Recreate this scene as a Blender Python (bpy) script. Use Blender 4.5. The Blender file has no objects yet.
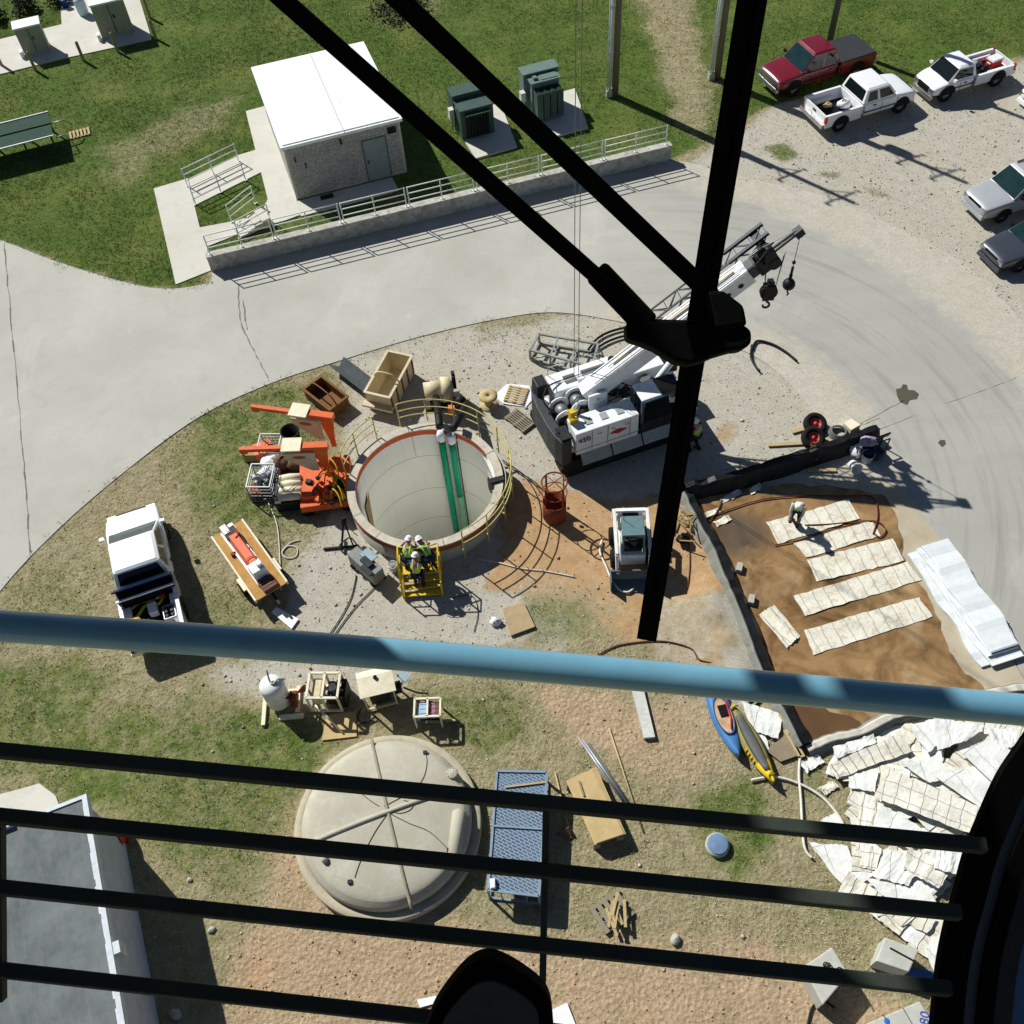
import bpy, math, random
import numpy as np
from mathutils import Vector, Matrix, Euler
rnd = random.Random(11)
C = bpy.context.scene.collection
SC = bpy.context.scene
# ---------------------------------------------------------------- camera model (metres; camera in the crane cab 29 m up)
F = 1000.0; CH = 29.0
_d = np.array([58., 708., F]); _d /= np.linalg.norm(_d)
_Y = np.array([0, 0, 1.]) - _d[2]*_d; _Y /= np.linalg.norm(_Y)
_X = np.cross(_Y, -_d)
RM = np.array([_X, _Y, -_d])
def g(px, py, z=0.0):
    v = RM @ np.array([px-512., py-512., F]); t = (CH-z)/-v[2]
    return Vector((v[0]*t, v[1]*t, z))
def near(px, py, dist):
    v = RM @ (np.array([px-512., py-512., F])/F*dist)
    return Vector((v[0], v[1], v[2]+CH))
def camdir(x, y, z):
    v = RM @ np.array([x, y, z], float); return Vector(v)
def ang(a, b): return math.atan2(b.y-a.y, b.x-a.x)
def flat(v, z=0.0): return Vector((v.x, v.y, z))
# ---------------------------------------------------------------- mesh builder
class MB:
    def __init__(s): s.v = []; s.f = []; s.sm = []; s.mi = []; s.m = 0
    def add(s, vs, fs, smooth=False):
        o = len(s.v); s.v += [tuple(p) for p in vs]
        for f in fs: s.f.append([o+i for i in f]); s.sm.append(smooth); s.mi.append(s.m)
        return s
    def box(s, x0, x1, y0, y1, z0, z1, tx=0, ty=0):
        v = [(x0,y0,z0),(x1,y0,z0),(x1,y1,z0),(x0,y1,z0),(x0+tx,y0+ty,z1),(x1-tx,y0+ty,z1),(x1-tx,y1-ty,z1),(x0+tx,y1-ty,z1)]
        return s.add(v, [(3,2,1,0),(4,5,6,7),(0,1,5,4),(1,2,6,5),(2,3,7,6),(3,0,4,7)])
    def obox(s, c, size, rot=(0,0,0)):
        m = Euler(rot).to_matrix(); c = Vector(c); h = [k/2 for k in size]
        v = [c + m@Vector((a*h[0], b*h[1], d*h[2])) for d in (-1,1) for a,b in ((-1,-1),(1,-1),(1,1),(-1,1))]
        return s.add(v, [(3,2,1,0),(4,5,6,7),(0,1,5,4),(1,2,6,5),(2,3,7,6),(3,0,4,7)])
    def bar(s, p, q, w, h=None, up=(0,0,1)):
        p, q, up = Vector(p), Vector(q), Vector(up); h = h or w
        d = (q-p).normalized(); a = d.cross(up)
        if a.length < 1e-4: a = d.cross(Vector((0,1,0)))
        a.normalize(); b = a.cross(d)
        v = [o + a*(i*w/2) + b*(j*h/2) for o in (p,q) for i,j in ((-1,-1),(1,-1),(1,1),(-1,1))]
        return s.add(v, [(3,2,1,0),(4,5,6,7),(0,1,5,4),(1,2,6,5),(2,3,7,6),(3,0,4,7)])
    def tube(s, pts, r, n=8, closed=False, cap=True):
        pts = [Vector(p) for p in pts]; N = len(pts)
        rs = r if isinstance(r, (list, tuple)) else [r]*N
        vs = []; prev = None
        for i, p in enumerate(pts):
            if closed: d = pts[(i+1)%N]-pts[i-1]
            else: d = pts[min(i+1,N-1)]-pts[max(i-1,0)]
            d.normalize()
            if prev is None:
                a = d.cross(Vector((0,0,1)))
                if a.length < 1e-3: a = d.cross(Vector((0,1,0)))
            else:
                a = prev - d*prev.dot(d)
                if a.length < 1e-4: a = d.cross(Vector((0,0,1)))
            a.normalize(); prev = a; b = d.cross(a)
            for k in range(n):
                t = 2*math.pi*k/n; vs.append(p + (a*math.cos(t)+b*math.sin(t))*rs[i])
        fs = []
        for i in range(N if closed else N-1):
            j = (i+1) % N
            for k in range(n): fs.append((i*n+k, i*n+(k+1)%n, j*n+(k+1)%n, j*n+k))
        s.add(vs, fs, True)
        if cap and not closed:
            o = len(s.v)-len(vs)
            s.f.append([o+k for k in range(n)][::-1]); s.f.append([o+(N-1)*n+k for k in range(n)])
            s.sm += [False]*2; s.mi += [s.m]*2
        return s
    def cyl(s, p, q, r0, r1=None, n=18): return s.tube([p, q], [r0, r0 if r1 is None else r1], n)
    def lathe(s, prof, c=(0,0,0), n=32, a0=0.0, a1=None, smooth=True):
        full = a1 is None; a1 = a0+2*math.pi if full else a1
        m = n if full else n+1; vs = []
        for r, z in prof:
            for k in range(m):
                t = a0+(a1-a0)*k/n; vs.append((c[0]+r*math.cos(t), c[1]+r*math.sin(t), c[2]+z))
        fs = []
        for i in range(len(prof)-1):
            for k in range(n):
                k2 = (k+1) % m
                fs.append((i*m+k, i*m+k2, (i+1)*m+k2, (i+1)*m+k))
        return s.add(vs, fs, smooth)
    def prism(s, poly, z0, z1):
        n = len(poly); v = [(p[0],p[1],z0) for p in poly]+[(p[0],p[1],z1) for p in poly]
        A = sum(poly[i][0]*poly[(i+1)%n][1]-poly[(i+1)%n][0]*poly[i][1] for i in range(n))
        f = [list(range(n))[::-1], list(range(n, 2*n))]+[[i,(i+1)%n,n+(i+1)%n,n+i] for i in range(n)]
        if A < 0: f = [k[::-1] for k in f]
        return s.add(v, f)
    def ball(s, c, r, n=12, sc=(1,1,1)):
        prof = [(math.cos(t)*r, math.sin(t)*r) for t in [(-.5+i/ (n//2))*math.pi for i in range(n//2+1)]]
        o = len(s.v); s.lathe([(max(a,1e-4), b) for a, b in prof], (0,0,0), n)
        for i in range(o, len(s.v)): s.v[i] = tuple(s.v[i][k]*sc[k]+c[k] for k in range(3))
        return s
    def loft(s, secs, smooth=True, cap=True):
        n = len(secs[0]); vs = [p for q in secs for p in q]; fs = []
        for i in range(len(secs)-1):
            for k in range(n): fs.append((i*n+k, i*n+(k+1)%n, (i+1)*n+(k+1)%n, (i+1)*n+k))
        s.add(vs, fs, smooth)
        if cap:
            o = len(s.v)-len(vs)
            s.f.append([o+k for k in range(n)][::-1]); s.f.append([o+(len(secs)-1)*n+k for k in range(n)]); s.sm += [False]*2; s.mi += [s.m]*2
        return s
    def xf(s, m, start=0):
        for i in range(start, len(s.v)): s.v[i] = tuple(m @ Vector(s.v[i]))
        return s
    def build(s, name, mats, parent=None, loc=None, rotz=0, bevel=0):
        me = bpy.data.meshes.new(name); me.from_pydata(s.v, [], s.f); me.validate(); me.update()
        mats = mats if isinstance(mats, (list, tuple)) else [mats]
        for m in mats: me.materials.append(m)
        if len(me.polygons) == len(s.f):
            me.polygons.foreach_set('use_smooth', s.sm); me.polygons.foreach_set('material_index', s.mi)
        o = bpy.data.objects.new(name, me); C.objects.link(o)
        if parent is not None: o.parent = parent
        if loc is not None: o.location = loc
        o.rotation_euler.z = rotz
        if bevel:
            b = o.modifiers.new('bevel', 'BEVEL'); b.width = bevel; b.segments = 2; b.limit_method = 'ANGLE'
        return o
def tag(o, label, cat, group=None):
    o['label'] = label; o['category'] = cat
    if group: o['group'] = group
    return o
STL = {'pavement': 'pale concrete pavement slab', 'road': 'broad pale concrete road curving round the site', 'road_joint': 'thin dark joint or crack in the concrete road', 'road_stain': 'dark oil stain on the concrete road', 'water': 'shallow muddy brown water in the lined basin', 'ground': 'mixed lawn, dry grass, gravel and bare soil ground'}
def struct(o):
    o['kind'] = 'structure'; k = o.name.split('.')[0]
    if k in STL: o['label'] = STL[k]; o['category'] = k.split('_')[-1]
    return o
def thing(name, label, cat, loc=(0,0,0), rotz=0, group=None):
    o = bpy.data.objects.new(name, None); C.objects.link(o); o.location = loc; o.rotation_euler = (0,0,rotz); o.empty_display_size = .2
    return tag(o, label, cat, group)
def dup(root, loc=None, rotz=None, label=None, group=None):
    def cp(o, par):
        c = o.copy(); C.objects.link(c)
        if par: c.parent = par
        for ch in o.children: cp(ch, c)
        return c
    r = cp(root, None)
    if loc is not None: r.location = loc
    if rotz is not None: r.rotation_euler.z = rotz
    if label: r['label'] = label
    if group: r['group'] = group
    return r
# ---------------------------------------------------------------- materials
def lin(c):
    return tuple((x/12.92 if x <= .04045 else ((x+.055)/1.055)**2.4) for x in (k/255 for k in c))
class NT:
    def __init__(s, name):
        s.m = bpy.data.materials.new(name); s.m.use_nodes = True; s.t = s.m.node_tree; s.n = s.t.nodes; s.l = s.t.links
        s.b = s.n['Principled BSDF']
    def new(s, t, **k):
        n = s.n.new(t)
        for a, b in k.items(): setattr(n, a, b)
        return n
    def link(s, a, b): s.l.new(a, b)
    def coord(s, kind='Object'): return s.new('ShaderNodeTexCoord').outputs[kind]
    def pos(s): return s.new('ShaderNodeNewGeometry').outputs['Position']
    def noise(s, vec, scale, detail=4, rough=.6, dist=0):
        n = s.new('ShaderNodeTexNoise'); n.inputs['Scale'].default_value = scale; n.inputs['Detail'].default_value = detail
        n.inputs['Roughness'].default_value = rough; n.inputs['Distortion'].default_value = dist
        s.link(vec, n.inputs['Vector']); return n.outputs['Fac']
    def vor(s, vec, scale, feature='F1', out='Distance'):
        n = s.new('ShaderNodeTexVoronoi', feature=feature); n.inputs['Scale'].default_value = scale
        s.link(vec, n.inputs['Vector']); return n.outputs[out]
    def ramp(s, fac, a, b, ca=(0,0,0,1), cb=(1,1,1,1)):
        r = s.new('ShaderNodeValToRGB'); e = r.color_ramp.elements
        e[0].position = a; e[1].position = b; e[0].color = ca; e[1].color = cb
        s.link(fac, r.inputs['Fac']); return r.outputs['Color']
    def mix(s, fac, a, b, mode='MIX'):
        n = s.new('ShaderNodeMix', data_type='RGBA', blend_type=mode)
        for sock, v in ((n.inputs[0], fac), (n.inputs[6], a), (n.inputs[7], b)):
            if isinstance(v, (int, float)): sock.default_value = v
            elif isinstance(v, tuple): sock.default_value = v if len(v) == 4 else v+(1,)
            else: s.link(v, sock)
        return n.outputs[2]
    def math(s, op, a, b=None):
        n = s.new('ShaderNodeMath', operation=op)
        for i, v in enumerate((a, b)):
            if v is None: continue
            if isinstance(v, (int, float)): n.inputs[i].default_value = v
            else: s.link(v, n.inputs[i])
        return n.outputs[0]
    def bump(s, h, strength=.5, dist=.02, normal=None):
        n = s.new('ShaderNodeBump'); n.inputs['Strength'].default_value = strength; n.inputs['Distance'].default_value = dist
        s.link(h, n.inputs['Height'])
        if normal is not None: s.link(normal, n.inputs['Normal'])
        return n.outputs['Normal']
    def col(s, v):
        if isinstance(v, tuple): s.b.inputs['Base Color'].default_value = v if len(v) == 4 else v+(1,)
        else: s.link(v, s.b.inputs['Base Color'])
    def attr(s, name, out='Color'):
        n = s.new('ShaderNodeAttribute', attribute_name=name); return n.outputs[out]
    def sep(s, c):
        n = s.new('ShaderNodeSeparateColor'); s.link(c, n.inputs[0]); return n.outputs
_mc = {}
def mt(name, rgb, rough=.6, metal=0.0, var=.12, scale=3.0, grime=.0, gcol=(90,80,65), bump=.15, bscale=40, coat=0.0):
    """general painted / weathered material: tone variation, blotchy dirt, fine bump"""
    if name in _mc: return _mc[name]
    t = NT(name); c = lin(rgb); v = t.coord()
    n1 = t.noise(v, scale, 5, .65)
    a = tuple(x*(1-var) for x in c); b = tuple(min(1, x*(1+var)) for x in c)
    cc = t.mix(t.ramp(n1, .3, .7), a, b)
    if grime:
        n2 = t.noise(v, scale*2.3, 6, .75, .6)
        cc = t.mix(t.math('MULTIPLY', t.ramp(n2, .48, .72), grime), cc, lin(gcol))
    t.col(cc); t.b.inputs['Roughness'].default_value = rough; t.b.inputs['Metallic'].default_value = metal
    t.b.inputs['Specular IOR Level'].default_value = .5 if (coat or rough < .2) else .22
    if coat: t.b.inputs['Coat Weight'].default_value = coat; t.b.inputs['Coat Roughness'].default_value = .08
    if bump: t.link(t.bump(t.noise(v, bscale, 3), bump, .01), t.b.inputs['Normal'])
    _mc[name] = t.m; return t.m
WHITE = mt('white_paint', (232,234,232), .4, grime=.25, gcol=(150,145,130))
CARW = mt('white_car_paint', (236,238,240), .25, var=.03, coat=.6, bump=0, grime=.06, gcol=(150,140,125))
CARR = mt('red_car_paint', (112,18,32), .25, var=.08, coat=.8, bump=0)
CARS = mt('silver_car_paint', (168,171,176), .35, metal=.1, var=.04, coat=.6, bump=0)
CARG = mt('grey_car_paint', (58,64,74), .35, metal=.1, var=.05, coat=.7, bump=0)
TYRE = mt('tyre_rubber', (24,24,25), .85)
CHROME = mt('bright_metal', (190,190,192), .3, metal=.9, bump=0)
BLACK = mt('black_plastic', (16,16,17), .6)
DKST = mt('dark_steel', (38,42,46), .55, metal=.3, grime=.4, gcol=(90,85,78))
GALV = mt('galvanised_steel', (165,170,170), .45, metal=.4, grime=.3, gcol=(110,110,105))
RAILW = mt('pale_grey_railing', (222,226,220), .5, metal=0, grime=.2, gcol=(110,112,105))
YEL = mt('yellow_safety_paint', (212,180,42), .5, grime=.25, gcol=(120,100,50))
ORG = mt('orange_paint', (214,98,46), .45, grime=.3, gcol=(140,80,55))
CREAM = mt('cream_paint', (226,218,190), .5, grime=.25, gcol=(150,135,105))
BEIGE = mt('beige_paint', (206,192,158), .55, grime=.35, gcol=(130,110,80))
GREEN = mt('transformer_green', (66,86,78), .5, grime=.2, gcol=(110,115,105))
DGREEN = mt('dark_green_paint', (30,62,48), .8, var=.2, grime=.25, gcol=(70,85,75))
RUST = mt('rusty_red_steel', (128,62,42), .75, grime=.5, gcol=(90,50,35), scale=6)
BRUST = mt('brown_rusted_steel', (118,84,48), .8, grime=.6, gcol=(80,50,28), scale=4)
WOOD = mt('weathered_wood', (182,162,120), .8, grime=.4, gcol=(110,95,70), scale=8)
GWOOD = mt('grey_old_wood', (140,132,112), .85, grime=.4, gcol=(80,75,62), scale=8)
PLY = mt('plywood', (190,166,120), .75, grime=.35, gcol=(165,125,70), scale=2.5)
OSB = mt('worn_brown_plywood', (180,138,76), .75, grime=.6, gcol=(130,92,45), scale=2.0)
GLASS = mt('dark_glass', (14,22,24), .04, var=.1, bump=0)
TGLASS = mt('teal_tinted_glass', (22,46,48), .06, var=.3, bump=0)
HOSE = mt('black_hose', (22,22,23), .6)
WHOSE = mt('white_hose', (215,212,200), .6, grime=.3)
RHOSE = mt('red_brown_hose', (92,38,26), .6)
REDM = mt('red_enamel', (190,44,40), .45)
ORANGEP = mt('faded_orange_plastic', (226,112,76), .5, grime=.2, gcol=(180,120,90))
LIME = mt('lime_hi_vis', (178,224,60), .75, var=.08, bump=.3)
SILVT = mt('reflective_tape', (210,214,210), .4)
HAT = mt('white_hard_hat', (238,240,240), .35, var=.02, bump=0)
SKIN = mt('skin', (170,120,95), .6, var=.06)
NAVY = mt('navy_cloth', (34,42,62), .85)
DENIM = mt('blue_denim', (52,66,92), .85)
BOOT = mt('brown_boot_leather', (60,44,32), .7)
BLUEP = mt('blue_plastic', (66,118,170), .35, grime=.15, gcol=(90,120,150))
YELP = mt('yellow_plastic', (222,190,40), .4, grime=.2)
GREYP = mt('grey_plastic', (96,98,96), .55, grime=.2)
CONC = mt('old_concrete', (174,173,160), .85, grime=.45, gcol=(120,115,102), scale=1.5, bump=.4)
BLUEC = mt('blue_cover_paint', (104,128,158), .5, grime=.5, gcol=(120,150,185), scale=3)
BAG = mt('white_plastic_bag', (225,226,228), .4, var=.08, bump=.8, bscale=9)
CARD = mt('cardboard', (170,140,100), .85, grime=.2)
BROWNS = mt('brown_sack', (112,86,70), .85, grime=.3)
TEALP = mt('green_pipe_plastic', (16,158,118), .35, var=.12, grime=.25, gcol=(60,150,120), bump=0)
# ---------------------------------------------------------------- world, sun, camera
SUN_AZ = math.radians(134); SUN_EL = math.radians(42)
w = bpy.data.worlds.new('World'); SC.world = w; w.use_nodes = True
wn = w.node_tree.nodes; sky = wn.new('ShaderNodeTexSky'); sky.sky_type = 'NISHITA'; sky.sun_disc = False
sky.air_density = .7; sky.dust_density = .2; sky.sun_elevation = SUN_EL; sky.sun_rotation = math.pi/2-SUN_AZ
w.node_tree.links.new(sky.outputs[0], wn['Background'].inputs[0]); wn['Background'].inputs[1].default_value = .05
sd = bpy.data.lights.new('sun', 'SUN'); sd.energy = 5.0; sd.angle = math.radians(.5); sd.color = (1, .985, .93)
so = bpy.data.objects.new('sun', sd); C.objects.link(so)
SUNV = Vector((math.cos(SUN_AZ)*math.cos(SUN_EL), math.sin(SUN_AZ)*math.cos(SUN_EL), math.sin(SUN_EL)))
so.rotation_euler = SUNV.to_track_quat('Z', 'Y').to_euler(); so.location = SUNV*60
cd = bpy.data.cameras.new('camera'); cam = bpy.data.objects.new('camera', cd); C.objects.link(cam)
cd.sensor_width = 36; cd.lens = F/1024*36; cd.clip_end = 3000; cd.clip_start = .05
right = camdir(1,0,0); up = camdir(0,-1,0); back = camdir(0,0,-1)
m = Matrix((right, up, back)).transposed().to_4x4(); m.translation = (0,0,CH); cam.matrix_world = m
SC.camera = cam
SC.view_settings.view_transform = 'Standard'; SC.view_settings.look = 'None'; SC.view_settings.gamma = 1; SC.view_settings.exposure = .18
# ---------------------------------------------------------------- ground zones
WELL = g(425, 483, 1.0); WELL.z = 0
def vnoise(x, y, sc, seed=0):
    r = np.random.RandomState(seed); T = r.rand(64, 64)
    X = x*sc+500.3; Y = y*sc+500.7; i = np.floor(X).astype(int); j = np.floor(Y).astype(int); fx = X-i; fy = Y-j
    fx = fx*fx*(3-2*fx); fy = fy*fy*(3-2*fy); a = lambda p, q: T[p % 64, q % 64]
    return (a(i,j)*(1-fx)+a(i+1,j)*fx)*(1-fy)+(a(i,j+1)*(1-fx)+a(i+1,j+1)*fx)*fy
def fbm(x, y, sc, seed=0, o=4):
    t = 0; amp = .5
    for k in range(o): t = t+amp*vnoise(x, y, sc*2**k, seed+k); amp *= .5
    return t/(1-.5**o)
def sdist(x, y, poly):
    P = np.array([(p[0], p[1]) for p in poly]); d = np.full(x.shape, 1e9); ins = np.zeros(x.shape, bool)
    n = len(P)
    for k in range(n):
        a = P[k]; b = P[(k+1) % n]; e = b-a; wx = x-a[0]; wy = y-a[1]
        t = np.clip((wx*e[0]+wy*e[1])/max(e@e, 1e-9), 0, 1)
        d = np.minimum(d, np.hypot(wx-e[0]*t, wy-e[1]*t))
        c = ((a[1] <= y) != (b[1] <= y))
        with np.errstate(divide='ignore', invalid='ignore'):
            xi = a[0]+(y-a[1])*e[0]/(e[1] if e[1] else 1e-9)
        ins ^= c & (x < xi)
    return np.where(ins, d, -d)
def poly(pts): return [g(*p) for p in pts]
ZG, ZV, ZB, ZR, ZD = 0, 1, 2, 3, 4      # green, gravel, brown, red, dry
LAWN = [(-700,-60),(0,240),(60,262),(150,290),(205,284),(210,268),(670,160),(700,150),(765,108),(800,100),(905,90),(930,82),(1010,60),(1300,-20),(1300,-60)]
ZONES = [ # (zone, pixel polygon, edge softness m, strength)
 (ZG, LAWN, .35, 1.0),
 (ZD, [(90,150),(160,110),(250,90),(240,120),(180,160),(120,190),(100,180)], 1.2, .5),
 (ZD, [(620,-20),(700,-20),(700,40),(720,100),(700,150),(672,120),(655,60)], .8, .75),
 (ZD, [(380,-30),(470,-30),(440,40),(380,30)], 1., .4),
 (ZV, [(690,160),(765,112),(800,100),(905,88),(930,80),(1010,62),(1400,0),(1400,700),(1060,700),(930,520),(870,420),(700,230)], .4, 1.0),
 (ZV, [(330,366),(420,337),(500,320),(620,310),(770,325),(850,390),(900,470),(880,500),(690,480),(610,520),(600,620),(560,650),(430,640),(300,650),(283,620),(290,560),(330,510),(345,470),(340,430),(352,400)], .45, 1.0),
 (ZV, [(205,665),(260,650),(330,650),(420,655),(400,690),(300,720),(255,710),(215,695)], .5, .8),
 (ZV, [(680,640),(740,620),(770,680),(740,720),(690,740),(670,700)], .5, .8),
 (ZV, [(698,585),(738,556),(778,660),(750,690),(705,650)], .3, .9),
 (ZB, [(505,480),(560,478),(600,500),(700,495),(735,590),(700,600),(745,640),(700,690),(640,640),(600,625),(520,600),(480,590),(500,560)], .4, 1.0),
 (ZB, [(712,440),(722,424),(738,424),(736,440),(720,447)], .2, .6),
 (ZV, [(520,565),(600,580),(640,620),(560,625),(500,605)], .5, .4),
 (ZV, [(650,590),(700,600),(735,640),(700,680),(650,660)], .4, .5),
 (ZG, [(762,147),(785,142),(803,156),(780,162)], .25, .6),
 (ZG, [(815,170),(840,172),(846,180),(820,178)], .15, .5),
 (ZG, [(852,182),(880,190),(900,200),(870,196)], .15, .45),
 (ZG, [(470,325),(540,312),(560,320),(480,345)], .3, .35),
 (ZG, [(350,385),(380,370),(400,360),(400,372),(370,392)], .3, .4),
 (ZR, [(530,690),(600,690),(650,720),(640,760),(560,740)], .5, .9),
 (ZR, [(560,700),(720,690),(740,760),(690,800),(600,760)], .6, .6),
 (ZR, [(240,930),(300,900),(380,925),(470,915),(560,940),(760,930),(900,1020),(900,1100),(150,1100),(220,1000)], .7, .9),
 (ZR, [(280,800),(300,790),(305,860),(330,910),(270,925),(262,860)], .3, .9),
 (ZR, [(60,480),(150,470),(220,520),(190,570),(120,580)], 1., .35),
 (ZG, [(175,400),(250,385),(330,372),(330,470),(305,530),(260,560),(215,540),(175,480)], 1.0, .66),
 (ZG, [(190,560),(270,600),(270,650),(190,650)], .6, .5),
 (ZG, [(0,600),(70,540),(100,600),(100,640),(0,640)], .8, .45),
 (ZG, [(110,680),(260,700),(310,760),(300,830),(240,920),(120,830),(60,790)], 1.0, .62),
 (ZG, [(-300,640),(110,660),(110,800),(-300,800)], 1.0, .65),
 (ZG, [(235,705),(330,715),(345,745),(300,790),(240,770)], .5, .68),
 (ZG, [(420,690),(520,680),(540,730),(490,780),(450,740)], .5, .6),
 (ZG, [(690,790),(760,770),(770,840),(740,880),(700,850)], .4, .8),
 (ZG, [(800,760),(830,770),(830,800),(800,790)], .3, .5),
 (ZG, [(800,870),(860,900),(850,930),(800,910)], .4, .5),
 (ZG, [(520,600),(590,590),(600,640),(520,650)], .4, .5),
 (ZG, [(440,860),(560,880),(620,900),(540,930),(470,915)], .5, .35),
]
def weights(x, y):
    nz = (fbm(x, y, .9, 3)-.5)*1.1+(fbm(x, y, 3.5, 9)-.5)*.5
    W = np.zeros(x.shape+(5,)); W[..., ZD] = 1
    for z, pl, soft, st in ZONES:
        d = sdist(x, y, poly(pl))+nz*soft*1.6
        a = np.clip(d/(2*soft)+.5, 0, 1)*st
        W *= (1-a)[..., None]; W[..., z] += a
    return W
ax = np.concatenate([[-900,-400,-150,-80,-55,-42], np.arange(-34, 36.01, .2), [42,55,80,150,400,900]])
ay = np.concatenate([[-900,-300,-80,-20,-6], np.arange(0, 64.01, .2), [70,80,110,200,500,1200]])
X, Y = np.meshgrid(ax, ay); nx, ny = len(ax), len(ay)
Wt = weights(X, Y)
Zh = (fbm(X, Y, .8, 21)-.5)*.05*np.clip(Wt[..., ZB]+Wt[..., ZR]+Wt[..., ZD]*.6, 0, 1)
mound = np.clip(sdist(X, Y, poly([(655,600),(690,585),(700,560),(735,585),(770,690),(735,700),(680,640)]))/.9, 0, 1)
Zh += mound*(.12+.28*fbm(X, Y, 1.6, 30))
rr = np.hypot(X-WELL.x, Y-WELL.y)
idx = np.arange(nx*ny).reshape(ny, nx)
q = np.stack([idx[:-1,:-1], idx[:-1,1:], idx[1:,1:], idx[1:,:-1]], -1)
keep = ~((rr[:-1,:-1] < 2.78) & (rr[:-1,1:] < 2.78) & (rr[1:,1:] < 2.78) & (rr[1:,:-1] < 2.78))
q = q[keep]
Zh = np.where((np.abs(X) > 36) | (Y > 66) | (Y < -1), 0, Zh)
me = bpy.data.meshes.new('ground'); me.from_pydata(np.stack([X, Y, Zh], -1).reshape(-1, 3).tolist(), [], q.tolist()); me.update()
for nm, ch in (('zone_a', (ZG, ZV, ZB)), ('zone_b', (ZR, ZD, ZD))):
    at = me.color_attributes.new(nm, 'FLOAT_COLOR', 'POINT')
    col = np.ones((nx*ny, 4)); col[:, :3] = Wt.reshape(-1, 5)[:, ch]
    at.data.foreach_set('color', col.ravel())
me.polygons.foreach_set('use_smooth', [True]*len(me.polygons))
def gravel_col(t, p, mid, fine, vf, vf2):
    gv = t.mix(t.ramp(mid, .3, .7), lin((172,166,151)), lin((194,189,175)))
    gv = t.mix(t.math('MULTIPLY', t.ramp(t.noise(p, .5, 4, .6), .4, .7), .5), gv, lin((184,171,149)))
    vs_ = t.sep(t.vor(p, 24, 'F1', 'Color'))[0]
    gv = t.mix(t.math('MULTIPLY', t.ramp(vs_, .6, .95), .4), gv, lin((122,116,104)))
    gv = t.mix(t.math('MULTIPLY', t.ramp(fine, .5, .75), .25), gv, lin((134,126,110)))
    gv = t.mix(t.math('MULTIPLY', t.ramp(vf, .52, .66), .6), gv, lin((222,218,208)))
    gv = t.mix(t.math('MULTIPLY', t.ramp(vf2, .54, .66), .65), gv, lin((98,92,82)))
    return gv, vs_
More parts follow.
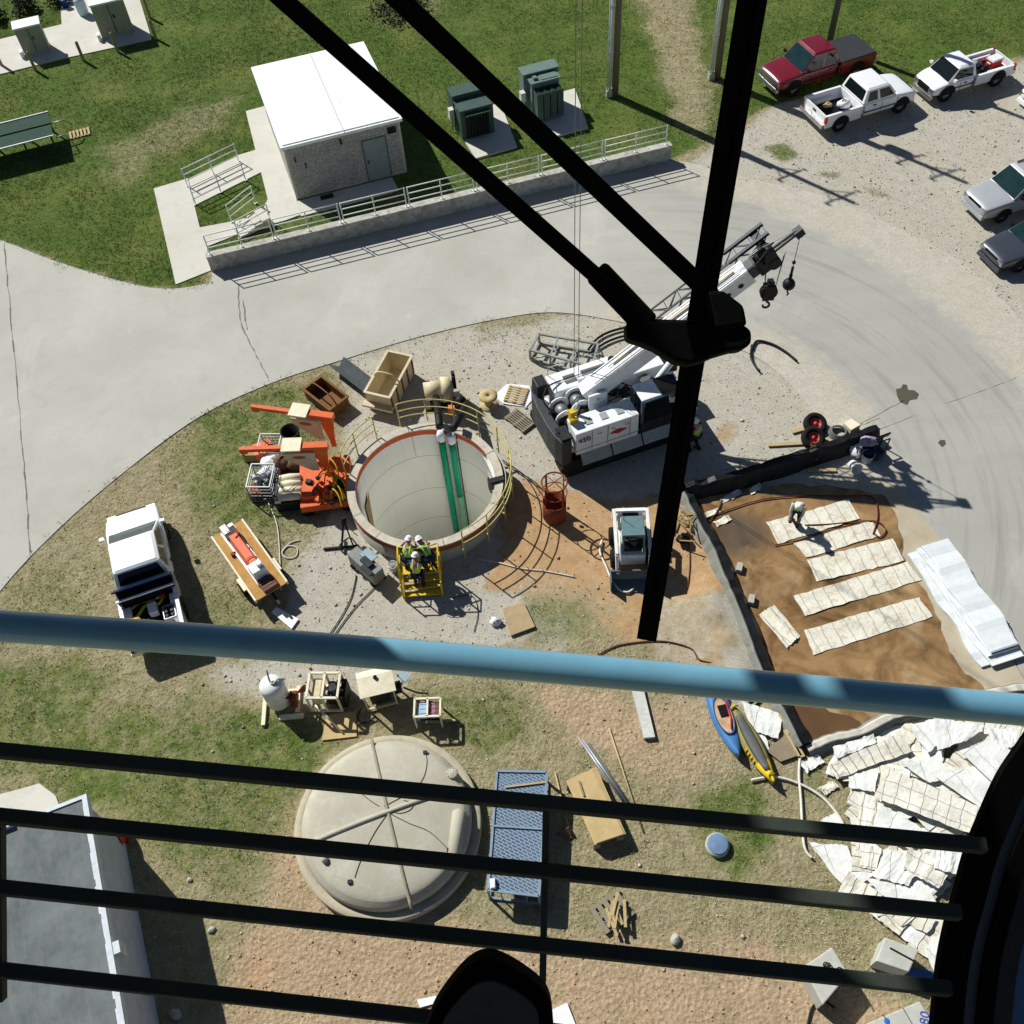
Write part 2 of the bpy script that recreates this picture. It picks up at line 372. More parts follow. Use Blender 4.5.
def ground_mat():
    t = NT('ground_soil'); p = t.pos()
    a = t.sep(t.attr('zone_a')); b = t.sep(t.attr('zone_b'))
    big = t.noise(p, .35, 4, .6); mid = t.noise(p, 2.2, 6, .7); fine = t.noise(p, 14, 5, .75); vf = t.noise(p, 40, 3, .7); vf2 = t.noise(p, 31, 3, .75)
    grass = t.mix(t.ramp(mid, .35, .68), lin((64,88,34)), lin((98,116,50)))
    grass = t.mix(t.math('MULTIPLY', t.ramp(big, .45, .68), .45), grass, lin((128,130,72)))
    grass = t.mix(t.math('MULTIPLY', t.ramp(vf, .48, .66), .55), grass, lin((46,58,28)))
    dry = t.mix(t.ramp(mid, .32, .68), lin((176,164,132)), lin((124,120,82)))
    dry = t.mix(t.math('MULTIPLY', t.ramp(fine, .5, .72), .5), dry, lin((196,182,148)))
    dry = t.mix(t.math('MULTIPLY', t.ramp(vf, .47, .63), .7), dry, lin((84,80,52)))
    dry = t.mix(t.math('MULTIPLY', t.ramp(vf2, .54, .66), .55), dry, lin((214,200,168)))
    gv, vs_ = gravel_col(t, p, mid, fine, vf, vf2)
    br = t.mix(t.ramp(mid, .3, .7), lin((168,134,96)), lin((194,164,124)))
    br = t.mix(t.math('MULTIPLY', t.ramp(fine, .5, .72), .5), br, lin((132,98,66)))
    rd = t.mix(t.ramp(mid, .3, .7), lin((172,148,118)), lin((194,172,142)))
    rd = t.mix(t.math('MULTIPLY', t.ramp(fine, .5, .72), .35), rd, lin((148,116,92)))
    rd = t.mix(t.math('MULTIPLY', t.ramp(vf, .5, .66), .55), rd, lin((128,100,80)))
    rd = t.mix(t.math('MULTIPLY', t.ramp(vf2, .55, .68), .5), rd, lin((216,198,170)))
    br = t.mix(t.math('MULTIPLY', t.ramp(vf, .54, .68), .35), br, lin((110,80,54)))
    brk = t.math('MULTIPLY', t.math('SUBTRACT', t.noise(p, 3.5, 7, .8), .5), 1.5)
    c = dry
    cl0 = t.noise(p, 9, 4, .75)
    rd = t.mix(t.math('MULTIPLY', t.ramp(cl0, .5, .66), .55), rd, lin((144,116,90)))
    rd = t.mix(t.math('MULTIPLY', t.ramp(t.noise(p, .8, 5, .7), .5, .68), .6), rd, lin((140,128,92)))
    rd = t.mix(t.math('MULTIPLY', t.ramp(t.noise(p, .55, 4, .6), .56, .7), .6), rd, lin((190,150,116)))
    rd = t.mix(t.math('MULTIPLY', t.ramp(cl0, .34, .46, (1,1,1,1), (0,0,0,1)), .5), rd, lin((214,196,166)))
    dry = t.mix(t.math('MULTIPLY', t.ramp(cl0, .52, .66), .5), dry, lin((104,98,62)))
    dry = t.mix(t.math('MULTIPLY', t.ramp(cl0, .32, .45, (1,1,1,1), (0,0,0,1)), .45), dry, lin((208,194,160)))
    def fac(w):
        return t.ramp(t.math('ADD', w, t.math('MULTIPLY', brk, 1.0)), .3, .7)
    c = t.mix(fac(b[0]), c, rd); c = t.mix(fac(a[2]), c, br); c = t.mix(fac(a[1]), c, gv); gz = t.mix(t.math('MULTIPLY', t.ramp(t.noise(p, 1.6, 5, .7), .42, .62), .55), grass, lin((150,144,100)))
    sp = t.new('ShaderNodeSeparateXYZ'); t.link(p, sp.inputs[0]); yl = t.new('ShaderNodeMapRange'); yl.inputs[1].default_value = 30; yl.inputs[2].default_value = 33; t.link(sp.outputs[1], yl.inputs[0])
    c = t.mix(fac(a[0]), c, t.mix(yl.outputs[0], gz, grass))
    t.col(c); t.b.inputs['Roughness'].default_value = .95; t.b.inputs['Specular IOR Level'].default_value = .15
    h = t.math('ADD', t.math('MULTIPLY', fine, .3), t.math('ADD', t.math('MULTIPLY', vf, .6), t.math('MULTIPLY', vs_, .12)))
    nrm = t.bump(h, .9, .035)
    cl = t.math('ADD', t.vor(p, 8, 'F1'), t.math('MULTIPLY', t.noise(p, 11, 5, .7), 1.2))
    rough = t.math('ADD', t.math('ADD', b[0], b[1]), t.math('MULTIPLY', a[0], .6))
    t.link(t.bump(t.math('MULTIPLY', cl, rough), .8, .04, nrm), t.b.inputs['Normal'])
    return t.m
GM = ground_mat(); me.materials.append(GM)
ground = struct(bpy.data.objects.new('ground', me)); C.objects.link(ground)
# grass tufts ------------------------------------------------------------------
def make_grass(N=520000):
    r = np.random.RandomState(4)
    x = r.uniform(-30, 32, N); y = r.uniform(1, 63, N)
    W = weights(x, y); pr = W[:, ZG]*.9+W[:, ZD]*.45*np.clip(fbm(x, y, .9, 40)*2-.4, 0, 1)
    pr *= np.clip(fbm(x, y, .55, 50)*1.8-.2, .25, 1)
    ok = r.rand(N) < pr
    bad = np.zeros(N, bool)
    edge = np.clip(fbm(x, y, 1.3, 71)*1.6-.55, 0, 1)*.42
    inside = np.zeros(N, bool)
    for pl, z in SOLID:
        sd_ = sdist(x, y, poly(pl)); bad |= sd_ > (edge if z == .03 else -.02); inside |= sd_ > 0
    bad |= np.hypot(x-WELL.x, y-WELL.y) < 3.05
    d = g(388, 825, .3); bad |= np.hypot(x-d.x, y-d.y) < 2.75
    ok &= ~bad; x = x[ok]; y = y[ok]; gr = W[ok, ZG]; n = len(x); zb_ = np.where(inside[ok], .03, 0)
    K = 3; V = np.zeros((n, K, 3, 3)); col = np.ones((n, K, 3, 4))
    tone = np.clip((fbm(x, y, .22, 60)-.5)*2.2+(fbm(x, y, 1.1, 61)-.5)*1.4+.5, 0, 1)
    g1 = np.array(lin((54,82,26))); g2 = np.array(lin((126,146,60))); dr = np.array(lin((180,168,126)))
    base = g1+(g2-g1)*np.clip(tone[:, None]*.8+r.rand(n, 1)*.4, 0, 1)
    isdry = (r.rand(n) > gr*1.15)[:, None]; base = base*(1-.0)+0; base = np.where((W[ok, ZD] > .15)[:, None], base*.55+dr*.28, base); base = np.where(isdry, dr*(.75+.5*r.rand(n, 1)), base)
    for k in range(K):
        a = r.uniform(0, 6.283, n); wd = r.uniform(.006, .016, n); h = r.uniform(.03, .09, n); ln = r.uniform(.01, .06, n)
        ox = x+r.uniform(-.07, .07, n); oy = y+r.uniform(-.07, .07, n)
        V[:, k, 0] = np.stack([ox-np.sin(a)*wd, oy+np.cos(a)*wd, zb_], -1)
        V[:, k, 1] = np.stack([ox+np.sin(a)*wd, oy-np.cos(a)*wd, zb_], -1)
        V[:, k, 2] = np.stack([ox+np.cos(a)*ln, oy+np.sin(a)*ln, h+zb_], -1)
        col[:, k, :, :3] = (base*(.8+.4*r.rand(n, 1)))[:, None]
    nv = n*K*3; me = bpy.data.meshes.new('grass')
    me.vertices.add(nv); me.vertices.foreach_set('co', V.ravel()); me.loops.add(nv); me.loops.foreach_set('vertex_index', np.arange(nv))
    me.polygons.add(n*K); me.polygons.foreach_set('loop_start', np.arange(n*K)*3)
    me.update(calc_edges=True); me.validate()
    at = me.color_attributes.new('tint', 'FLOAT_COLOR', 'POINT'); at.data.foreach_set('color', col.ravel())
    t = NT('grass_blades'); t.col(t.attr('tint')); t.b.inputs['Roughness'].default_value = .8
    me.materials.append(t.m)
    o = bpy.data.objects.new('grass', me); C.objects.link(o); o['kind'] = 'stuff'; tag(o, 'short green and dry grass over the lawn and yard', 'grass'); return o
def make_pebbles(N=60000):
    r = np.random.RandomState(8); x = r.uniform(-26, 31, N); y = r.uniform(3, 52, N); W = weights(x, y)
    ok = r.rand(N) < W[:, ZV]*.75+W[:, ZR]*.5+W[:, ZB]*.25+W[:, ZD]*.15
    bad = np.zeros(N, bool)
    edge = np.clip(fbm(x, y, .9, 72)*1.8-.5, 0, 1.2)*r.rand(N)*.7; inside = np.zeros(N, bool)
    for pl, z in SOLID:
        sd_ = sdist(x, y, poly(pl)); bad |= sd_ > (edge if z == .03 else -.05); inside |= sd_ > 0
    bad |= np.hypot(x-WELL.x, y-WELL.y) < 2.8
    ok &= ~bad; x = x[ok]; y = y[ok]; W = W[ok]; n = len(x); zb_ = np.where(inside[ok], .03, 0)
    s = r.uniform(.012, .04, n)*np.where(r.rand(n) < .06, 1.9, 1)
    d = np.array([(1,0,0),(0,1,0),(-1,0,0),(0,-1,0),(0,0,.8),(0,0,-.4)])
    V = np.stack([x, y, s*.3+zb_], -1)[:, None]+d[None]*s[:, None, None]*r.uniform(.6, 1.3, (n, 6, 1))
    ang_ = r.uniform(0, 3.14, n)[:, None]; dx = V[..., 0]-x[:, None]; dy = V[..., 1]-y[:, None]
    V[..., 0] = x[:, None]+dx*np.cos(ang_)-dy*np.sin(ang_); V[..., 1] = y[:, None]+dx*np.sin(ang_)+dy*np.cos(ang_)
    f = np.array([(0,1,4),(1,2,4),(2,3,4),(3,0,4),(1,0,5),(2,1,5),(3,2,5),(0,3,5)])
    T = (np.arange(n)[:, None, None]*6+f[None]).reshape(-1)
    me = bpy.data.meshes.new('gravel'); me.vertices.add(n*6); me.vertices.foreach_set('co', V.ravel()); me.loops.add(len(T)); me.loops.foreach_set('vertex_index', T)
    me.polygons.add(len(T)//3); me.polygons.foreach_set('loop_start', np.arange(len(T)//3)*3); me.update(calc_edges=True); me.validate()
    c1 = np.array(lin((196,190,176))); c2 = np.array(lin((120,112,98))); c3 = np.array(lin((176,140,108)))
    c = c1+(c2-c1)*r.rand(n, 1)**1.5; isr = (r.rand(n) < W[:, ZR]+W[:, ZB])[:, None]; c = np.where(isr, c3*(.7+.5*r.rand(n, 1)), c)
    col = np.ones((n, 6, 4)); col[..., :3] = c[:, None]
    at = me.color_attributes.new('tint', 'FLOAT_COLOR', 'POINT'); at.data.foreach_set('color', col.ravel())
    t = NT('loose_gravel'); t.col(t.attr('tint')); t.b.inputs['Roughness'].default_value = .9; me.materials.append(t.m)
    o = bpy.data.objects.new('gravel', me); C.objects.link(o); o['kind'] = 'stuff'; tag(o, 'loose pale gravel and clods strewn over the bare ground', 'gravel'); return o
# ---------------------------------------------------------------- road and paved sheets
def spline(pts, n=6):
    out = []
    for i in range(len(pts)-1):
        p0 = pts[max(i-1,0)]; p1 = pts[i]; p2 = pts[i+1]; p3 = pts[min(i+2, len(pts)-1)]
        for k in range(n):
            t = k/n; out.append(tuple(.5*((2*p1[j])+(-p0[j]+p2[j])*t+(2*p0[j]-5*p1[j]+4*p2[j]-p3[j])*t*t+(-p0[j]+3*p1[j]-3*p2[j]+p3[j])*t**3) for j in range(len(p1))))
    out.append(tuple(pts[-1])); return out
def road_mat(name='road_concrete', c0=(168,166,156), c1=(184,182,173), wear=True):
    t = NT(name); p = t.pos()
    c = t.mix(t.ramp(t.noise(p, .25, 5, .6), .3, .7), lin(c0), lin(c1))
    c = t.mix(t.math('MULTIPLY', t.ramp(t.noise(p, 1.3, 6, .7, .8), .5, .75), .35), c, lin((158,152,138)))
    c = t.mix(t.math('MULTIPLY', t.ramp(t.noise(p, .6, 6, .7, 1.5), .62, .8), .5), c, lin((206,203,196)))
    if wear:  # darker rubbed wheel band round the bend on the right
        n = t.new('ShaderNodeMapping'); n.inputs['Rotation'].default_value = (0,0,math.radians(48)); n.inputs['Scale'].default_value = (.12,1.1,1); t.link(p, n.inputs['Vector'])
        sx = t.new('ShaderNodeSeparateXYZ'); t.link(p, sx.inputs[0])
        mr = t.new('ShaderNodeMapRange'); mr.inputs[1].default_value = 4; mr.inputs[2].default_value = 11; t.link(sx.outputs[0], mr.inputs[0])
        st = t.ramp(t.noise(n.outputs[0], 1.2, 4, .6), .42, .62)
        c = t.mix(t.math('MULTIPLY', t.math('MULTIPLY', st, mr.outputs[0]), .3), c, lin((150,152,148)))
    c = t.mix(t.math('MULTIPLY', t.ramp(t.noise(p, 30, 3, .7), .5, .75), .25), c, lin((128,124,114)))
    if wear:
        c = t.mix(t.math('MULTIPLY', mr.outputs[0], .5), c, lin((150,149,143)))
        mid = t.noise(p, 2.2, 6, .7); gv, _v = gravel_col(t, p, mid, t.noise(p, 14, 5, .75), t.noise(p, 40, 3, .7), t.noise(p, 31, 3, .75))
        an = t.math('ARCTAN2', t.math('SUBTRACT', sx.outputs[1], 21.5), t.math('SUBTRACT', sx.outputs[0], 4.9)); rr2 = t.math('SQRT', t.math('ADD', t.math('POWER', t.math('SUBTRACT', sx.outputs[0], 4.9), 2), t.math('POWER', t.math('SUBTRACT', sx.outputs[1], 21.5), 2)))
        cv = t.new('ShaderNodeCombineXYZ'); t.link(t.math('MULTIPLY', rr2, 1.6), cv.inputs[0]); t.link(t.math('MULTIPLY', an, 1.2), cv.inputs[1])
        tr = t.math('MULTIPLY', t.ramp(t.noise(cv.outputs[0], 1.6, 5, .7, .3), .5, .7), mr.outputs[0])
        c = t.mix(t.math('MULTIPLY', tr, .55), c, lin((126,126,120)))
        c = t.mix(t.math('MULTIPLY', t.ramp(t.noise(p, .16, 5, .65, 1.2), .56, .74), .4), c, lin((204,203,194)))
        c = t.mix(t.math('MULTIPLY', t.ramp(t.noise(p, 5, 6, .8), .6, .74), .35), c, lin((140,136,122)))
        wob = t.math('MULTIPLY', t.math('SUBTRACT', t.noise(p, .9, 6, .75), .5), 3.0)
        def ring(cx, cy, R, sgn, w_, x0, x1):
            a = t.math('POWER', t.math('SUBTRACT', sx.outputs[0], cx), 2); b_ = t.math('POWER', t.math('SUBTRACT', sx.outputs[1], cy), 2)
            d = t.math('MULTIPLY', t.math('SUBTRACT', t.math('SQRT', t.math('ADD', a, b_)), R), sgn)
            m1 = t.new('ShaderNodeMapRange'); m1.inputs[1].default_value = -w_; m1.inputs[2].default_value = w_; t.link(t.math('ADD', d, wob), m1.inputs[0])
            m2 = t.new('ShaderNodeMapRange'); m2.inputs[1].default_value = x0; m2.inputs[2].default_value = x1; t.link(sx.outputs[0], m2.inputs[0])
            return t.math('MULTIPLY', m1.outputs[0], m2.outputs[0])
        c = t.mix(ring(.82, 20.69, 19.0, 1, .5, 7, 10), c, gv)
        c = t.mix(ring(4.89, 21.54, 9.0, -1, .45, 1.5, 4.5), c, gv)
    t.col(c); t.b.inputs['Roughness'].default_value = .85
    t.link(t.bump(t.noise(p, 35, 4), .3, .01), t.b.inputs['Normal']); return t.m
ROADM = road_mat(); PAVE = road_mat('pavement_concrete', (196,192,180), (206,203,193), False)
def sheet(name, pts, z, th, mat):
    P = poly(pts); b = MB(); b.prism([(p.x, p.y) for p in P], z-th, z); return struct(b.build(name, mat))
up_edge = spline([(-700,20),(-120,196),(0,240),(60,263),(150,288),(206,284),(212,272)])+[(670,161)]+spline([(690,163),(745,178),(830,198),(890,225),(960,262),(1020,320),(1095,425),(1240,640)])
lo_edge = spline([(-300,900),(-60,680),(0,592),(60,528),(130,468),(200,417),(270,384),(340,361),(420,337),(500,319),(560,313),(640,326),(710,340),(760,360),(800,396),(832,440),(860,485),(905,525),(950,562),(985,610),(1030,690),(1090,800)])
sheet('road', up_edge+lo_edge[::-1], .03, .2, ROADM)
SOLID = [(up_edge+lo_edge[::-1], .03)]
def pave(name, pts, z, th=.15, mat=None, soft=False):
    SOLID.append((pts, z)); return sheet(name, pts, z, th, mat or PAVE)
pave('pavement', [(154,189),(188,179),(200,228),(238,221),(252,216),(256,228),(207,247),(211,271),(176,285)], .04)
pave('pavement', [(246,112),(272,105),(297,201),(302,215),(286,221),(268,226),(262,213),(268,200),(258,160)], .054)
pave('pavement', [(297,202),(392,178),(399,191),(301,217)], .05)
pave('pavement', [(189,180),(238,156),(258,150),(263,172),(195,206)], .048)
pave('pavement', [(0,47),(-60,60),(-60,85),(0,75),(60,60),(152,40),(140,0),(136,-30),(60,-10),(62,25),(0,40)], .05)
pave('pavement', [(-40,830),(0,795),(40,784),(56,796),(60,806),(-40,840)], .05)
pave('pavement', [(448,117),(500,103),(517,148),(476,160)], .1)
pave('pavement', [(516,106),(575,90),(588,129),(548,140),(530,138)], .1)
# joints and cracks in the concrete (thin dark seams cut in the road)
SEAM = mt('dark_joint', (112,108,98), .9)
for pts in ([(4,243),(12,330),(20,430),(27,500),(30,556)], [(237,283),(240,320),(252,348),(268,378)], [(243,300),(246,330)],[(905,400),(860,425),(880,418)],[(1015,378),(945,404)],[(872,433),(915,415)]):
    b = MB(); P = [g(x+rnd.uniform(-.7,.7), y+rnd.uniform(-.3,.3), .036) for x, y in spline([(x+rnd.uniform(-1,1), y) for x, y in pts], 9)]
    for a, c in zip(P[:-1], P[1:]):
        wv = Vector((rnd.uniform(.006,.034), 0, 0)); b.add([a-wv, a+wv, c+wv, c-wv], [(0,1,2,3)])
    struct(b.build('road_joint', SEAM))
STAIN = mt('oil_stain', (84,82,68), .5)
for cx, cy, pts in ((905,394,[(-8,2),(-9,-5),(-4,-6),(-2,-10),(2,-9),(3,-4),(9,-4),(14,0),(12,5),(5,6),(2,11),(-5,8)]),(942,443,[(-4,0),(-2,-3),(3,-3),(4,1),(0,4)])):
    b = MB(); P = [g(cx+x, cy+y, .036) for x, y in pts]; b.add(P[::-1], [list(range(len(P)))]); struct(b.build('road_stain', STAIN))
# ================================================================ pump house
def speckle(name, c0, c1, c2, sc=18):
    t = NT(name); v = t.coord(); r = t.sep(t.vor(v, sc, 'F1', 'Color'))
    c = t.mix(t.ramp(r[0], .3, .8), lin(c0), lin(c1)); c = t.mix(t.ramp(r[1], .72, .8), c, lin(c2))
    c = t.mix(t.math('MULTIPLY', t.ramp(t.noise(v, 1.2, 5), .45, .7), .3), c, lin((110,104,96)))
    t.col(c); t.b.inputs['Roughness'].default_value = .9; t.link(t.bump(r[0], .4, .02), t.b.inputs['Normal']); return t.m
AGG = speckle('exposed_aggregate', (158,156,152), (190,187,180), (122,118,112), 34)
def roof_mat():
    t = NT('white_roof_coating'); v = t.coord()
    mp = t.new('ShaderNodeMapping'); mp.inputs['Scale'].default_value = (6,.5,1); t.link(v, mp.inputs['Vector'])
    c = t.mix(t.ramp(t.noise(mp.outputs[0], 1.5, 6, .7), .45, .75), lin((236,240,240)), lin((205,211,212)))
    c = t.mix(t.math('MULTIPLY', t.ramp(t.noise(v, 1.1, 6, .75), .5, .8), .4), c, lin((212,206,196)))
    t.col(c); t.b.inputs['Roughness'].default_value = .6; return t.m
A = g(297, 200); B = g(407, 172); hr = ang(A, B); hw = (B-A).length
house = thing('pump_house', 'small aggregate walled utility house with a flat white roof', 'building', (A.x, A.y, 0), hr)
b = MB(); b.box(0, hw, 0, 6.7, 0, 2.72); b.build('wall', AGG, house)
b = MB(); b.box(-.13, hw+.13, -.13, 6.83, 2.723, 2.86); b.box(-.02, hw+.02, -.02, 6.72, 2.86, 2.9, .02, .02); rf = b.build('roof', roof_mat(), house)
b = MB(); b.bar((hw*.52, -.1, 2.906), (hw*.52, 6.8, 2.906), .03, .012); b.build('roof_seam', mt('seam_grey', (170,172,172), .7), rf)
b = MB(); b.box(-.012, .1, -.012, .1, 0, 2.7); b.box(hw-.1, hw+.012, -.012, .1, 0, 2.7); b.box(.1, hw-.1, -.01, .05, 0, .12); b.build('corner_trim', mt('trim_concrete', (190,184,172), .8, grime=.3), house)
b = MB(); b.box(3.5, 4.55, -.02, .02, .05, 2.12); dr = b.build('door', mt('teal_grey_door', (134,148,148), .5, grime=.3, gcol=(135,145,140)), house)
b = MB(); b.box(3.44, 3.5, -.03, .02, .05, 2.18); b.box(4.55, 4.61, -.03, .02, .05, 2.18); b.box(3.5, 4.55, -.03, .02, 2.12, 2.18); b.build('frame', GREYP, dr)
b = MB(); b.box(3.58, 3.63, -.09, -.02, .98, 1.12); b.build('handle', DKST, dr)
b = MB(); b.box(4.72, 5.12, -.05, 0, 2.2, 2.5)
for k in range(4): b.obox((4.92, -.06, 2.24+k*.075), (.38, .05, .012), (.6,0,0))
b.build('vent', DKST, house)
b = MB(); b.box(2.5, 2.58, -.12, 0, 2.4, 2.52); b.cyl((2.54,-.12,2.44), (2.54,-.2,2.38), .04, .06, 8); b.build('wall_lamp', DKST, house)
for x, z in ((.35,1.9),(.75,1.5)):
    b = MB(); b.box(x, x+.06, -.03, 0, z, z+.3); b.build('conduit_box', DKST, house)
p = g(327, 197, .054); b = MB(); b.box(-.3, .3, -.14, .14, 0, .05)
for k in range(6): b.box(-.26+k*.09, -.22+k*.09, -.12, .12, .05, .06)
tag(b.build('boot_scraper_grate', DKST, None, p, hr), 'small dark metal grate on the slab before the house door', 'grate')
# ================================================================ retaining wall and railings
A = g(212, 272.5); B = g(670.5, 161); wa = ang(A, B); wl = (B-A).length
b = MB(); b.box(0, wl, 0, .32, -.1, .8); b.box(-.02, wl+.02, -.02, .34, .8, .84)
cw = speckle('cast_wall_concrete', (172,170,160), (186,184,175), (158,154,144), 6)
tag(b.build('retaining_wall', cw, None, A, wa), 'long low pale concrete wall along the road below the small house', 'wall')
px_j = [210, 277, 344, 410, 477, 542, 605, 669]
pos_names = ['leftmost, nearest the stairs', 'second from left', 'below the house wall', 'below the house shadow', 'below the left transformer', 'below the right transformer', 'rightmost, beside the dirt patch']
def rail_panel(L, posts, hts, h, r=.028):
    root = thing('guard_railing', '', 'railing')
    for x in posts:
        b = MB(); b.cyl((x,0,0), (x,0,h), r, n=8); b.box(x-.07, x+.07, -.06, .06, 0, .015); b.build('post', RAILW, root)
    for z in hts:
        b = MB(); b.cyl((posts[0],0,z), (posts[-1],0,z), r*.9, n=8); b.build('rail', RAILW, root)
    return root
u = (B-A)/wl; nrm = Vector((-u.y, u.x, 0))
for k in range(7):
    t0 = (px_j[k]-210)/459*wl; t1 = (px_j[k+1]-210)/459*wl-.12
    # perspective-true spacing along the wall
    f = lambda px: max(0.05, min(wl-.05, min(np.arange(0, wl, .02), key=lambda s: abs(prj(A+u*s+nrm*.16+Vector((0,0,.84)))[0]-px))))
    def prj(P):
        c = RM.T @ np.array([P.x, P.y, P.z-CH]); return 512+F*c[0]/c[2], 512+F*c[1]/c[2]
    t0 = f(px_j[k]); t1 = f(px_j[k+1])-.14; L = t1-t0
    o = rail_panel(L, [0, L/2, L], [.33,.66,.98], 1.0); o.location = A+u*t0+nrm*.16+Vector((0,0,.842)); o.rotation_euler.z = wa
    o['label'] = 'pale steel railing panel on the low wall, '+pos_names[k]; o['group'] = 'railing panels along the low wall'
def railing(pa, pb, n, lab, grp, z=.05, h=.95, slope=0):
    a = g(*pa); c = g(*pb); L = (c-a).length
    o = rail_panel(L, [L*i/(n-1) for i in range(n)], [.3,.62,.93], .95); o.location = (a.x, a.y, z); o.rotation_euler = (0, -slope, ang(a, c))
    o['label'] = lab; o['group'] = grp; return o
railing((188,187), (239,162), 3, 'upper ramp handrail with three bars beside the lawn', 'ramp and stair handrails')
railing((196,205), (246,181), 3, 'lower ramp handrail beside the small grass square', 'ramp and stair handrails')
railing((232,223), (256,204), 2, 'short stair handrail on the grass square side of steps', 'ramp and stair handrails')
railing((240,239), (271,222), 2, 'short stair handrail on the long wall side of steps', 'ramp and stair handrails')
a = g(237,234); c = g(268,220); L = (c-a).length
b = MB()
for k in range(4): b.box(L*k/4, L, -.45, .45, .05+k*.09, .05+(k+1)*.09)
tag(b.build('stair', PAVE, None, (a.x, a.y, 0), ang(a, c)), 'four low concrete steps leading up towards the house slab', 'steps')
# ================================================================ transformers
def transformer(pb, rot, kind, label):
    p = g(*pb, .1); r = thing('transformer', label, 'transformer', p, rot, 'green transformers on concrete pads')
    if kind == 0:
        b = MB(); b.box(-.05, 1.75, 1.0, 1.75, 0, 1.75); b.box(-.08, 1.78, .96, 1.79, 1.75, 1.8); b.build('rear_cabinet', GREEN, r)
        b = MB(); b.box(0, 1.65, .05, .95, 0, 1.5); b.box(-.04, 1.69, 0, .97, 1.5, 1.56); b.build('tank', GREEN, r)
        b = MB(); b.box(.25, 1.4, -.02, .05, .08, 1.3)
        for k in range(7): b.box(.3+k*.16, .34+k*.16, -.14, -.02, .12, 1.26)
        b.build('radiator', DKST, r)
        b = MB(); b.box(.2, 1.45, -.22, .02, 1.32, 1.37); b.build('drip_shelf', GREEN, r)
    else:
        b = MB(); b.box(-.05, 1.75, 1.15, 1.8, 0, 1.9); b.box(-.09, 1.79, 1.1, 1.84, 1.9, 1.96); b.build('rear_cabinet', mt('pale_transformer_green', (104,124,116), .5, grime=.2), r)
        b = MB(); b.box(.15, 1.55, .55, 1.15, 0, 1.75); b.box(.08, 1.62, .45, 1.09, 1.75, 1.81); b.build('tank', mt('pale_transformer_green', (104,124,116)), r)
        b = MB(); b.box(.65, 1.5, .58, .98, 1.811, 1.84); b.box(.3, .5, .7, .9, 1.811, 1.93); b.build('top_plate', mt('pale_transformer_green', (104,124,116)), r)
        for k in range(4):
            b = MB()
            for i in range(4): b.box(.2+k*.35+i*.075, .225+k*.35+i*.075, -.05, .5, .15, 1.5)
            b.box(.19+k*.35, .49+k*.35, -.06, -.03, .14, 1.52); b.cyl((.34+k*.35,.0,1.5), (.34+k*.35,.5,1.5), .03, n=6)
            b.build('radiator_bank', GREEN, r)
    b = MB(); b.box(-.28, -.05, .9, 1.2, .7, 1.15); b.build('meter_box', mt('pale_box', (200,205,200), .5), r)
    b = MB(); b.cyl((-.16,1.05,0), (-.16,1.05,.7), .04, n=8); b.build('conduit', GALV, r)
rt = math.radians(16.5)
transformer((463,141), rt, 0, 'dark green transformer with a shadowed radiator front, nearer the house')
transformer((534,124), rt, 1, 'pale green transformer with four finned radiator banks on its front')
# ================================================================ power poles
POLEW = mt('pole_timber', (112,106,90), .9, grime=.4, gcol=(60,58,48), scale=6)
CABT2 = mt('pale_conduit', (206,210,208), .5)
def pole(pb, label, h, conduit, arms, lean=0):
    p = g(*pb); r = thing('utility_pole', label, 'utility pole', p, 0, 'timber utility poles by the lot')
    b = MB(); b.tube([(0,0,-.2), (0,0,h*.5), (0,0,h)], [.17,.15,.11], 12); b.build('shaft', POLEW, r)
    if conduit:
        b = MB(); b.cyl((-.28,-.02,.1), (-.24,-.02,h*.7), .07, n=8); b.build('conduit', CABT2, r); b = MB(); b.cyl((-.41,-.06,.1), (-.36,-.05,h*.6), .045, n=8); b.build('conduit', CABT2, r)
        b = MB(); b.box(-.45, -.16, -.2, .15, 0, .35); b.build('conduit_boot', CONC, r)
        for z in (2.2, 4.5): b = MB(); b.box(-.42, .16, -.05, .05, z, z+.06); b.build('bracket', GALV, r)
    for z, a, L in arms:
        b = MB(); v = Vector((math.cos(a)*L, math.sin(a)*L, 0)); b.bar(Vector((0,0,z))-v, Vector((0,0,z+.1))+v*.8, .06, .08)
        for s in (-1, 1): b.bar((0,0,z-.7), Vector((0,0,z))+v*s*.6, .04)
        arm = b.build('crossarm', POLEW, r)
        for s in (-.95, .95): b = MB(); b.lathe([(.05,0),(.07,.06),(.04,.1),(.06,.16),(.02,.22)], Vector((0,0,z+.06))+v*s, 10); b.build('insulator', GREYP, arm)
    return r
def drum(r, c, z, h=.9):
    b = MB(); b.lathe([(.01,0),(.24,.02),(.25,.1),(.25,h-.1),(.22,h),(.01,h+.03)], (c[0], c[1], z), 14); b.build('pole_transformer', GALV, r)
p1 = pole((615,95), 'tall timber pole with pale conduit, left of the wiper and nearest the wall', 12.2, True, [(11.6,.5,.9),(9.2,.5,.75)])
p2 = pole((717,78), 'tall timber pole with two pale conduits, half hidden behind the wiper', 12.2, True, [(11.2,.4,.8),(9.6,.4,.7)])
drum(p2, (.32,.0), 8.4)
p3 = pole((829,44), 'bare dark timber pole standing behind the red pickup', 12.2, False, [(11.3,.5,.8)])
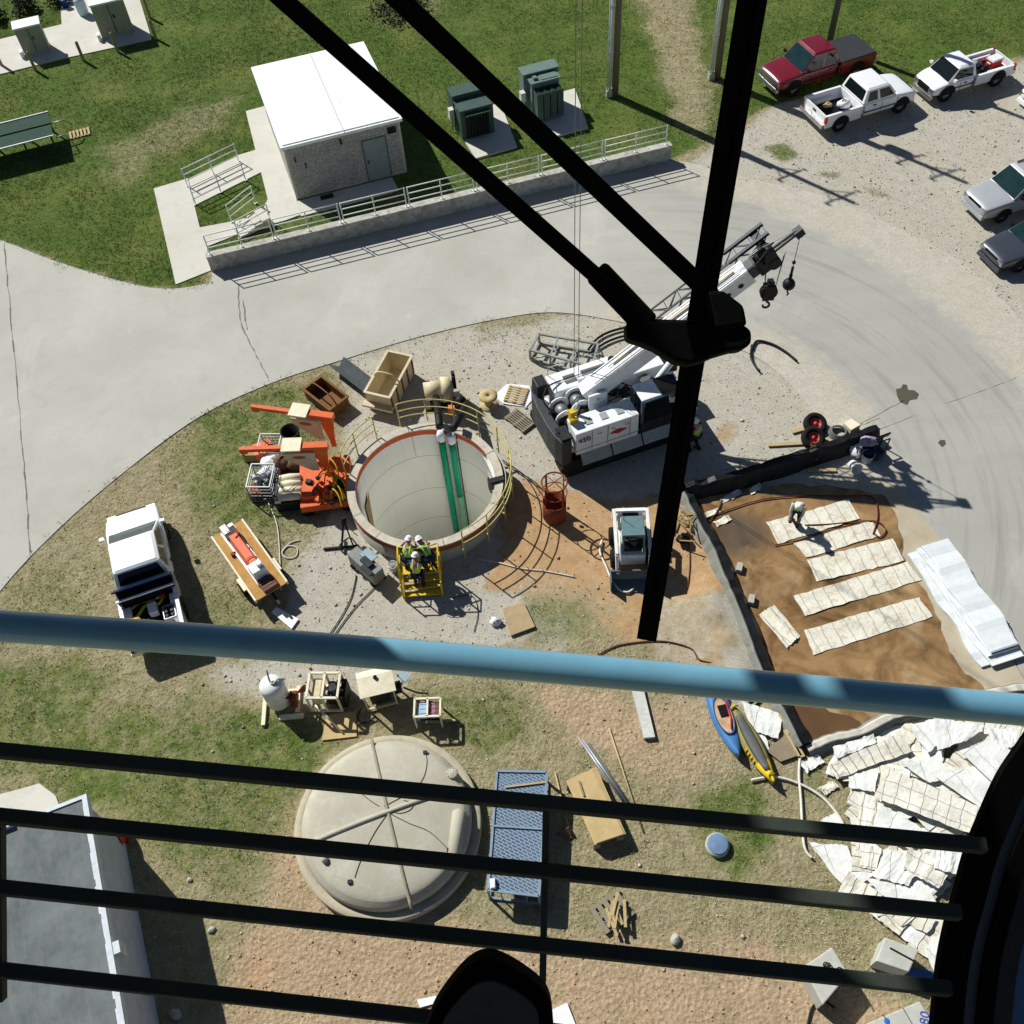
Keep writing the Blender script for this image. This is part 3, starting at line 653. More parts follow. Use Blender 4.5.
# ================================================================ cabinets, bollards, green structure at the top left
CAB = mt('cabinet_grey_green', (150,152,132), .6, grime=.35, gcol=(110,105,85))
CABT = mt('cabinet_top_white', (226,230,226), .5)
def cabinet(pb, w, dp, h, label):
    p = g(*pb, .05); r = thing('electrical_cabinet', label, 'cabinet', p, math.radians(17), 'electrical cabinets on the top left slab')
    b = MB(); b.box(0, w, 0, dp, .06, h); b.build('body', CAB, r)
    b = MB(); b.box(-.05, w+.05, -.06, dp+.05, h, h+.08); b.build('top', CABT, r)
    b = MB(); b.box(-.02, w+.02, -.02, dp+.02, 0, .06); b.build('plinth', CONC, r)
    b = MB(); b.box(w*.48, w*.5, -.02, 0, .15, h-.1); b.box(w*.55, w*.6, -.05, 0, h*.55, h*.65); b.build('door_seam', DKST, r)
    b = MB(); b.box(-.22, -.05, -.1, .25, 0, .35); b.build('pipe_stub', CABT, r)
cabinet((26,57), 1.35, .8, 1.5, 'smaller electrical cabinet with white top, left one on the slab')
cabinet((103,40), 1.75, 1.0, 1.85, 'larger electrical cabinet with white top, right one on the slab')
BOL = mt('faded_yellow_bollard', (150,146,96), .6, grime=.3)
for (x, y), lab in (((36,71),'post before the smaller cabinet'), ((84,61),'post between the two cabinets'), ((118,52),'post before the larger cabinet'), ((156,39),'post at the slab corner nearest the lawn'), ((150,18),'post at the slab edge furthest from the road'), ((2,66),'post cut by the left frame edge')):
    p = g(x, y); b = MB(); b.lathe([(.085,-.1),(.085,1.02),(.07,1.08),(.03,1.11),(.001,1.12)], n=12)
    tag(b.build('bollard', BOL, None, p), 'faded yellow bollard, '+lab, 'bollard', 'bollards round the cabinet slab')
p = g(84,14,.05); r = thing('barrel', 'pale blue plastic barrel beside the larger cabinet', 'barrel', p)
b = MB(); b.lathe([(.001,0),(.26,0),(.29,.1),(.3,.3),(.29,.33),(.3,.36),(.3,.6),(.29,.63),(.29,.8),(.25,.9),(.001,.91)], n=18); b.build('drum', mt('pale_blue_plastic', (178,200,208), .45), r)
b = MB(); b.cyl((.12,.05,.9), (.12,.05,.94), .04); b.build('bung', GREYP, r)
p = g(66,7,.05); b = MB(); b.lathe([(.001,0),(.17,0),(.2,.4),(.21,.42),(.001,.4)], n=14); b.tube([(-.2,0,.4),(-.14,0,.56),(.14,0,.56),(.2,0,.4)], .012, 6)
tag(b.build('bucket', mt('dark_blue_plastic', (30,52,98), .5), None, p), 'dark blue bucket beside the pale blue barrel', 'bucket')
# hedge row at the top left corner
a0 = g(-40, 30); a1 = g(60, 2)
def shrub(name, c, r, h, label, cat, grp, n=500, col=(44,64,30)):
    b = MB()
    for k in range(n):
        t = rnd.uniform(0, 6.283); z = rnd.random()**.7; rr = r*math.sqrt(rnd.random())*(1-.55*z)
        q = Vector((rr*math.cos(t), rr*math.sin(t), .05+z*h*(.7+.3*math.sin(3*t+c.x))))
        d = Vector((rnd.gauss(0,1), rnd.gauss(0,1), rnd.gauss(.5,.6))).normalized(); e = d.cross(Vector((rnd.gauss(0,1), rnd.gauss(0,1), 1))).normalized()
        s = rnd.uniform(.05, .13); b.add([q-d*s-e*s*.4, q+e*s*.5, q+d*s*1.2, q-e*s*.5], [(0,1,2,3)])
    root = thing(name, label, cat, (c.x, c.y, 0), 0, grp)
    b.build('foliage', mt('leaf_%d' % col[0], col, .7, var=.35, scale=9, bump=0), root)
    b = MB()
    for k in range(5):
        t = k*1.26; b.tube([(0,0,0), (math.cos(t)*r*.2, math.sin(t)*r*.2, h*.4), (math.cos(t)*r*.5, math.sin(t)*r*.5, h*.75)], [.03,.02,.008], 6)
    b.build('stem', POLEW, root)
for k in range(4):
    c = a0.lerp(a1, k/3); shrub('hedge_shrub', c, .95, .9, 'dark green low hedge shrub behind the top left slab', 'shrub', 'hedge behind the top left slab', 700, (38,56,30))
c = g(400, 12); shrub('weed_clump', c, 2.3, .5, 'dark clump of tall weeds on the lawn behind the house', 'weeds', None, 700, (46,60,34))
# green tilting panel structure on the left
P0 = g(-38,180); P1 = g(62,154); r0 = ang(P0, P1); L = (P1-P0).length
r = thing('green_steel_canopy', 'dark green steel panel canopy on short legs on the left lawn', 'canopy', P0, r0)
b = MB(); b.box(0, L, .15, 1.1, .95, 1.02); b.build('front_panel', DGREEN, r)
b = MB(); b.box(0, L, 1.14, 2.1, .98, 1.05); b.build('rear_panel', DGREEN, r)
for y, z in ((.1,.98),(1.12,1.04),(2.15,1.06)):
    b = MB(); b.bar((0,y,z), (L,y,z), .06); b.build('edge_rail', GALV if y != 1.12 else DGREEN, r)
for x in (.3, L*.36, L*.7, L-.15):
    for y in (.15, 2.05):
        b = MB(); b.bar((x,y,0), (x,y,.96), .08); b.build('leg', DGREEN, r)
b = MB(); b.tube([(L,1.3,.9), (L+.6,1.35,.9), (L+.9,1.35,.6)], .035, 8); b.tube([(L,.35,.7), (L+.5,.4,.7), (L+.7,.4,.1)], .03, 8); b.build('pipe', GALV, r)
p = g(80,134); r = thing('wooden_grate', 'small slatted wooden grate on the grass by the green canopy', 'grate', p, r0)
for k in range(6): b = MB(); b.box(-.5+k*.18, -.4+k*.18, -.32, .32, .04, .08); b.build('slat', WOOD, r)
b = MB(); b.box(-.5, .5, -.3, -.22, 0, .04); b.box(-.5, .5, .22, .3, 0, .04); b.build('bearer', WOOD, r)
# ================================================================ flat roofed building, lower left
def flatroof():
    t = NT('weathered_roof_felt'); v = t.coord()
    c = t.mix(t.ramp(t.noise(v, 1.2, 6, .7), .3, .7), lin((88,95,97)), lin((120,127,128)))
    mp = t.new('ShaderNodeMapping'); mp.inputs['Scale'].default_value = (.5,4,1); t.link(v, mp.inputs['Vector'])
    c = t.mix(t.math('MULTIPLY', t.ramp(t.noise(mp.outputs[0], 1.6, 7, .75), .5, .66), .45), c, lin((132,124,116)))
    c = t.mix(t.math('MULTIPLY', t.ramp(t.noise(v, 3, 7, .8, 1), .6, .75), .5), c, lin((78,76,72)))
    t.col(c); t.b.inputs['Roughness'].default_value = .85; t.b.inputs['Specular IOR Level'].default_value = .15; t.link(t.bump(t.noise(v, 6, 5), .3, .02), t.b.inputs['Normal']); return t.m
BH = 3.2
RC = g(85, 794, BH); R2 = g(138, 1010, BH+0)   # roof corner and a point down its right edge (approx.)
ea = ang(g(85,794,BH), g(122,1015,BH)); el = 14.0
r = thing('flat_roof_building', 'grey felt roofed building with white edge trim at lower left', 'building', (RC.x, RC.y, 0), ea)
# local x runs down the right edge, y positive to the right of travel is negative -> building lies at y<0
b = MB(); b.box(.12, el, -11, -.12, 0, BH-.25); wl_ = b.build('wall', mt('pale_render_wall', (186,192,200), .8, grime=.2, gcol=(160,160,160)), r)
b = MB(); b.box(.1, el, -11, -.1, BH-.25, BH-.04); b.build('roof', flatroof(), r)
TRW = mt('white_roof_trim', (200,207,212), .5, grime=.35, gcol=(150,150,150))
b = MB(); b.box(0, el, -.1, .03, BH-.28, BH); b.box(0, .1, -11, -.1, BH-.28, BH); b.build('edge_trim', TRW, r)
x = .3
while x < 9:
    l = rnd.uniform(.3, .8); b = MB(); b.box(x, x+l, -.112-rnd.uniform(0,.035), -.1, BH-.04, BH-.02); b.build('flashing', TRW, r); x += l+rnd.uniform(.1, .5)
b = MB(); b.box(4.1, 4.4, .03, .2, BH-.5, BH-.02); b.build('scupper', TRW, r)
b = MB(); b.box(-.03, .12, -2.6, -1.9, BH-.1, BH+.1); b.build('roof_hatch', TRW, r)
for xx in (6.2, 6.7): b = MB(); b.cyl((xx,.02,.1), (xx,.02,BH-.3), .03, n=6); b.build('ladder_rail', GREYP, r)
b = MB()
for k in range(8): b.cyl((6.2,.02,.4+k*.35), (6.7,.02,.4+k*.35), .015, n=6)
b.build('ladder_rung', GREYP, r)
b = MB(); b.prism([(3.0,-6.5),(4.0,-5.9),(4.6,-6.3),(4.3,-7.6),(3.2,-7.4)], BH-.04, BH-.02); b.build('roof_patch', mt('torn_blue_felt', (96,112,140), .6, grime=.5), r)
p = g(121,838); r = thing('hose_reel', 'red hose reel in the shade beside the grey roofed building', 'hose reel', p, ea)
b = MB(); b.cyl((0,-.12,.42), (0,.12,.42), .28, n=18); b.build('drum', mt('red_hose', (168,44,38), .6), r)
b = MB(); b.cyl((0,-.16,.42), (0,-.13,.42), .36, n=18); b.cyl((0,.13,.42), (0,.16,.42), .36, n=18); b.box(-.25,.25,-.2,.2,0,.06); b.box(-.04,.04,-.2,-.16,0,.45); b.box(-.04,.04,.16,.2,0,.45); b.build('stand', REDM, r)
for px, py, s, lab in ((212,930,.13,'pale stone lying in the shade nearest the lawn'),(176,1015,.2,'pale stone lying deep in the building shade'),(150,1008,.25,'grey stone in the shade close to the wall'),(190,880,.1,'small white stone beside the building shadow'),(675,940,.2,'brown stone lying on bare soil right of the pallet scraps')):
    b = MB(); b.ball((0,0,s*.3), s, 8, (1,.7,.5))
    for i, v in enumerate(b.v): b.v[i] = tuple(k*rnd.uniform(.8,1.15) for k in v)
    tag(b.build('stone', CONC, None, g(px, py), rnd.random()*3), lab, 'stone', 'loose stones')
# ================================================================ dome tank
DC = g(388, 825, .2); DC.z = 0
def domem():
    t = NT('dome_concrete'); v = t.coord()
    c = t.mix(t.ramp(t.noise(v, .8, 6, .7), .3, .7), lin((164,159,141)), lin((182,177,159)))
    c = t.mix(t.math('MULTIPLY', t.ramp(t.noise(v, 1.4, 7, .75, .7), .5, .72), .4), c, lin((206,206,198)))
    c = t.mix(t.math('MULTIPLY', t.ramp(t.noise(v, 3, 7, .8), .56, .75), .4), c, lin((138,130,110)))
    t.col(c); t.b.inputs['Roughness'].default_value = .85; t.link(t.bump(t.noise(v, 12, 5), .3, .02), t.b.inputs['Normal']); return t.m
DM = domem()
r = thing('dome_tank', 'round beige concrete tank cover with crossed ribs on its dome', 'tank', DC)
b = MB(); b.lathe([(2.72,-.1),(2.72,.3),(2.7,.33),(2.42,.33),(2.42,.2)], n=96); b.build('base_ring', mt('ring_concrete', (178,170,148), .85, grime=.4, gcol=(130,122,100), scale=1.5, bump=.4), r)
RS = 2.46; HT = .95
prof = [(RS, .2), (RS, .5), (RS-.05, .6), (RS-.14, .66)]+[(RS*math.cos(t)*.94, .66+(HT-.66)*math.sin(t)) for t in [k/14*math.pi/2 for k in range(1, 14)]]+[(.001, HT)]
b = MB(); b.lathe(prof, n=96); b.build('dome', DM, r)
dz = lambda q: .66+(HT-.66)*math.sqrt(max(0, 1-(q/(RS*.94))**2))
def rib(pa, pb, rad, name, mat):
    a = g(*pa, .8)-DC; c = g(*pb, .8)-DC; pts = []
    for k in range(25):
        q = a.lerp(c, k/24); q.z = dz(min(math.hypot(q.x, q.y), 2.28)); pts.append(q)
    b = MB(); b.tube(pts, rad, 8); return b.build(name, mat, r)
rib((371,738), (411,908), .05, 'rib', mt('rib_concrete_dark', (150,142,122), .85, grime=.4))
rib((310,843), (462,786), .075, 'rib', DM)
def ondome(x, y): p = g(x, y, .8)-DC; p.z = dz(min(2.28, math.hypot(p.x, p.y))); return p
p = ondome(452,773); b = MB(); b.lathe([(.17,-.1),(.17,.08),(.14,.1),(.001,.11)], p, 18); pipe = b.build('vent_cap', DM, r)
b = MB()
for k in range(10): b.ball(p+Vector((.15*math.cos(k*.628), .15*math.sin(k*.628), .1)), .018, 6)
b.build('bolt', CONC, pipe)
p = ondome(325,860); b = MB(); b.lathe([(.1,-.1),(.1,.1),(.08,.14),(.001,.16)], p, 14); b.build('vent_cap', DM, r)
p0 = ondome(459,812); p1 = ondome(453,858); b = MB(); b.tube([p0+(p0-p1).normalized()*.1, p0, p1, p1+(p1-p0).normalized()*.1], [.05,.2,.2,.05], 14); b.build('half_pipe_cover', DM, r)
WIRE = mt('thin_cable', (84,78,64), .8)
for pts in ([(385,808),(400,800),(414,792),(424,778),(427,762),(425,752)], [(390,815),(410,825),(430,833),(449,850)], [(388,816),(375,835),(362,860),(355,878)], [(388,808),(398,815),(410,812),(414,805),(404,802)], [(380,808),(372,803),(362,795)]):
    b = MB(); b.tube([ondome(*q)+Vector((0,0,.012)) for q in spline(pts, 5)], .01, 5); b.build('cable', WIRE, r)
for q in ((425,752),(449,850),(350,882)):
    pp = ondome(*q); b = MB(); b.box(pp.x-.06, pp.x+.06, pp.y-.05, pp.y+.05, pp.z-.02, pp.z+.06); b.build('cable_clamp', DKST, r)
SOLID.append(([(388+94*math.cos(k*.2618), 825+94*math.sin(k*.2618)) for k in range(24)], 0))
# ================================================================ vehicles (x forward, y to the left, origin on the ground at mid wheelbase)
def section(x, w, zb, zt, crown=.03, rb=.1, rt=.1):
    """closed cross-section of a car body, counter-clockwise seen from +x"""
    h = [(w-.04, zb), (w, zb+rb), (w, zt-rt), (w-.05, zt-.03), (w-.14, zt), (w*.4, zt+crown)]
    return [(x, a, z) for a, z in h]+[(x, -a, z) for a, z in h[::-1]]
def quad_on(face, u0, u1, v0, v1, off):
    a, b_, c, d = [Vector(p) for p in face]   # a bottom-start, b bottom-end, c top-end, d top-start
    P = lambda u, v: (a.lerp(b_, u)).lerp(d.lerp(c, u), v)
    n = (b_-a).cross(d-a).normalized()
    return [P(u0,v0)+n*off, P(u1,v0)+n*off, P(u1,v1)+n*off, P(u0,v1)+n*off]
def pane(name, face, u0, u1, v0, v1, mat, par, off=.006):
    q = quad_on(face, u0, u1, v0, v1, off); n = (q[1]-q[0]).cross(q[3]-q[0]).normalized()
    b = MB(); b.add([p-n*.012 for p in q]+q, [(3,2,1,0),(4,5,6,7),(0,1,5,4),(1,2,6,5),(2,3,7,6),(3,0,4,7)]); return b.build(name, mat, par)
def wheel(par, x, y, r=.38, wd=.26, rimm=CHROME):
    s = 1 if y > 0 else -1
    b = MB(); b.lathe([(r*.55,-wd/2),(r*.93,-wd/2),(r,-wd/2+.04),(r,wd/2-.04),(r*.93,wd/2),(r*.55,wd/2),(r*.55,-wd/2)], n=24)
    b.xf(Matrix.Translation((x,y,r)) @ Matrix.Rotation(math.pi/2, 4, 'X')); t = b.build('wheel', TYRE, par)
    b = MB(); b.cyl((x,y-s*.02,r), (x,y+s*(wd/2-.05),r), r*.56, n=20)
    for k in range(6): a = k*1.047; b.obox((x+math.cos(a)*r*.32, y+s*(wd/2-.04), r+math.sin(a)*r*.32), (r*.3,.03,.06), (0,-a,0))
    b.cyl((x,y+s*(wd/2-.05),r), (x,y+s*(wd/2-.02),r), r*.14, n=10); b.build('rim', rimm, t)
def greenhouse(par, paint, xs, w0, w1, zb, zr, panes, glass):
    """xs = (rear bottom, rear top, front top, front bottom)"""
    rb, rtp, ft, fb = xs
    base = [(rb,-w0,zb),(fb,-w0+.03,zb),(fb,w0-.03,zb),(rb,w0,zb)]
    r1 = [(rtp,-w1,zr-.07),(ft,-w1,zr-.07),(ft,w1,zr-.07),(rtp,w1,zr-.07)]
    r2 = [(rtp+.08,-w1+.1,zr-.01),(ft-.1,-w1+.1,zr-.01),(ft-.1,w1-.1,zr-.01),(rtp+.08,w1-.1,zr-.01)]
    b = MB(); b.loft([base, r1], False, False); b.loft([r1, r2], True, False)
    o = len(b.v); b.add(r2+[((rtp+ft)/2, 0, zr+.03)], [(0,1,4),(1,2,4),(2,3,4),(3,0,4)], True)
    cab = b.build('cab', paint, par, bevel=.05)
    sideR = [base[0], base[1], r1[1], r1[0]]; sideL = [base[2], base[3], r1[3], r1[2]]
    front = [base[1], base[2], r1[2], r1[1]]; rear = [base[3], base[0], r1[0], r1[3]]
    pane('windshield', front, .03, .97, .05, .95, glass, par)
    pane('rear_window', rear, .08, .92, .12, .9, GLASS, par)
    for u0, u1 in panes:
        pane('side_window', sideR, u0, u1, .1, .86, GLASS, par); pane('side_window', sideL, 1-u1, 1-u0, .1, .86, GLASS, par)
    return cab
def soft(o):
    m_ = o.modifiers.new('round', 'SUBSURF'); m_.levels = m_.render_levels = 2; return o
def mirrors(par, x, y, z, mat):
    for s in (-1, 1):
        b = MB(); b.box(x-.05, x+.07, min(s*(y), s*(y+.15)), max(s*y, s*(y+.15)), z, z+.11); b.build('mirror', mat, par)
def front_end(par, xf, w, z, grillem, paint, bumper):
    for s in (-1, 1):
        b = MB(); b.box(xf-.12, xf+.02, s*(w-.22)-.15, s*(w-.22)+.15, z-.08, z+.1); b.build('headlight', CHROME, par)
    b = MB(); b.box(xf-.05, xf+.03, -(w-.4), w-.4, z-.14, z+.12)
    b.build('grille', grillem, par)
    b = MB(); b.box(xf-.14, xf+.07, -w+.06, w-.06, z-.4, z-.2, .03, .03); b.build('bumper', bumper, par, bevel=.03)
def pickup(label, front_c, rear_c, near_left, paint, xs, bed, panes, group, name='pickup_truck', tonneau=False, wb=3.6, w=.97, zb=1.08, zr=1.82, nose=.95, tail=1.15, bumper=CHROME, glass=GLASS, pos=None):
    if pos is None:
        a, c = g(*front_c), g(*rear_c); th = ang(c, a)
        lat = Vector((-math.sin(th), math.cos(th), 0)); mid = (a+c)/2 + lat*(-(w-.12) if near_left else (w-.12))
    else: mid, th = pos
    r = thing(name, label, 'pickup truck', (mid.x, mid.y, .03), th, group)
    xF = wb/2+nose; xR = -wb/2-tail; xb = bed
    S = [section(xb, w, .38, zb-.02), section(xs[0]+.3, w, .36, zb), section(xs[3]-.05, w, .36, zb), section(xs[3]+.1, w, .36, zb-.02), section(xF-.35, w-.03, .38, zb-.1), section(xF-.1, w-.08, .4, zb-.18), section(xF, w-.14, .45, zb-.3, .0)]
    b = MB(); b.loft(S); soft(b.build('body', paint, r))
    greenhouse(r, paint, xs, w-.06, w-.2, zb-.02, zr, panes, glass)
    zs = zb-.04
    b = MB(); b.box(xR+.06, xb-.003, w-.13, w-.01, .42, zs); b.box(xR+.06, xb-.003, -w+.01, -w+.13, .42, zs); b.box(xR+.06, xb-.003, -w+.13, w-.13, .5, .58); b.box(xb-.06, xb-.003, -w+.13, w-.13, .58, zs)
    for s in (-1, 1): b.box(-wb/2-.5, -wb/2+.5, min(s*(w-.33), s*(w-.13)), max(s*(w-.33), s*(w-.13)), .58, .8)
    b.build('bed', paint, r)
    b = MB(); b.box(xR+.13, xb-.07, -w+.35, w-.35, .581, .6)
    for k in range(9): b.box(xR+.13, xb-.07, -w+.4+k*.145, -w+.45+k*.145, .6, .612)
    b.build('bed_liner', BLACK, r)
    b = MB(); b.box(xR, xR+.06, -w+.03, w-.03, .5, zs); tg = b.build('tailgate', paint, r)
    b = MB(); b.box(xR-.02, xR, -.12, .12, .85, .93); b.build('handle', BLACK, tg)
    b = MB(); b.box(xR-.14, xR-.002, -w+.04, w-.04, .42, .62); b.build('bumper', bumper, r)
    for s in (-1, 1):
        b = MB(); b.box(xR-.01, xR+.1, min(s*(w-.12), s*(w+.003)), max(s*(w-.12), s*(w+.003)), .66, .98); b.build('taillight', REDM, r)
    if tonneau:
        b = MB(); b.box(xR+.03, xb-.01, -w+.02, w-.02, zs, zs+.04, .02, .02); b.build('tonneau_cover', mt('black_vinyl', (52,54,58), .6, var=.1), r)
    front_end(r, xF-.03, w-.06, zb-.34, BLACK if paint is not CARR else CHROME, paint, bumper)
    for x in (wb/2, -wb/2):
        for s in (-1, 1):
            wheel(r, x, s*(w-.12))
            b = MB(); n = 14; pts = [(x+.47*math.cos(math.pi*k/n), .4+.47*math.sin(math.pi*k/n)) for k in range(n+1)]
            b.add([(p[0], s*(w+.004), p[1]) for p in pts], [list(range(n+1)) if s < 0 else list(range(n+1))[::-1]]); b.build('wheel_arch', BLACK, r)
    mirrors(r, xs[3]-.25, w, zb+.08, BLACK if paint is CARR else paint)
    for s in (-1, 1):
        b = MB(); b.box(xs[0]+.55, xs[0]+.7, min(s*w, s*(w+.03)), max(s*w, s*(w+.03)), zb-.18, zb-.14); b.build('door_handle', BLACK, r)
        for xd in (xs[0]+.05, (xs[0]*.45+xs[3]*.55), xs[3]-.02): b = MB(); b.box(xd, xd+.018, min(s*(w-.02), s*(w+.006)), max(s*(w-.02), s*(w+.006)), .5, zb-.12); b.build('door_seam', GREYP, r)
        b = MB(); b.box(xs[0]+.1, xs[3]-.1, min(s*w, s*(w+.012)), max(s*w, s*(w+.012)), .62, .68); b.build('side_trim', BLACK, r)
    return r
LOT = 'pickup trucks parked in the gravel lot'
t_red = pickup('dark red pickup with a black bed cover parked on the grass edge', (789,97), (856,76), True, CARR, (-.75,-.45,.8,1.45), -.78, [(.1,.44),(.5,.92)], LOT, tonneau=True, glass=TGLASS, tail=1.0)
t_ext = pickup('white extended cab pickup with cluttered open bed, right of the red one', (896,113), (838,131), False, CARW, (-.55,-.35,.85,1.35), -.58, [(.1,.42),(.5,.92)], LOT, wb=3.35, zr=1.7, nose=.82, tail=.9)
t_sml = pickup('small white single cab pickup at the far end, red cooler in bed', (941,102), (994,86), True, CARW, (-.1,.05,.95,1.5), -.13, [(.14,.9)], LOT, wb=2.9, w=.86, zb=.96, zr=1.56, nose=.8, tail=.9)
c0 = g(158,644,.9); c1 = g(129,503,.9); th = ang(c0, c1)
mid = flat(c0.lerp(c1, .5))
t_ll = pickup('white work pickup with open navy toolbox, parked alone on dry grass', None, None, True, CARW, (-.6,-.42,.85,1.75), -.7, [(.08,.44),(.5,.9)], None, pos=(mid, th), wb=3.5, zr=1.74, tail=1.05, glass=TGLASS)
# the open toolbox is bolted behind the cab of that truck
b = MB(); b.box(-1.2, -.74, -.93, .93, .75, 1.2)
b.build('toolbox', mt('black_toolbox', (20,22,26), .5), t_ll)
b = MB(); b.obox((-.92, 0, 1.42), (.05, 1.9, .6), (0,-.75,0)); lid = b.build('toolbox_lid', mt('navy_toolbox_lid', (26,38,72), .35), t_ll)
b = MB(); b.box(-1.24, -1.18, -.95, .95, 1.2, 1.26); b.build('bed_rail', CARW, t_ll)
def sedan(label, pos, th, paint, cat, wb, L, w, zb, zr, xs, panes, name, sunroof=False, roofrack=False):
    r = thing(name, label, cat, (pos.x, pos.y, 0), th)
    xF, xR = L/2+.05, -L/2+.05
    S = [section(xR, w-.14, .45, zb-.12, .0), section(xR+.12, w-.06, .34, zb-.06), section(xs[0], w, .3, zb), section(xs[3]-.05, w, .3, zb), section(xs[3]+.15, w, .3, zb-.03), section(xF-.35, w-.05, .33, zb-.12), section(xF-.1, w-.12, .36, zb-.2), section(xF, w-.22, .42, zb-.3, 0)]
    b = MB(); b.loft(S); soft(b.build('body', paint, r))
    greenhouse(r, paint, xs, w-.05, w-.2, zb-.02, zr, panes, TGLASS)
    if sunroof: b = MB(); b.box(xs[1]+1.0, xs[1]+1.6, -.42, .42, zr+.0, zr+.035); b.build('sunroof', GLASS, r)
    if roofrack:
        for s in (-1, 1): b = MB(); b.bar((xs[1]+.2, s*.56, zr+.04), (xs[2]-.2, s*.56, zr+.04), .04); b.build('roof_rail', BLACK, r)
    front_end(r, xF-.05, w-.1, zb-.34, BLACK, paint, paint)
    b = MB(); b.box(xR-.08, xR+.05, -w+.08, w-.08, .35, .55); b.build('bumper', paint, r)
    for s in (-1, 1): b = MB(); b.box(xR-.01, xR+.1, s*(w-.25)-.12, s*(w-.25)+.12, zb-.3, zb-.14); b.build('taillight', REDM, r)
    for x in (wb/2, -wb/2):
        for s in (-1, 1):
            wheel(r, x, s*(w-.12), .33, .22)
            b = MB(); n = 12; pts = [(x+.41*math.cos(math.pi*k/n), .34+.41*math.sin(math.pi*k/n)) for k in range(n+1)]
            b.add([(p[0], s*(w+.004), p[1]) for p in pts], [list(range(n+1)) if s < 0 else list(range(n+1))[::-1]]); b.build('wheel_arch', BLACK, r)
    mirrors(r, xs[3]-.3, w-.02, zb+.04, BLACK)
    return r
th = ang(g(1024,207), g(989,218)); fw_ = Vector((math.cos(th), math.sin(th), 0)); lt = Vector((-fw_.y, fw_.x, 0))
pw = g(999,222)
suv = sedan('silver four wheel drive with a dark sunroof, cut by the right edge', pw-fw_*1.35-lt*.8, th, CARS, 'car', 2.7, 4.6, .9, 1.05, 1.75, (-2.1,-1.75,.35,1.05), [(.05,.3),(.35,.6),(.66,.93)], 'parked_car', True, True)
pw = g(1017,271)
car = sedan('dark grey sedan parked beside the silver car, cut by the right edge', pw-fw_*1.3-lt*.75, th, CARG, 'car', 2.6, 4.5, .87, .9, 1.42, (-1.5,-.9,.2,1.0), [(.1,.48),(.54,.9)], 'parked_car')
pw = g(1042,106)
car2 = sedan('white car whose nose just enters the right edge beyond the pickups', pw-fw_*1.3-lt*.0, th, CARW, 'car', 2.6, 4.5, .87, .9, 1.42, (-1.5,-.9,.2,1.0), [(.1,.48),(.54,.9)], 'parked_car')
# loads lying in the truck beds ------------------------------------------------
def at_bed(tr, x, y, z=.62): return tr.matrix_basis @ Vector((x, y, z-.03+.0))
bpy.context.view_layer.update()
def put(o, tr, x, y, z=.61, rz=0.0): o.location = at_bed(tr, x, y, z); o.rotation_euler.z = tr.rotation_euler.z+rz; return o
def crumple(b, amt=.03, seed=1):
    q = random.Random(seed); b.v = [tuple(k+q.uniform(-amt, amt) for k in p) for p in b.v]; return b
b = crumple(MB().ball((0,0,.2), .3, 12, (1.2,.9,.7)), .05); put(tag(b.build('sack', BAG), 'big white sack in the bed of the extended cab pickup', 'sack'), t_ext, -1.0, -.1)
b = crumple(MB().ball((0,0,.12), .2, 10, (1.3,.9,.6)), .03, 2); put(tag(b.build('sack', WOOD), 'small tan sack beside the big white sack in pickup bed', 'sack'), t_ext, -1.65, .25)
b = MB(); b.box(-.2,.2,-.15,.15,0,.2,.02,.02); put(tag(b.build('plastic_tub', WHITE), 'white plastic tub by the tailgate of the extended cab pickup', 'tub'), t_ext, -2.4, .3)
def cooler(): 
    r = thing('cooler', 'red cooler with white lid in the small white pickup bed', 'cooler'); b = MB(); b.box(-.32,.32,-.22,.22,0,.36); b.build('body', REDM, r); b = MB(); b.box(-.34,.34,-.24,.24,.36,.44,.02,.02); b.build('lid', WHITE, r); b = MB(); b.box(-.36,-.32,-.1,.1,.2,.26); b.box(.32,.36,-.1,.1,.2,.26); b.build('handle', WHITE, r); return r
put(cooler(), t_sml, -1.75, .0, .61, .1)
b = crumple(MB().ball((0,0,.15), .24, 10, (1.1,1,.7)), .05, 5); put(tag(b.build('rubbish_bag', mt('grey_bag', (120,126,138), .5)), 'grey rubbish bag in the small white pickup bed', 'bag'), t_sml, -1.0, -.3)
b = crumple(MB().ball((0,0,.12), .2, 10, (1,1,.7)), .05, 6); put(tag(b.build('rubbish_bag', BLACK), 'black rubbish bag next to the red cooler in bed', 'bag'), t_sml, -1.05, .25)
# work truck load
def cone():
    r = thing('traffic_cone', 'orange traffic cone lying in the work pickup bed', 'traffic cone'); b = MB(); b.cyl((0,0,.14), (.65,0,.1), .13, .03, 14); b.build('cone_body', mt('cone_orange', (232,70,30), .5), r); b = MB(); b.box(-.04,0,-.17,.17,0,.34); b.build('cone_base', BLACK, r); b = MB(); b.cyl((.25,0,.128), (.36,0,.118), .103, .085, 14); b.build('cone_band', WHITE, r); return r
put(cone(), t_ll, -1.15, -.55, .62, 1.5)
b = MB(); b.tube(spline([(-.7,-.1,.06),(-.3,.15,.08),(.1,-.05,.1),(.5,.12,.08),(.8,-.1,.06)], 6), .05, 8); put(tag(b.build('hose_bundle', mt('lime_hose', (190,210,50), .5)), 'lime yellow hose bundle across the work pickup bed', 'hose'), t_ll, -1.35, .1, .62, 1.9)
b = MB(); b.tube(spline([(-.6,-.1,.06),(-.2,.1,.08),(.2,0,.1),(.6,.1,.06)], 6), .045, 8); put(tag(b.build('hose_bundle', mt('yellow_hose', (214,196,50), .5)), 'short yellow hose across the work pickup bed near the cab', 'hose'), t_ll, -1.1, .15, .62, 1.7)
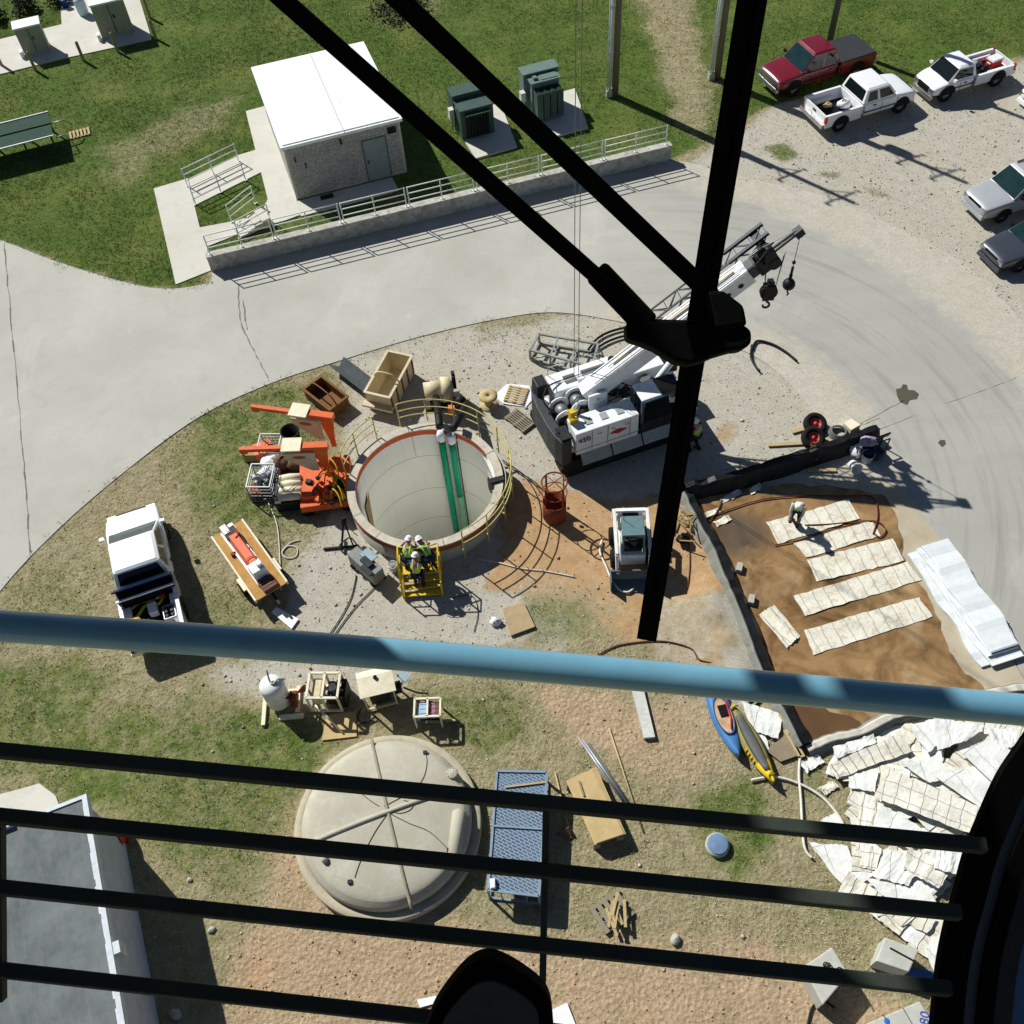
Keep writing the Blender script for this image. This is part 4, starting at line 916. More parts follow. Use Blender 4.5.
b = MB(); b.lathe([(.001,0),(.17,0),(.19,.3),(.19,.36),(.001,.38)], n=16); put(tag(b.build('water_jug', mt('amber_plastic', (218,160,50), .4)), 'amber round jug in the work pickup bed corner', 'jug'), t_ll, -1.95, .55)
b = MB(); b.lathe([(.001,0),(.17,0),(.19,.3),(.19,.36),(.001,.38)], n=16); put(tag(b.build('water_jug', ORANGEP), 'orange round jug by the tailgate of the work pickup', 'jug'), t_ll, -2.5, .3)
b = MB(); b.box(-.2,.2,-.14,.14,0,.3); put(tag(b.build('plastic_box', WHITE), 'white lidded box in the middle of the work pickup bed', 'box'), t_ll, -1.6, -.05)
r = thing('bottle_crate', 'grey bottle crate in the work pickup bed corner', 'crate'); b = MB(); b.box(-.26,.26,-.2,.2,0,.02)
for s in (-1,1): b.box(-.26,.26,s*.19-.015,s*.19+.015,.02,.28); b.box(s*.25-.015,s*.25+.015,-.175,.175,.02,.28)
b.build('crate_body', GALV, r)
b = MB()
for i in range(3):
    for j in range(2): b.cyl((-.16+i*.16,-.09+j*.18,.03), (-.16+i*.16,-.09+j*.18,.32), .06, .05, 10)
b.build('bottles', DKST, r); put(r, t_ll, -1.95, -.55)
b = MB()
for k in range(5): b.obox((0,(k-2)*.05,.08+.03*k), (.7,.04,.04), (0,rnd.uniform(-.2,.2),rnd.uniform(-.5,.5)))
put(tag(b.build('tool_pile', DKST), 'jumble of dark hand tools in the work pickup bed', 'tools'), t_ll, -2.2, .05)
# ================================================================ crawler crane
cr0 = g(553,424,1.2); cth = math.radians(17.5)
crane = thing('crawler_crane', 'white telescopic crawler crane with raised boom beside the well', 'crane', (1.55, 23.25, 0), cth)
CW_ = WHITE; CRANEW = mt('crane_white', (228,232,234), .4, grime=.22, gcol=(150,150,145))  # the crane's own white paint
def track(y):
    b = MB(); n = 18; L = 2.3; R = .42; prof = [(L+R*math.sin(t), R-R*math.cos(t)) for t in [math.pi*k/n for k in range(n+1)]]+[(-L-R*math.sin(t), R+R*math.cos(t)) for t in [math.pi*k/n for k in range(n+1)]]
    b.add([(2.6+x, y-.3, z+.03) for x, z in prof]+[(2.6+x, y+.3, z+.03) for x, z in prof], [list(range(len(prof)))[::-1], list(range(len(prof), 2*len(prof)))]+[[i,(i+1)%len(prof),len(prof)+(i+1)%len(prof),len(prof)+i] for i in range(len(prof))])
    o = b.build('track_belt', mt('track_rubber', (30,31,33), .85, grime=.4, gcol=(80,74,64)), crane)
    b = MB()
    for k in range(22): x = .25+k*.22; b.box(x, x+.1, y-.32, y+.32, .87, .9)
    b.build('track_pads', DKST, o)
    b = MB(); b.box(.7, 4.5, y-.2, y+.2, .25, .62)
    for k in range(5): b.cyl((.8+k*.9,y-.33,.36), (.8+k*.9,y+.33,.36), .2, n=14)
    b.build('track_frame', DKST, o)
track(-1.15); track(1.25)
b = MB(); b.box(1.2, 4.0, -.9, .95, .5, .95); b.cyl((2.4,0,.95), (2.4,0,1.18), .75, n=28); b.build('undercarriage', DKST, crane)
b = MB(); b.box(.35, 5.3, -1.3, 1.35, 1.18, 1.32); b.build('deck', CRANEW, crane)
b = MB(); b.prism([(-.05,-1.45),(.32,-1.45),(.2,-.9),(.12,-.4),(.12,.5),(.2,1.0),(.32,1.5),(-.05,1.5),(-.18,1.1),(-.24,.5),(-.24,-.5),(-.18,-1.05)], .75, 2.05); cwt = b.build('counterweight', mt('counterweight_grey', (56,62,64), .55, grime=.35, gcol=(95,92,85)), crane, bevel=.04)
b = MB(); b.box(-.05,.42,.85,1.48,2.0,2.55,.03,.03); b.build('exhaust_housing', DKST, crane, bevel=.05)
b = MB(); b.box(-.05,.35,-1.36,-.75,2.0,2.12); b.build('ballast_plate', DKST, crane)
b = MB(); b.box(.5, 3.1, .55, 1.5, 1.32, 2.35, 0, .03); ed = b.build('engine_cover', CRANEW, crane, bevel=.03)
b = MB(); b.box(1.05,1.5,.8,1.2,2.35,2.36); b.box(1.75,2.7,.65,1.2,2.35,2.365); b.build('cover_panel', GREYP, ed)
b = MB(); b.box(3.1, 4.9, .65, 1.45, 1.32, 1.9); b.build('fuel_tank', CRANEW, crane, bevel=.03)
b = MB(); b.box(4.9, 5.5, .7, 1.4, 1.25, 1.75); b.build('step_box', DKST, crane)
b = MB(); b.cyl((2.95,1.1,2.35), (2.95,1.1,2.6), .13, n=14); b.build('exhaust_stack', DKST, crane)
b = MB(); b.box(.45, 2.85, -1.5, -.62, 1.2, 2.3, 0, .03); hs = b.build('machinery_house', CRANEW, crane, bevel=.03)
for x in (.95, 1.55, 2.15): b = MB(); b.box(x, x+.26, -1.2, -.92, 2.3, 2.33); b.build('roof_vent', GALV, hs)
b = MB()
for x in (1.05, 1.65, 2.5): b.box(x, x+.012, -1.506, -1.49, 1.3, 2.25)
b.box(.45, 2.85, -1.508, -1.49, 1.42, 1.432)
b.build('panel_seam', GREYP, hs)
b = MB(); b.add([(1.72,-1.512,1.8),(2.07,-1.512,1.68),(2.42,-1.512,1.8),(2.07,-1.512,1.92)], [(0,1,2,3)]); b.build('red_emblem', REDM, hs)
def text(body, size, mat, par, loc, rot, name='lettering', depth=.004):
    cu = bpy.data.curves.new('t', 'FONT'); cu.body = body; cu.size = size; cu.extrude = depth; cu.resolution_u = 3; cu.align_x = 'CENTER'; cu.align_y = 'CENTER'
    o = bpy.data.objects.new('t', cu); C.objects.link(o); bpy.context.view_layer.update()
    me = bpy.data.meshes.new_from_object(o.evaluated_get(bpy.context.evaluated_depsgraph_get())); bpy.data.objects.remove(o)
    me.materials.clear(); me.materials.append(mat)
    n = bpy.data.objects.new(name, me); C.objects.link(n); n.parent = par; n.location = loc; n.rotation_euler = rot; return n
text('450', .32, BLACK, hs, (.76,-1.512,1.92), (math.pi/2,0,0))
b = MB()
for k in range(3): b.obox((1.2+k*1.2, -1.58, .98), (1.14,.46,.05), (1.0,0,0))
b.build('fender_skirt', mt('fender_grey', (150,156,154), .55, grime=.4, gcol=(110,108,100)), crane)
# cab
cabp = mt('cab_frame_blue', (70,88,108), .45)
b = MB(); b.box(2.95, 4.52, -1.5, -.6, 1.25, 1.75); cb = b.build('cab_base', DKST, crane)
b = MB()
for x, y in ((2.98,-1.46),(4.50,-1.46),(2.98,-.64),(4.50,-.64)): b.bar((x,y,1.75), (x*.97+.08,y*.97,2.85), .08)
b.bar((2.98,-1.46,2.82),(4.45,-1.43,2.82),.08); b.bar((2.98,-.64,2.82),(4.45,-.64,2.82),.08); b.build('cab_frame', cabp, crane)
b = MB(); b.box(2.94, 3.70, -1.44, -.62, 2.82, 2.9); b.build('cab_roof', CRANEW, crane, bevel=.03)
b = MB(); b.box(3.70, 4.48, -1.4, -.66, 2.83, 2.86); b.box(3.06, 4.40, -1.48, -1.45, 1.8, 2.75); b.box(4.40, 4.43, -1.4, -.7, 1.8, 2.78); b.box(3.02, 3.04, -1.4, -.7, 1.8, 2.75); b.build('cab_glass', GLASS, crane)
# hoses, ladder, handles and small gear that clutter the deck
rc = random.Random(77)
for k in range(9):
    x_ = 1.6+rc.random()*1.2; y_ = rc.uniform(-.5,.45); b = MB(); b.tube(spline([(x_,y_,1.4),(x_+.3,y_+rc.uniform(-.2,.2),1.7+.2*rc.random()),(x_+.8,y_+rc.uniform(-.2,.2),1.6),(x_+1.2,y_,1.4)], 5), rc.uniform(.02,.04), 6); b.build('hydraulic_hose', HOSE if k % 3 else GALV, crane)
for k in range(8):
    x_ = 2.0+rc.random()*2.4; y_ = rc.uniform(-.45,.5); s_ = rc.uniform(.08,.2); b = MB(); b.obox((x_,y_,1.4+s_), (s_*2.2,s_*1.6,s_*1.6), (0,0,rc.random())); b.cyl((x_,y_,1.4+s_), (x_+s_*1.6,y_,1.4+s_), s_*.5, n=10); b.build('valve_bank', [DKST, GREYP, mt('blue_valve', (60,84,120), .5), GALV][k % 4], crane)
for x_ in (.75,1.25,1.8,2.3): b = MB(); b.tube([(x_,-1.515,2.08),(x_,-1.55,2.08),(x_+.12,-1.55,2.08),(x_+.12,-1.515,2.08)], .012, 5); b.build('panel_handle', DKST, hs)
for z_ in (.55,.85): b = MB(); b.bar((4.75,-1.45,z_),(5.15,-1.45,z_),.04); b.build('ladder_step', DKST, crane)
for y_ in (.62,1.45):
    b = MB(); b.tube([(.6,y_,2.36),(.6,y_,2.75),(2.6,y_,2.75),(2.6,y_,2.36)], .018, 6); b.build('deck_handrail', GALV, crane)
b = MB(); b.tube(spline([(.4,-.2,2.0),(.0,.3,2.3),(.3,.8,2.5),(.9,1.0,2.4)], 6), .03, 6); b.build('exhaust_hose', HOSE, crane)
for (x_,y_) in ((-.05,-1.0),(-.05,1.2),(.1,.0)): b = MB(); b.tube([(x_-.06,y_,2.05),(x_-.06,y_,2.16),(x_+.06,y_,2.16),(x_+.06,y_,2.05)], .02, 6); b.build('lifting_eye', DKST, cwt)
# winches
def winch(x, y, z, par):
    b = MB(); b.cyl((x,y-.3,z), (x,y+.3,z), .24, n=22); dr_ = b.build('winch_drum', mt('wire_rope', (120,122,122), .5, metal=.5), par)
    for s in (-1, 1): b = MB(); b.cyl((x,y+s*.3,z), (x,y+s*.35,z), .38, n=24); b.build('flange', CRANEW, dr_)
    b = MB(); b.box(x-.25, x+.25, y-.5, y-.36, 1.32, z+.1); b.box(x-.25, x+.25, y+.36, y+.5, 1.32, z+.1); b.box(x-.25, x+.25, y-.36, y+.36, 1.32, 1.4); b.cyl((x,y-.7,z), (x,y-.36,z), .17, n=14); b.build('winch_mount', DKST, dr_)
winch(.55, .0, 1.95, crane); winch(1.2, .15, 2.02, crane)
b = MB(); b.box(.5,.68,-.85,-.65,2.3,2.75); b.bar((.55,-.75,2.3), (.8,-.75,2.7), .06); b.obox((.6,-.95,2.45), (.3,.08,.3), (.3,0,0)); b.build('yellow_latch', YEL, crane)
b = MB(); b.cyl((.8,-.6,2.3), (.95,-.55,2.8), .07, n=10); b.build('filter_canister', GALV, crane)
# boom
foot = Vector((1.75, .08, 2.5)); tipw = Vector((9.25, 25.2, 6.95)); inv = Matrix.Rotation(-cth, 4, 'Z') @ Matrix.Translation((-1.55, -23.25, 0))
tip = inv @ tipw; tip.y = .1 if abs(tip.y-.1) < .25 else tip.y
bd = (tip-foot).normalized(); L = (tip-foot).length; side = Vector((0,0,1)).cross(bd).normalized(); upv = bd.cross(side)
BM_ = Matrix((bd, side, upv)).transposed().to_4x4(); BM_.translation = foot
def boom_sec(x0, x1, w, h, name, mat, z0=0.0):
    b = MB(); q = [(-w/2+.08,-h/2),( w/2-.08,-h/2),(w/2,-h/2+.12),(w/2,h/2-.05),(w/2-.05,h/2),(-w/2+.05,h/2),(-w/2,h/2-.05),(-w/2,-h/2+.12)]
    b.loft([[(x, a, c+z0) for a, c in q] for x in (x0, x1)], False); b.xf(BM_); return b.build(name, mat, crane)
boom_sec(-.3, L-1.05, .62, .78, 'boom_base', CRANEW)
boom_sec(L-1.05, L-.75, .48, .56, 'boom_section', mt('boom_tip_dark', (62,66,72), .5))
b = MB()
for s in (-1, 1): b.box(.3, L-1.3, s*.2-.012, s*.2+.012, .39, .405)
b.xf(BM_); b.build('boom_rail', GREYP, crane)
b = MB(); b.box(1.2, L-1.4, -.03, .03, .42, .45); b.xf(BM_); b.build('boom_rust_streak', mt('boom_wear', (206,190,160), .7), crane)
b = MB()
for k, x in enumerate((L-1.5, L-2.0)): b.cyl((x,-.32,.0), (x,-.315,.0), .1, n=14)
for x in (L-2.9, L-3.05, L-3.2): b.box(x, x+.08, -.318, -.31, -.12, .1)
b.xf(BM_); b.build('boom_marking', BLACK, crane)
b = MB(); b.box(L-.78, L-.1, -.2, -.16, -.4, .22); b.box(L-.78, L-.1, .16, .2, -.4, .22); b.box(L-.8, L-.72, -.26, .26, -.3, .3); b.bar((L-.75,-.22,.28),(L-.2,-.22,.5),.06); b.bar((L-.75,.22,.28),(L-.2,.22,.5),.06); b.bar((L-.5,-.3,.1),(L-.5,.3,.1),.07); b.obox((L-.55,.0,.33),(.2,.3,.1),(0,.4,0))
b.cyl((L-.2,-.22,.18), (L-.2,.22,.18), .2, n=18); b.cyl((L-.25,-.22,-.3), (L-.25,.22,-.3), .22, n=18); b.bar((L-.15,-.08,.1),(L+.9,-.06,.1),.05,.09); b.bar((L-.15,.08,.1),(L+.9,.06,.1),.05,.09); b.bar((L+.3,-.07,.1),(L+.3,.07,.1),.05); b.cyl((L+.9,-.1,.02), (L+.9,.1,.02), .16, n=14); b.box(L+.75,L+1.05,-.12,.12,-.1,.2)
b.cyl((L-.35,-.1,.42), (L-.35,.1,.42), .16, n=14)
b.xf(BM_); head = b.build('boom_head', mt('boom_head_black', (30,32,36), .5, metal=.2), crane)
b = MB(); b.bar((L-.35,0,.56), (L+.9,0,.2), .02); b.bar((1.0,.0,.45), (L-.35,0,.56), .018); b.bar((1.0,.12,.45), (L-.35,.06,.56), .018); b.xf(BM_); b.build('hoist_line', mt('wire_rope', (120,122,122)), crane)
# lift cylinder
p0 = Vector((4.2,.0,1.5)); p1 = BM_ @ Vector((4.9,0,-.42))
p0 = Vector((3.6,-.2,1.35))
b = MB(); b.cyl(p0, p0.lerp(p1,.62), .13, n=16); b.build('lift_cylinder', CRANEW, crane); b = MB(); b.cyl(p0.lerp(p1,.62), p1, .08, n=14); b.build('cylinder_rod', CHROME, crane)
b = MB(); b.box(1.4, 2.1, -.42, -.34, 1.32, 2.75); b.box(1.4, 2.1, .5, .58, 1.32, 2.75); b.cyl((1.75,-.42,2.5),(1.75,.58,2.5),.1,n=12); b.build('boom_foot_bracket', CRANEW, crane)
# stowed lattice jib on the far side of the boom
b = MB(); x0, x1 = 2.6, L+.1; ys = (.52, 1.0); zs_ = (-.2, .32)
for y in ys:
    for z in zs_: b.bar((x0,y,z), (x1,y,z), .05)
n = 9
for k in range(n):
    xa = x0+(x1-x0)*k/n; xb = x0+(x1-x0)*(k+1)/n; s = k % 2
    for z in zs_: b.bar((xa,ys[s],z), (xb,ys[1-s],z), .03)
    for y in ys: b.bar((xa,y,zs_[s]), (xb,y,zs_[1-s]), .03)
    b.bar((xb,ys[0],zs_[1]), (xb,ys[1],zs_[1]), .03)
b.xf(BM_); jib = b.build('lattice_jib', mt('jib_dark', (44,48,54), .5, metal=.3), crane)
b = MB()
for y in ys: b.bar((x1-1.5,y,.34), (x1+.05,y,.34), .11)
b.box(x1-.5, x1-.2, ys[0], ys[1], -.2, .3); b.xf(BM_); b.build('jib_tip', mt('jib_dark', (44,48,54)), jib)
b = MB(); b.bar((3.5,.35,0), (3.5,.5,0), .3); b.bar((L-2,.35,0), (L-2,.5,0), .25); b.xf(BM_); b.build('jib_bracket', CRANEW, jib)
# hook block and ball hanging under the boom head
CM = Matrix.Translation((1.55,23.25,0)) @ Matrix.Rotation(cth, 4, 'Z')
hp = CM @ (BM_ @ Vector((L-.0, 0, -.3))); bp = CM @ (BM_ @ Vector((L+.9, 0, -.1)))
hz = hp.z-1.55
r = thing('hook_block', 'black sheave hook block hanging from the crane boom head', 'hook block', (hp.x, hp.y, hz))
HKB = mt('hook_black', (28,28,30), .55, grime=.3, gcol=(70,60,45))
b = MB(); b.cyl((-.1,-.1,.0), (-.1,.1,.0), .3, n=18); b.box(-.3,.1,-.13,-.1,-.3,.32); b.box(-.3,.1,.1,.13,-.3,.32); b.box(-.2,.0,-.1,.1,.3,.5); b.build('sheave_block', HKB, r)
b = MB(); b.tube(spline([(-.1,0,-.3),(-.1,0,-.5),(.02,0,-.62),(.06,0,-.78),(-.05,0,-.9),(-.2,0,-.86),(-.24,0,-.74)], 5), [.06]*30+[.04], 8) if False else b.tube(spline([(-.1,0,-.3),(-.1,0,-.5),(.02,0,-.62),(.06,0,-.78),(-.05,0,-.9),(-.2,0,-.86),(-.24,0,-.74)], 5), .05, 8); o_ = len(b.v); b.xf(Matrix.Translation((-.1,0,-.3)) @ Matrix.Diagonal((.75,1,.7,1)) @ Matrix.Translation((.1,0,.3))); b.build('hook', HKB, r)
for x, y in ((-.35,-.06),(-.3,.06),(.1,-.06),(.16,.06)):
    b = MB(); b.cyl((x*.8,y,.2), (x*1.3,y,1.6), .012, n=6); b.build('rope', DKST, r)
r = thing('headache_ball', 'round overhaul ball on single line under the boom tip', 'hook ball', (bp.x, bp.y, bp.z-2.1))
b = MB(); b.ball((0,0,0), .22, 16); b.cyl((0,0,.2),(0,0,.42),.06,n=10); b.build('ball', HKB, r)
b = MB(); b.cyl((0,0,.4), (0,0,.75), .05, n=8); b.ball((0,0,.95), .07, 8); b.build('swivel', HKB, r)
b = MB(); b.cyl((0,0,.4), (0,0,2.15), .012, n=6); b.build('rope', DKST, r)
b = MB(); b.tube([(0,0,-.2),(0,0,-.34),(.06,0,-.42),(.02,0,-.5)], .03, 6); b.build('hook', HKB, r)
# two thin vertical hoist ropes of the tower crane, in front of everything
for px, lab in ((573,'left of the two thin vertical hoist ropes beside the crane'), (577.3,'right of the two thin vertical hoist ropes beside the crane')):
    q = g(px+1, 392, 1.6); b = MB(); b.cyl((0,0,0), (0,0,34), .013, n=6)
    tag(b.build('hoist_rope', mt('wire_rope', (120,122,122)), None, q), lab, 'rope', 'tower crane hoist ropes')
# ================================================================ the open shaft
WX, WY = WELL.x, WELL.y
def wp(deg, r, z=0.0): a = math.radians(deg); return Vector((r*math.cos(a), r*math.sin(a), z))
def shaft_mat():
    t = NT('shaft_lining'); v = t.coord()
    c = t.mix(t.ramp(t.noise(v, .7, 5, .6), .3, .7), lin((240,239,230)), lin((247,246,238)))
    mp = t.new('ShaderNodeMapping'); mp.inputs['Scale'].default_value = (5,5,.25); t.link(v, mp.inputs['Vector'])
    c = t.mix(t.math('MULTIPLY', t.ramp(t.noise(mp.outputs[0], 1.5, 6, .7), .52, .75), .18), c, lin((190,184,168)))
    t.col(c); t.b.inputs['Roughness'].default_value = .6; return t.m
well = thing('shaft', 'large open round concrete shaft with pale walls and a raised rim', 'shaft', (WX, WY, 0))
ZT = 1.0; RI, RO = 2.5, 2.74
b = MB(); b.lathe([(RO,-.3),(RO,ZT-.06),(RI+.02,ZT-.06)], n=96); b.build('outer_wall', CONC, well)
b = MB(); b.lathe([(RI+.02,ZT-.06),(RI,ZT-.1),(RI,-9)], n=96); b.lathe([(RI,-9),(.001,-9)], n=96); SH = shaft_mat(); inner = b.build('inner_wall', SH, well)
b = MB()
for z in (-.55,-2.6,-4.6,-6.6): b.lathe([(RI-.004,z),(RI-.004,z-.025)], n=96, smooth=True)
for dg, z0, z1 in ((101,-.55,.7),):
    q = wp(dg, RI-.005); b.box(q.x-.01, q.x+.01, q.y-.006, q.y+.002, z0, z1)
b.build('wall_joint', mt('joint_grey', (172,170,162), .8), inner)  # plain grey joint lines between the shaft rings
RIMM = mt('rim_concrete', (192,184,168), .85, grime=.6, gcol=(135,125,108), scale=2.2, bump=.5)
for k in range(14):
    a0 = math.radians(k*360/14+.25); a1 = math.radians((k+1)*360/14-.25); b = MB()
    b.lathe([(RI-.03,ZT-.055),(RI-.03,ZT),(RO+.02,ZT),(RO+.02,ZT-.055),(RI-.03,ZT-.055)], n=8, a0=a0, a1=a1, smooth=False); b.build('rim_slab', RIMM, well)
b = MB(); b.lathe([(RI-.012,ZT-.06),(RI-.03,ZT-.3),(RI-.012,ZT-.32)], n=60, a0=math.radians(28), a1=math.radians(200)); b.build('orange_band', mt('orange_sealant', (206,92,48), .7, grime=.4, gcol=(160,90,60), scale=5), well)
b = MB(); b.lathe([(RO+.005,ZT-.35),(RO+.03,ZT-.3),(RO+.03,ZT-.16),(RO+.005,ZT-.1)], n=40, a0=math.radians(205), a1=math.radians(340)); b.build('outer_band', mt('dull_red_band', (150,76,56), .7, grime=.4), well)
# curved loose liner panel leaning on the right
b = MB()
b.lathe([(RO+.12,.05),(RO+.1,ZT+.05),(RO+.13,ZT+.05),(RO+.15,.05)], n=16, a0=math.radians(-12), a1=math.radians(28))
tag(b.build('curved_panel', CONC, None, (WX, WY, 0)), 'curved grey panel standing against the right side of the shaft', 'panel')
# pipes in the shaft
for i, (px, py, mat) in enumerate(((440,432,TEALP),(451,433,TEALP))):
    q = g(px, py, 1.1)-Vector((WX, WY, 0)); q.z = 0; q = q.normalized()*(RI-.2); lab = 'green vertical pipe in the shaft, %s one of the pair' % ('left' if i == 0 else 'right, paler lower down,')
    r = thing('shaft_pipe', lab, 'pipe', (WX+q.x, WY+q.y, 0), 0, 'green pipes in the shaft')
    b = MB(); z0 = -9 if i == 0 else -2.7
    b.cyl((0,0,.55), (0,0,z0), .125, n=16); b.build('pipe', mat, r)
    if i: b = MB(); b.cyl((0,0,-2.7), (0,0,-9), .135, n=16); b.build('lower_pipe', mt('pale_green_pipe', (116,170,132), .5, grime=.4, gcol=(150,175,150)), r)
    b = MB(); b.lathe([(.135,.5),(.15,.56),(.15,.62),(.135,.64)], n=16); b.build('coupling', mt('dark_teal', (10,84,66), .5), r)
    b = crumple(MB().lathe([(.13,.6),(.17,.66),(.165,.8),(.17,.98),(.13,1.05),(.08,1.08),(.001,1.09)], n=12), .015, i); b.build('wrapped_end', BAG, r)
q = wp(69.5, RI-.06); b = MB(); b.tube([(WX+q.x+.3, WY+q.y-.12, .9), (WX+q.x+.3, WY+q.y-.13, -8.8)], .018, 6)
tag(b.build('cable', DKST), 'thin dark cable hanging right of the green shaft pipes', 'cable')
q = wp(184, RI-.33); b = MB(); b.add([(0,-.35,.55),(.1,-.1,.75),(.1,.25,.7),(.05,.38,.35),(.02,.2,-.3),(0,-.1,-2.2),(-.02,-.25,-2.6)], [(0,6,5,4,3,2,1)])
b.add([(-.06,-.35,.55),(.04,-.1,.75),(.04,.25,.7),(-.01,.38,.35),(-.04,.2,-.3),(-.06,-.1,-2.2),(-.08,-.25,-2.6)], [(0,1,2,3,4,5,6)])
tag(b.build('hanging_sheet', mt('brown_tarp', (150,130,96), .8, grime=.4), None, (WX+q.x, WY+q.y, 0)), 'dark brown sheet hanging inside the shaft at its left', 'sheet')
# bracket clamps on the rim
for dg, lab in ((-3,'grey steel bracket clamped on the right rim of the shaft'),):
    q = wp(dg, (RI+RO)/2-.05, ZT); b = MB(); b.box(-.3,.22,-.1,.1,0,.08); b.box(-.34,-.28,-.14,.14,-.45,.12); b.box(-.34,.0,.09,.13,-.3,.05); b.box(-.34,0,-.13,-.09,-.3,.05)
    tag(b.build('bracket', DKST, None, (WX+q.x, WY+q.y, q.z), math.radians(dg)+.3), lab, 'bracket')
# railings round the shaft
YRL = mt('pale_yellow_rail', (194,180,108), .5, grime=.3, gcol=(150,135,90))
def arc_rail(d0, d1, r, zs, lab, mat=YRL, post=.3, n_post=None):
    root = thing('shaft_railing', lab, 'railing', (WX, WY, 0), 0, 'curved railings around the shaft')
    for z in zs:
        b = MB(); b.tube([wp(d0+(d1-d0)*k/40, r, z) for k in range(41)], .021, 8); b.build('rail', mat, root)
    m = n_post or max(2, int(abs(d1-d0)/22)); 
    for k in range(m+1):
        a = d0+(d1-d0)*k/m; b = MB(); b.cyl(wp(a, r, post), wp(a, r, zs[-1]), .024, n=8); b.bar(wp(a, RO, ZT-.25), wp(a, r, ZT-.25), .05); b.build('post', mat, root)
arc_rail(-66, 107, 3.08, (1.2,1.55,1.95), 'long curved yellow railing around the right side of the shaft', n_post=9)
arc_rail(126, 163, 3.0, (1.25,1.6,1.95), 'short curved yellow railing on the upper left of the shaft', n_post=2)
# yellow stair and platform
SX, SYY = -3.2, g(430,487,1.0).y-2.92
st = thing('yellow_stair', 'yellow steel stair and platform against the near side of shaft', 'stairs', (SX, SYY, 0))
b = MB(); b.box(-.62,.62,-.36,.14,.55,.6); b.build('platform', YEL, st)
for k in range(3): b = MB(); b.box(-.6,.6,-.36-.2*(k+1),-.36-.2*k-.02,.44-.14*k-.04,.44-.14*k); b.build('tread', YEL, st)
for s in (-1, 1):
    b = MB(); b.bar((s*.63,-.3,.59),(s*.63,-1.0,.06), .05, .2); b.build('stringer', YEL, st)
    b = MB(); b.cyl((s*.66,.08,.0),(s*.66,.08,1.65),.028,n=8); b.cyl((s*.66,-.42,.5),(s*.66,-.42,1.6),.028,n=8); b.cyl((s*.66,-.98,.05),(s*.66,-.98,.95),.028,n=8)
    for z in (.85, .4): b.tube([(s*.66,.08,z+.8),(s*.66,-.42,z+.75),(s*.66,-.98,z+.0)], .024, 8)
    b.build('handrail', YEL, st)
b = MB()
for z in (1.2, 1.65): b.tube([(-.66,.08,z),(-.3,-.02,z),(0,-.05,z),(.3,-.02,z),(.66,.08,z)], .024, 8)
b.cyl((0,-.05,.6),(0,-.05,1.65),.022,n=8); b.build('guard_rail', YEL, st)
# ================================================================ people
def skin_mesh(name, nodes, edges, mat, parent, sub=1):
    """one continuous body / garment: skeleton edges with a radius per joint grown by a Skin modifier"""
    keys = list(nodes); ix = {k: i for i, k in enumerate(keys)}
    me = bpy.data.meshes.new('t'); me.from_pydata([nodes[k][0] for k in keys], [(ix[a], ix[c]) for a, c in edges], [])
    o = bpy.data.objects.new('t', me); C.objects.link(o)
    o.modifiers.new('s', 'SKIN'); s = o.modifiers.new('u', 'SUBSURF'); s.levels = sub
    for k, d in zip(keys, me.skin_vertices[0].data): rr_ = nodes[k][1]; d.radius = (rr_, rr_) if not isinstance(rr_, tuple) else rr_
    me.skin_vertices[0].data[0].use_root = True
    bpy.context.view_layer.update()
    nm = bpy.data.meshes.new_from_object(o.evaluated_get(bpy.context.evaluated_depsgraph_get())); bpy.data.objects.remove(o)
    nm.materials.clear(); nm.materials.append(mat); nm.name = name
    nm.polygons.foreach_set('use_smooth', [True]*len(nm.polygons))
    n = bpy.data.objects.new(name, nm); C.objects.link(n)
    if parent is not None: n.parent = parent
    return n
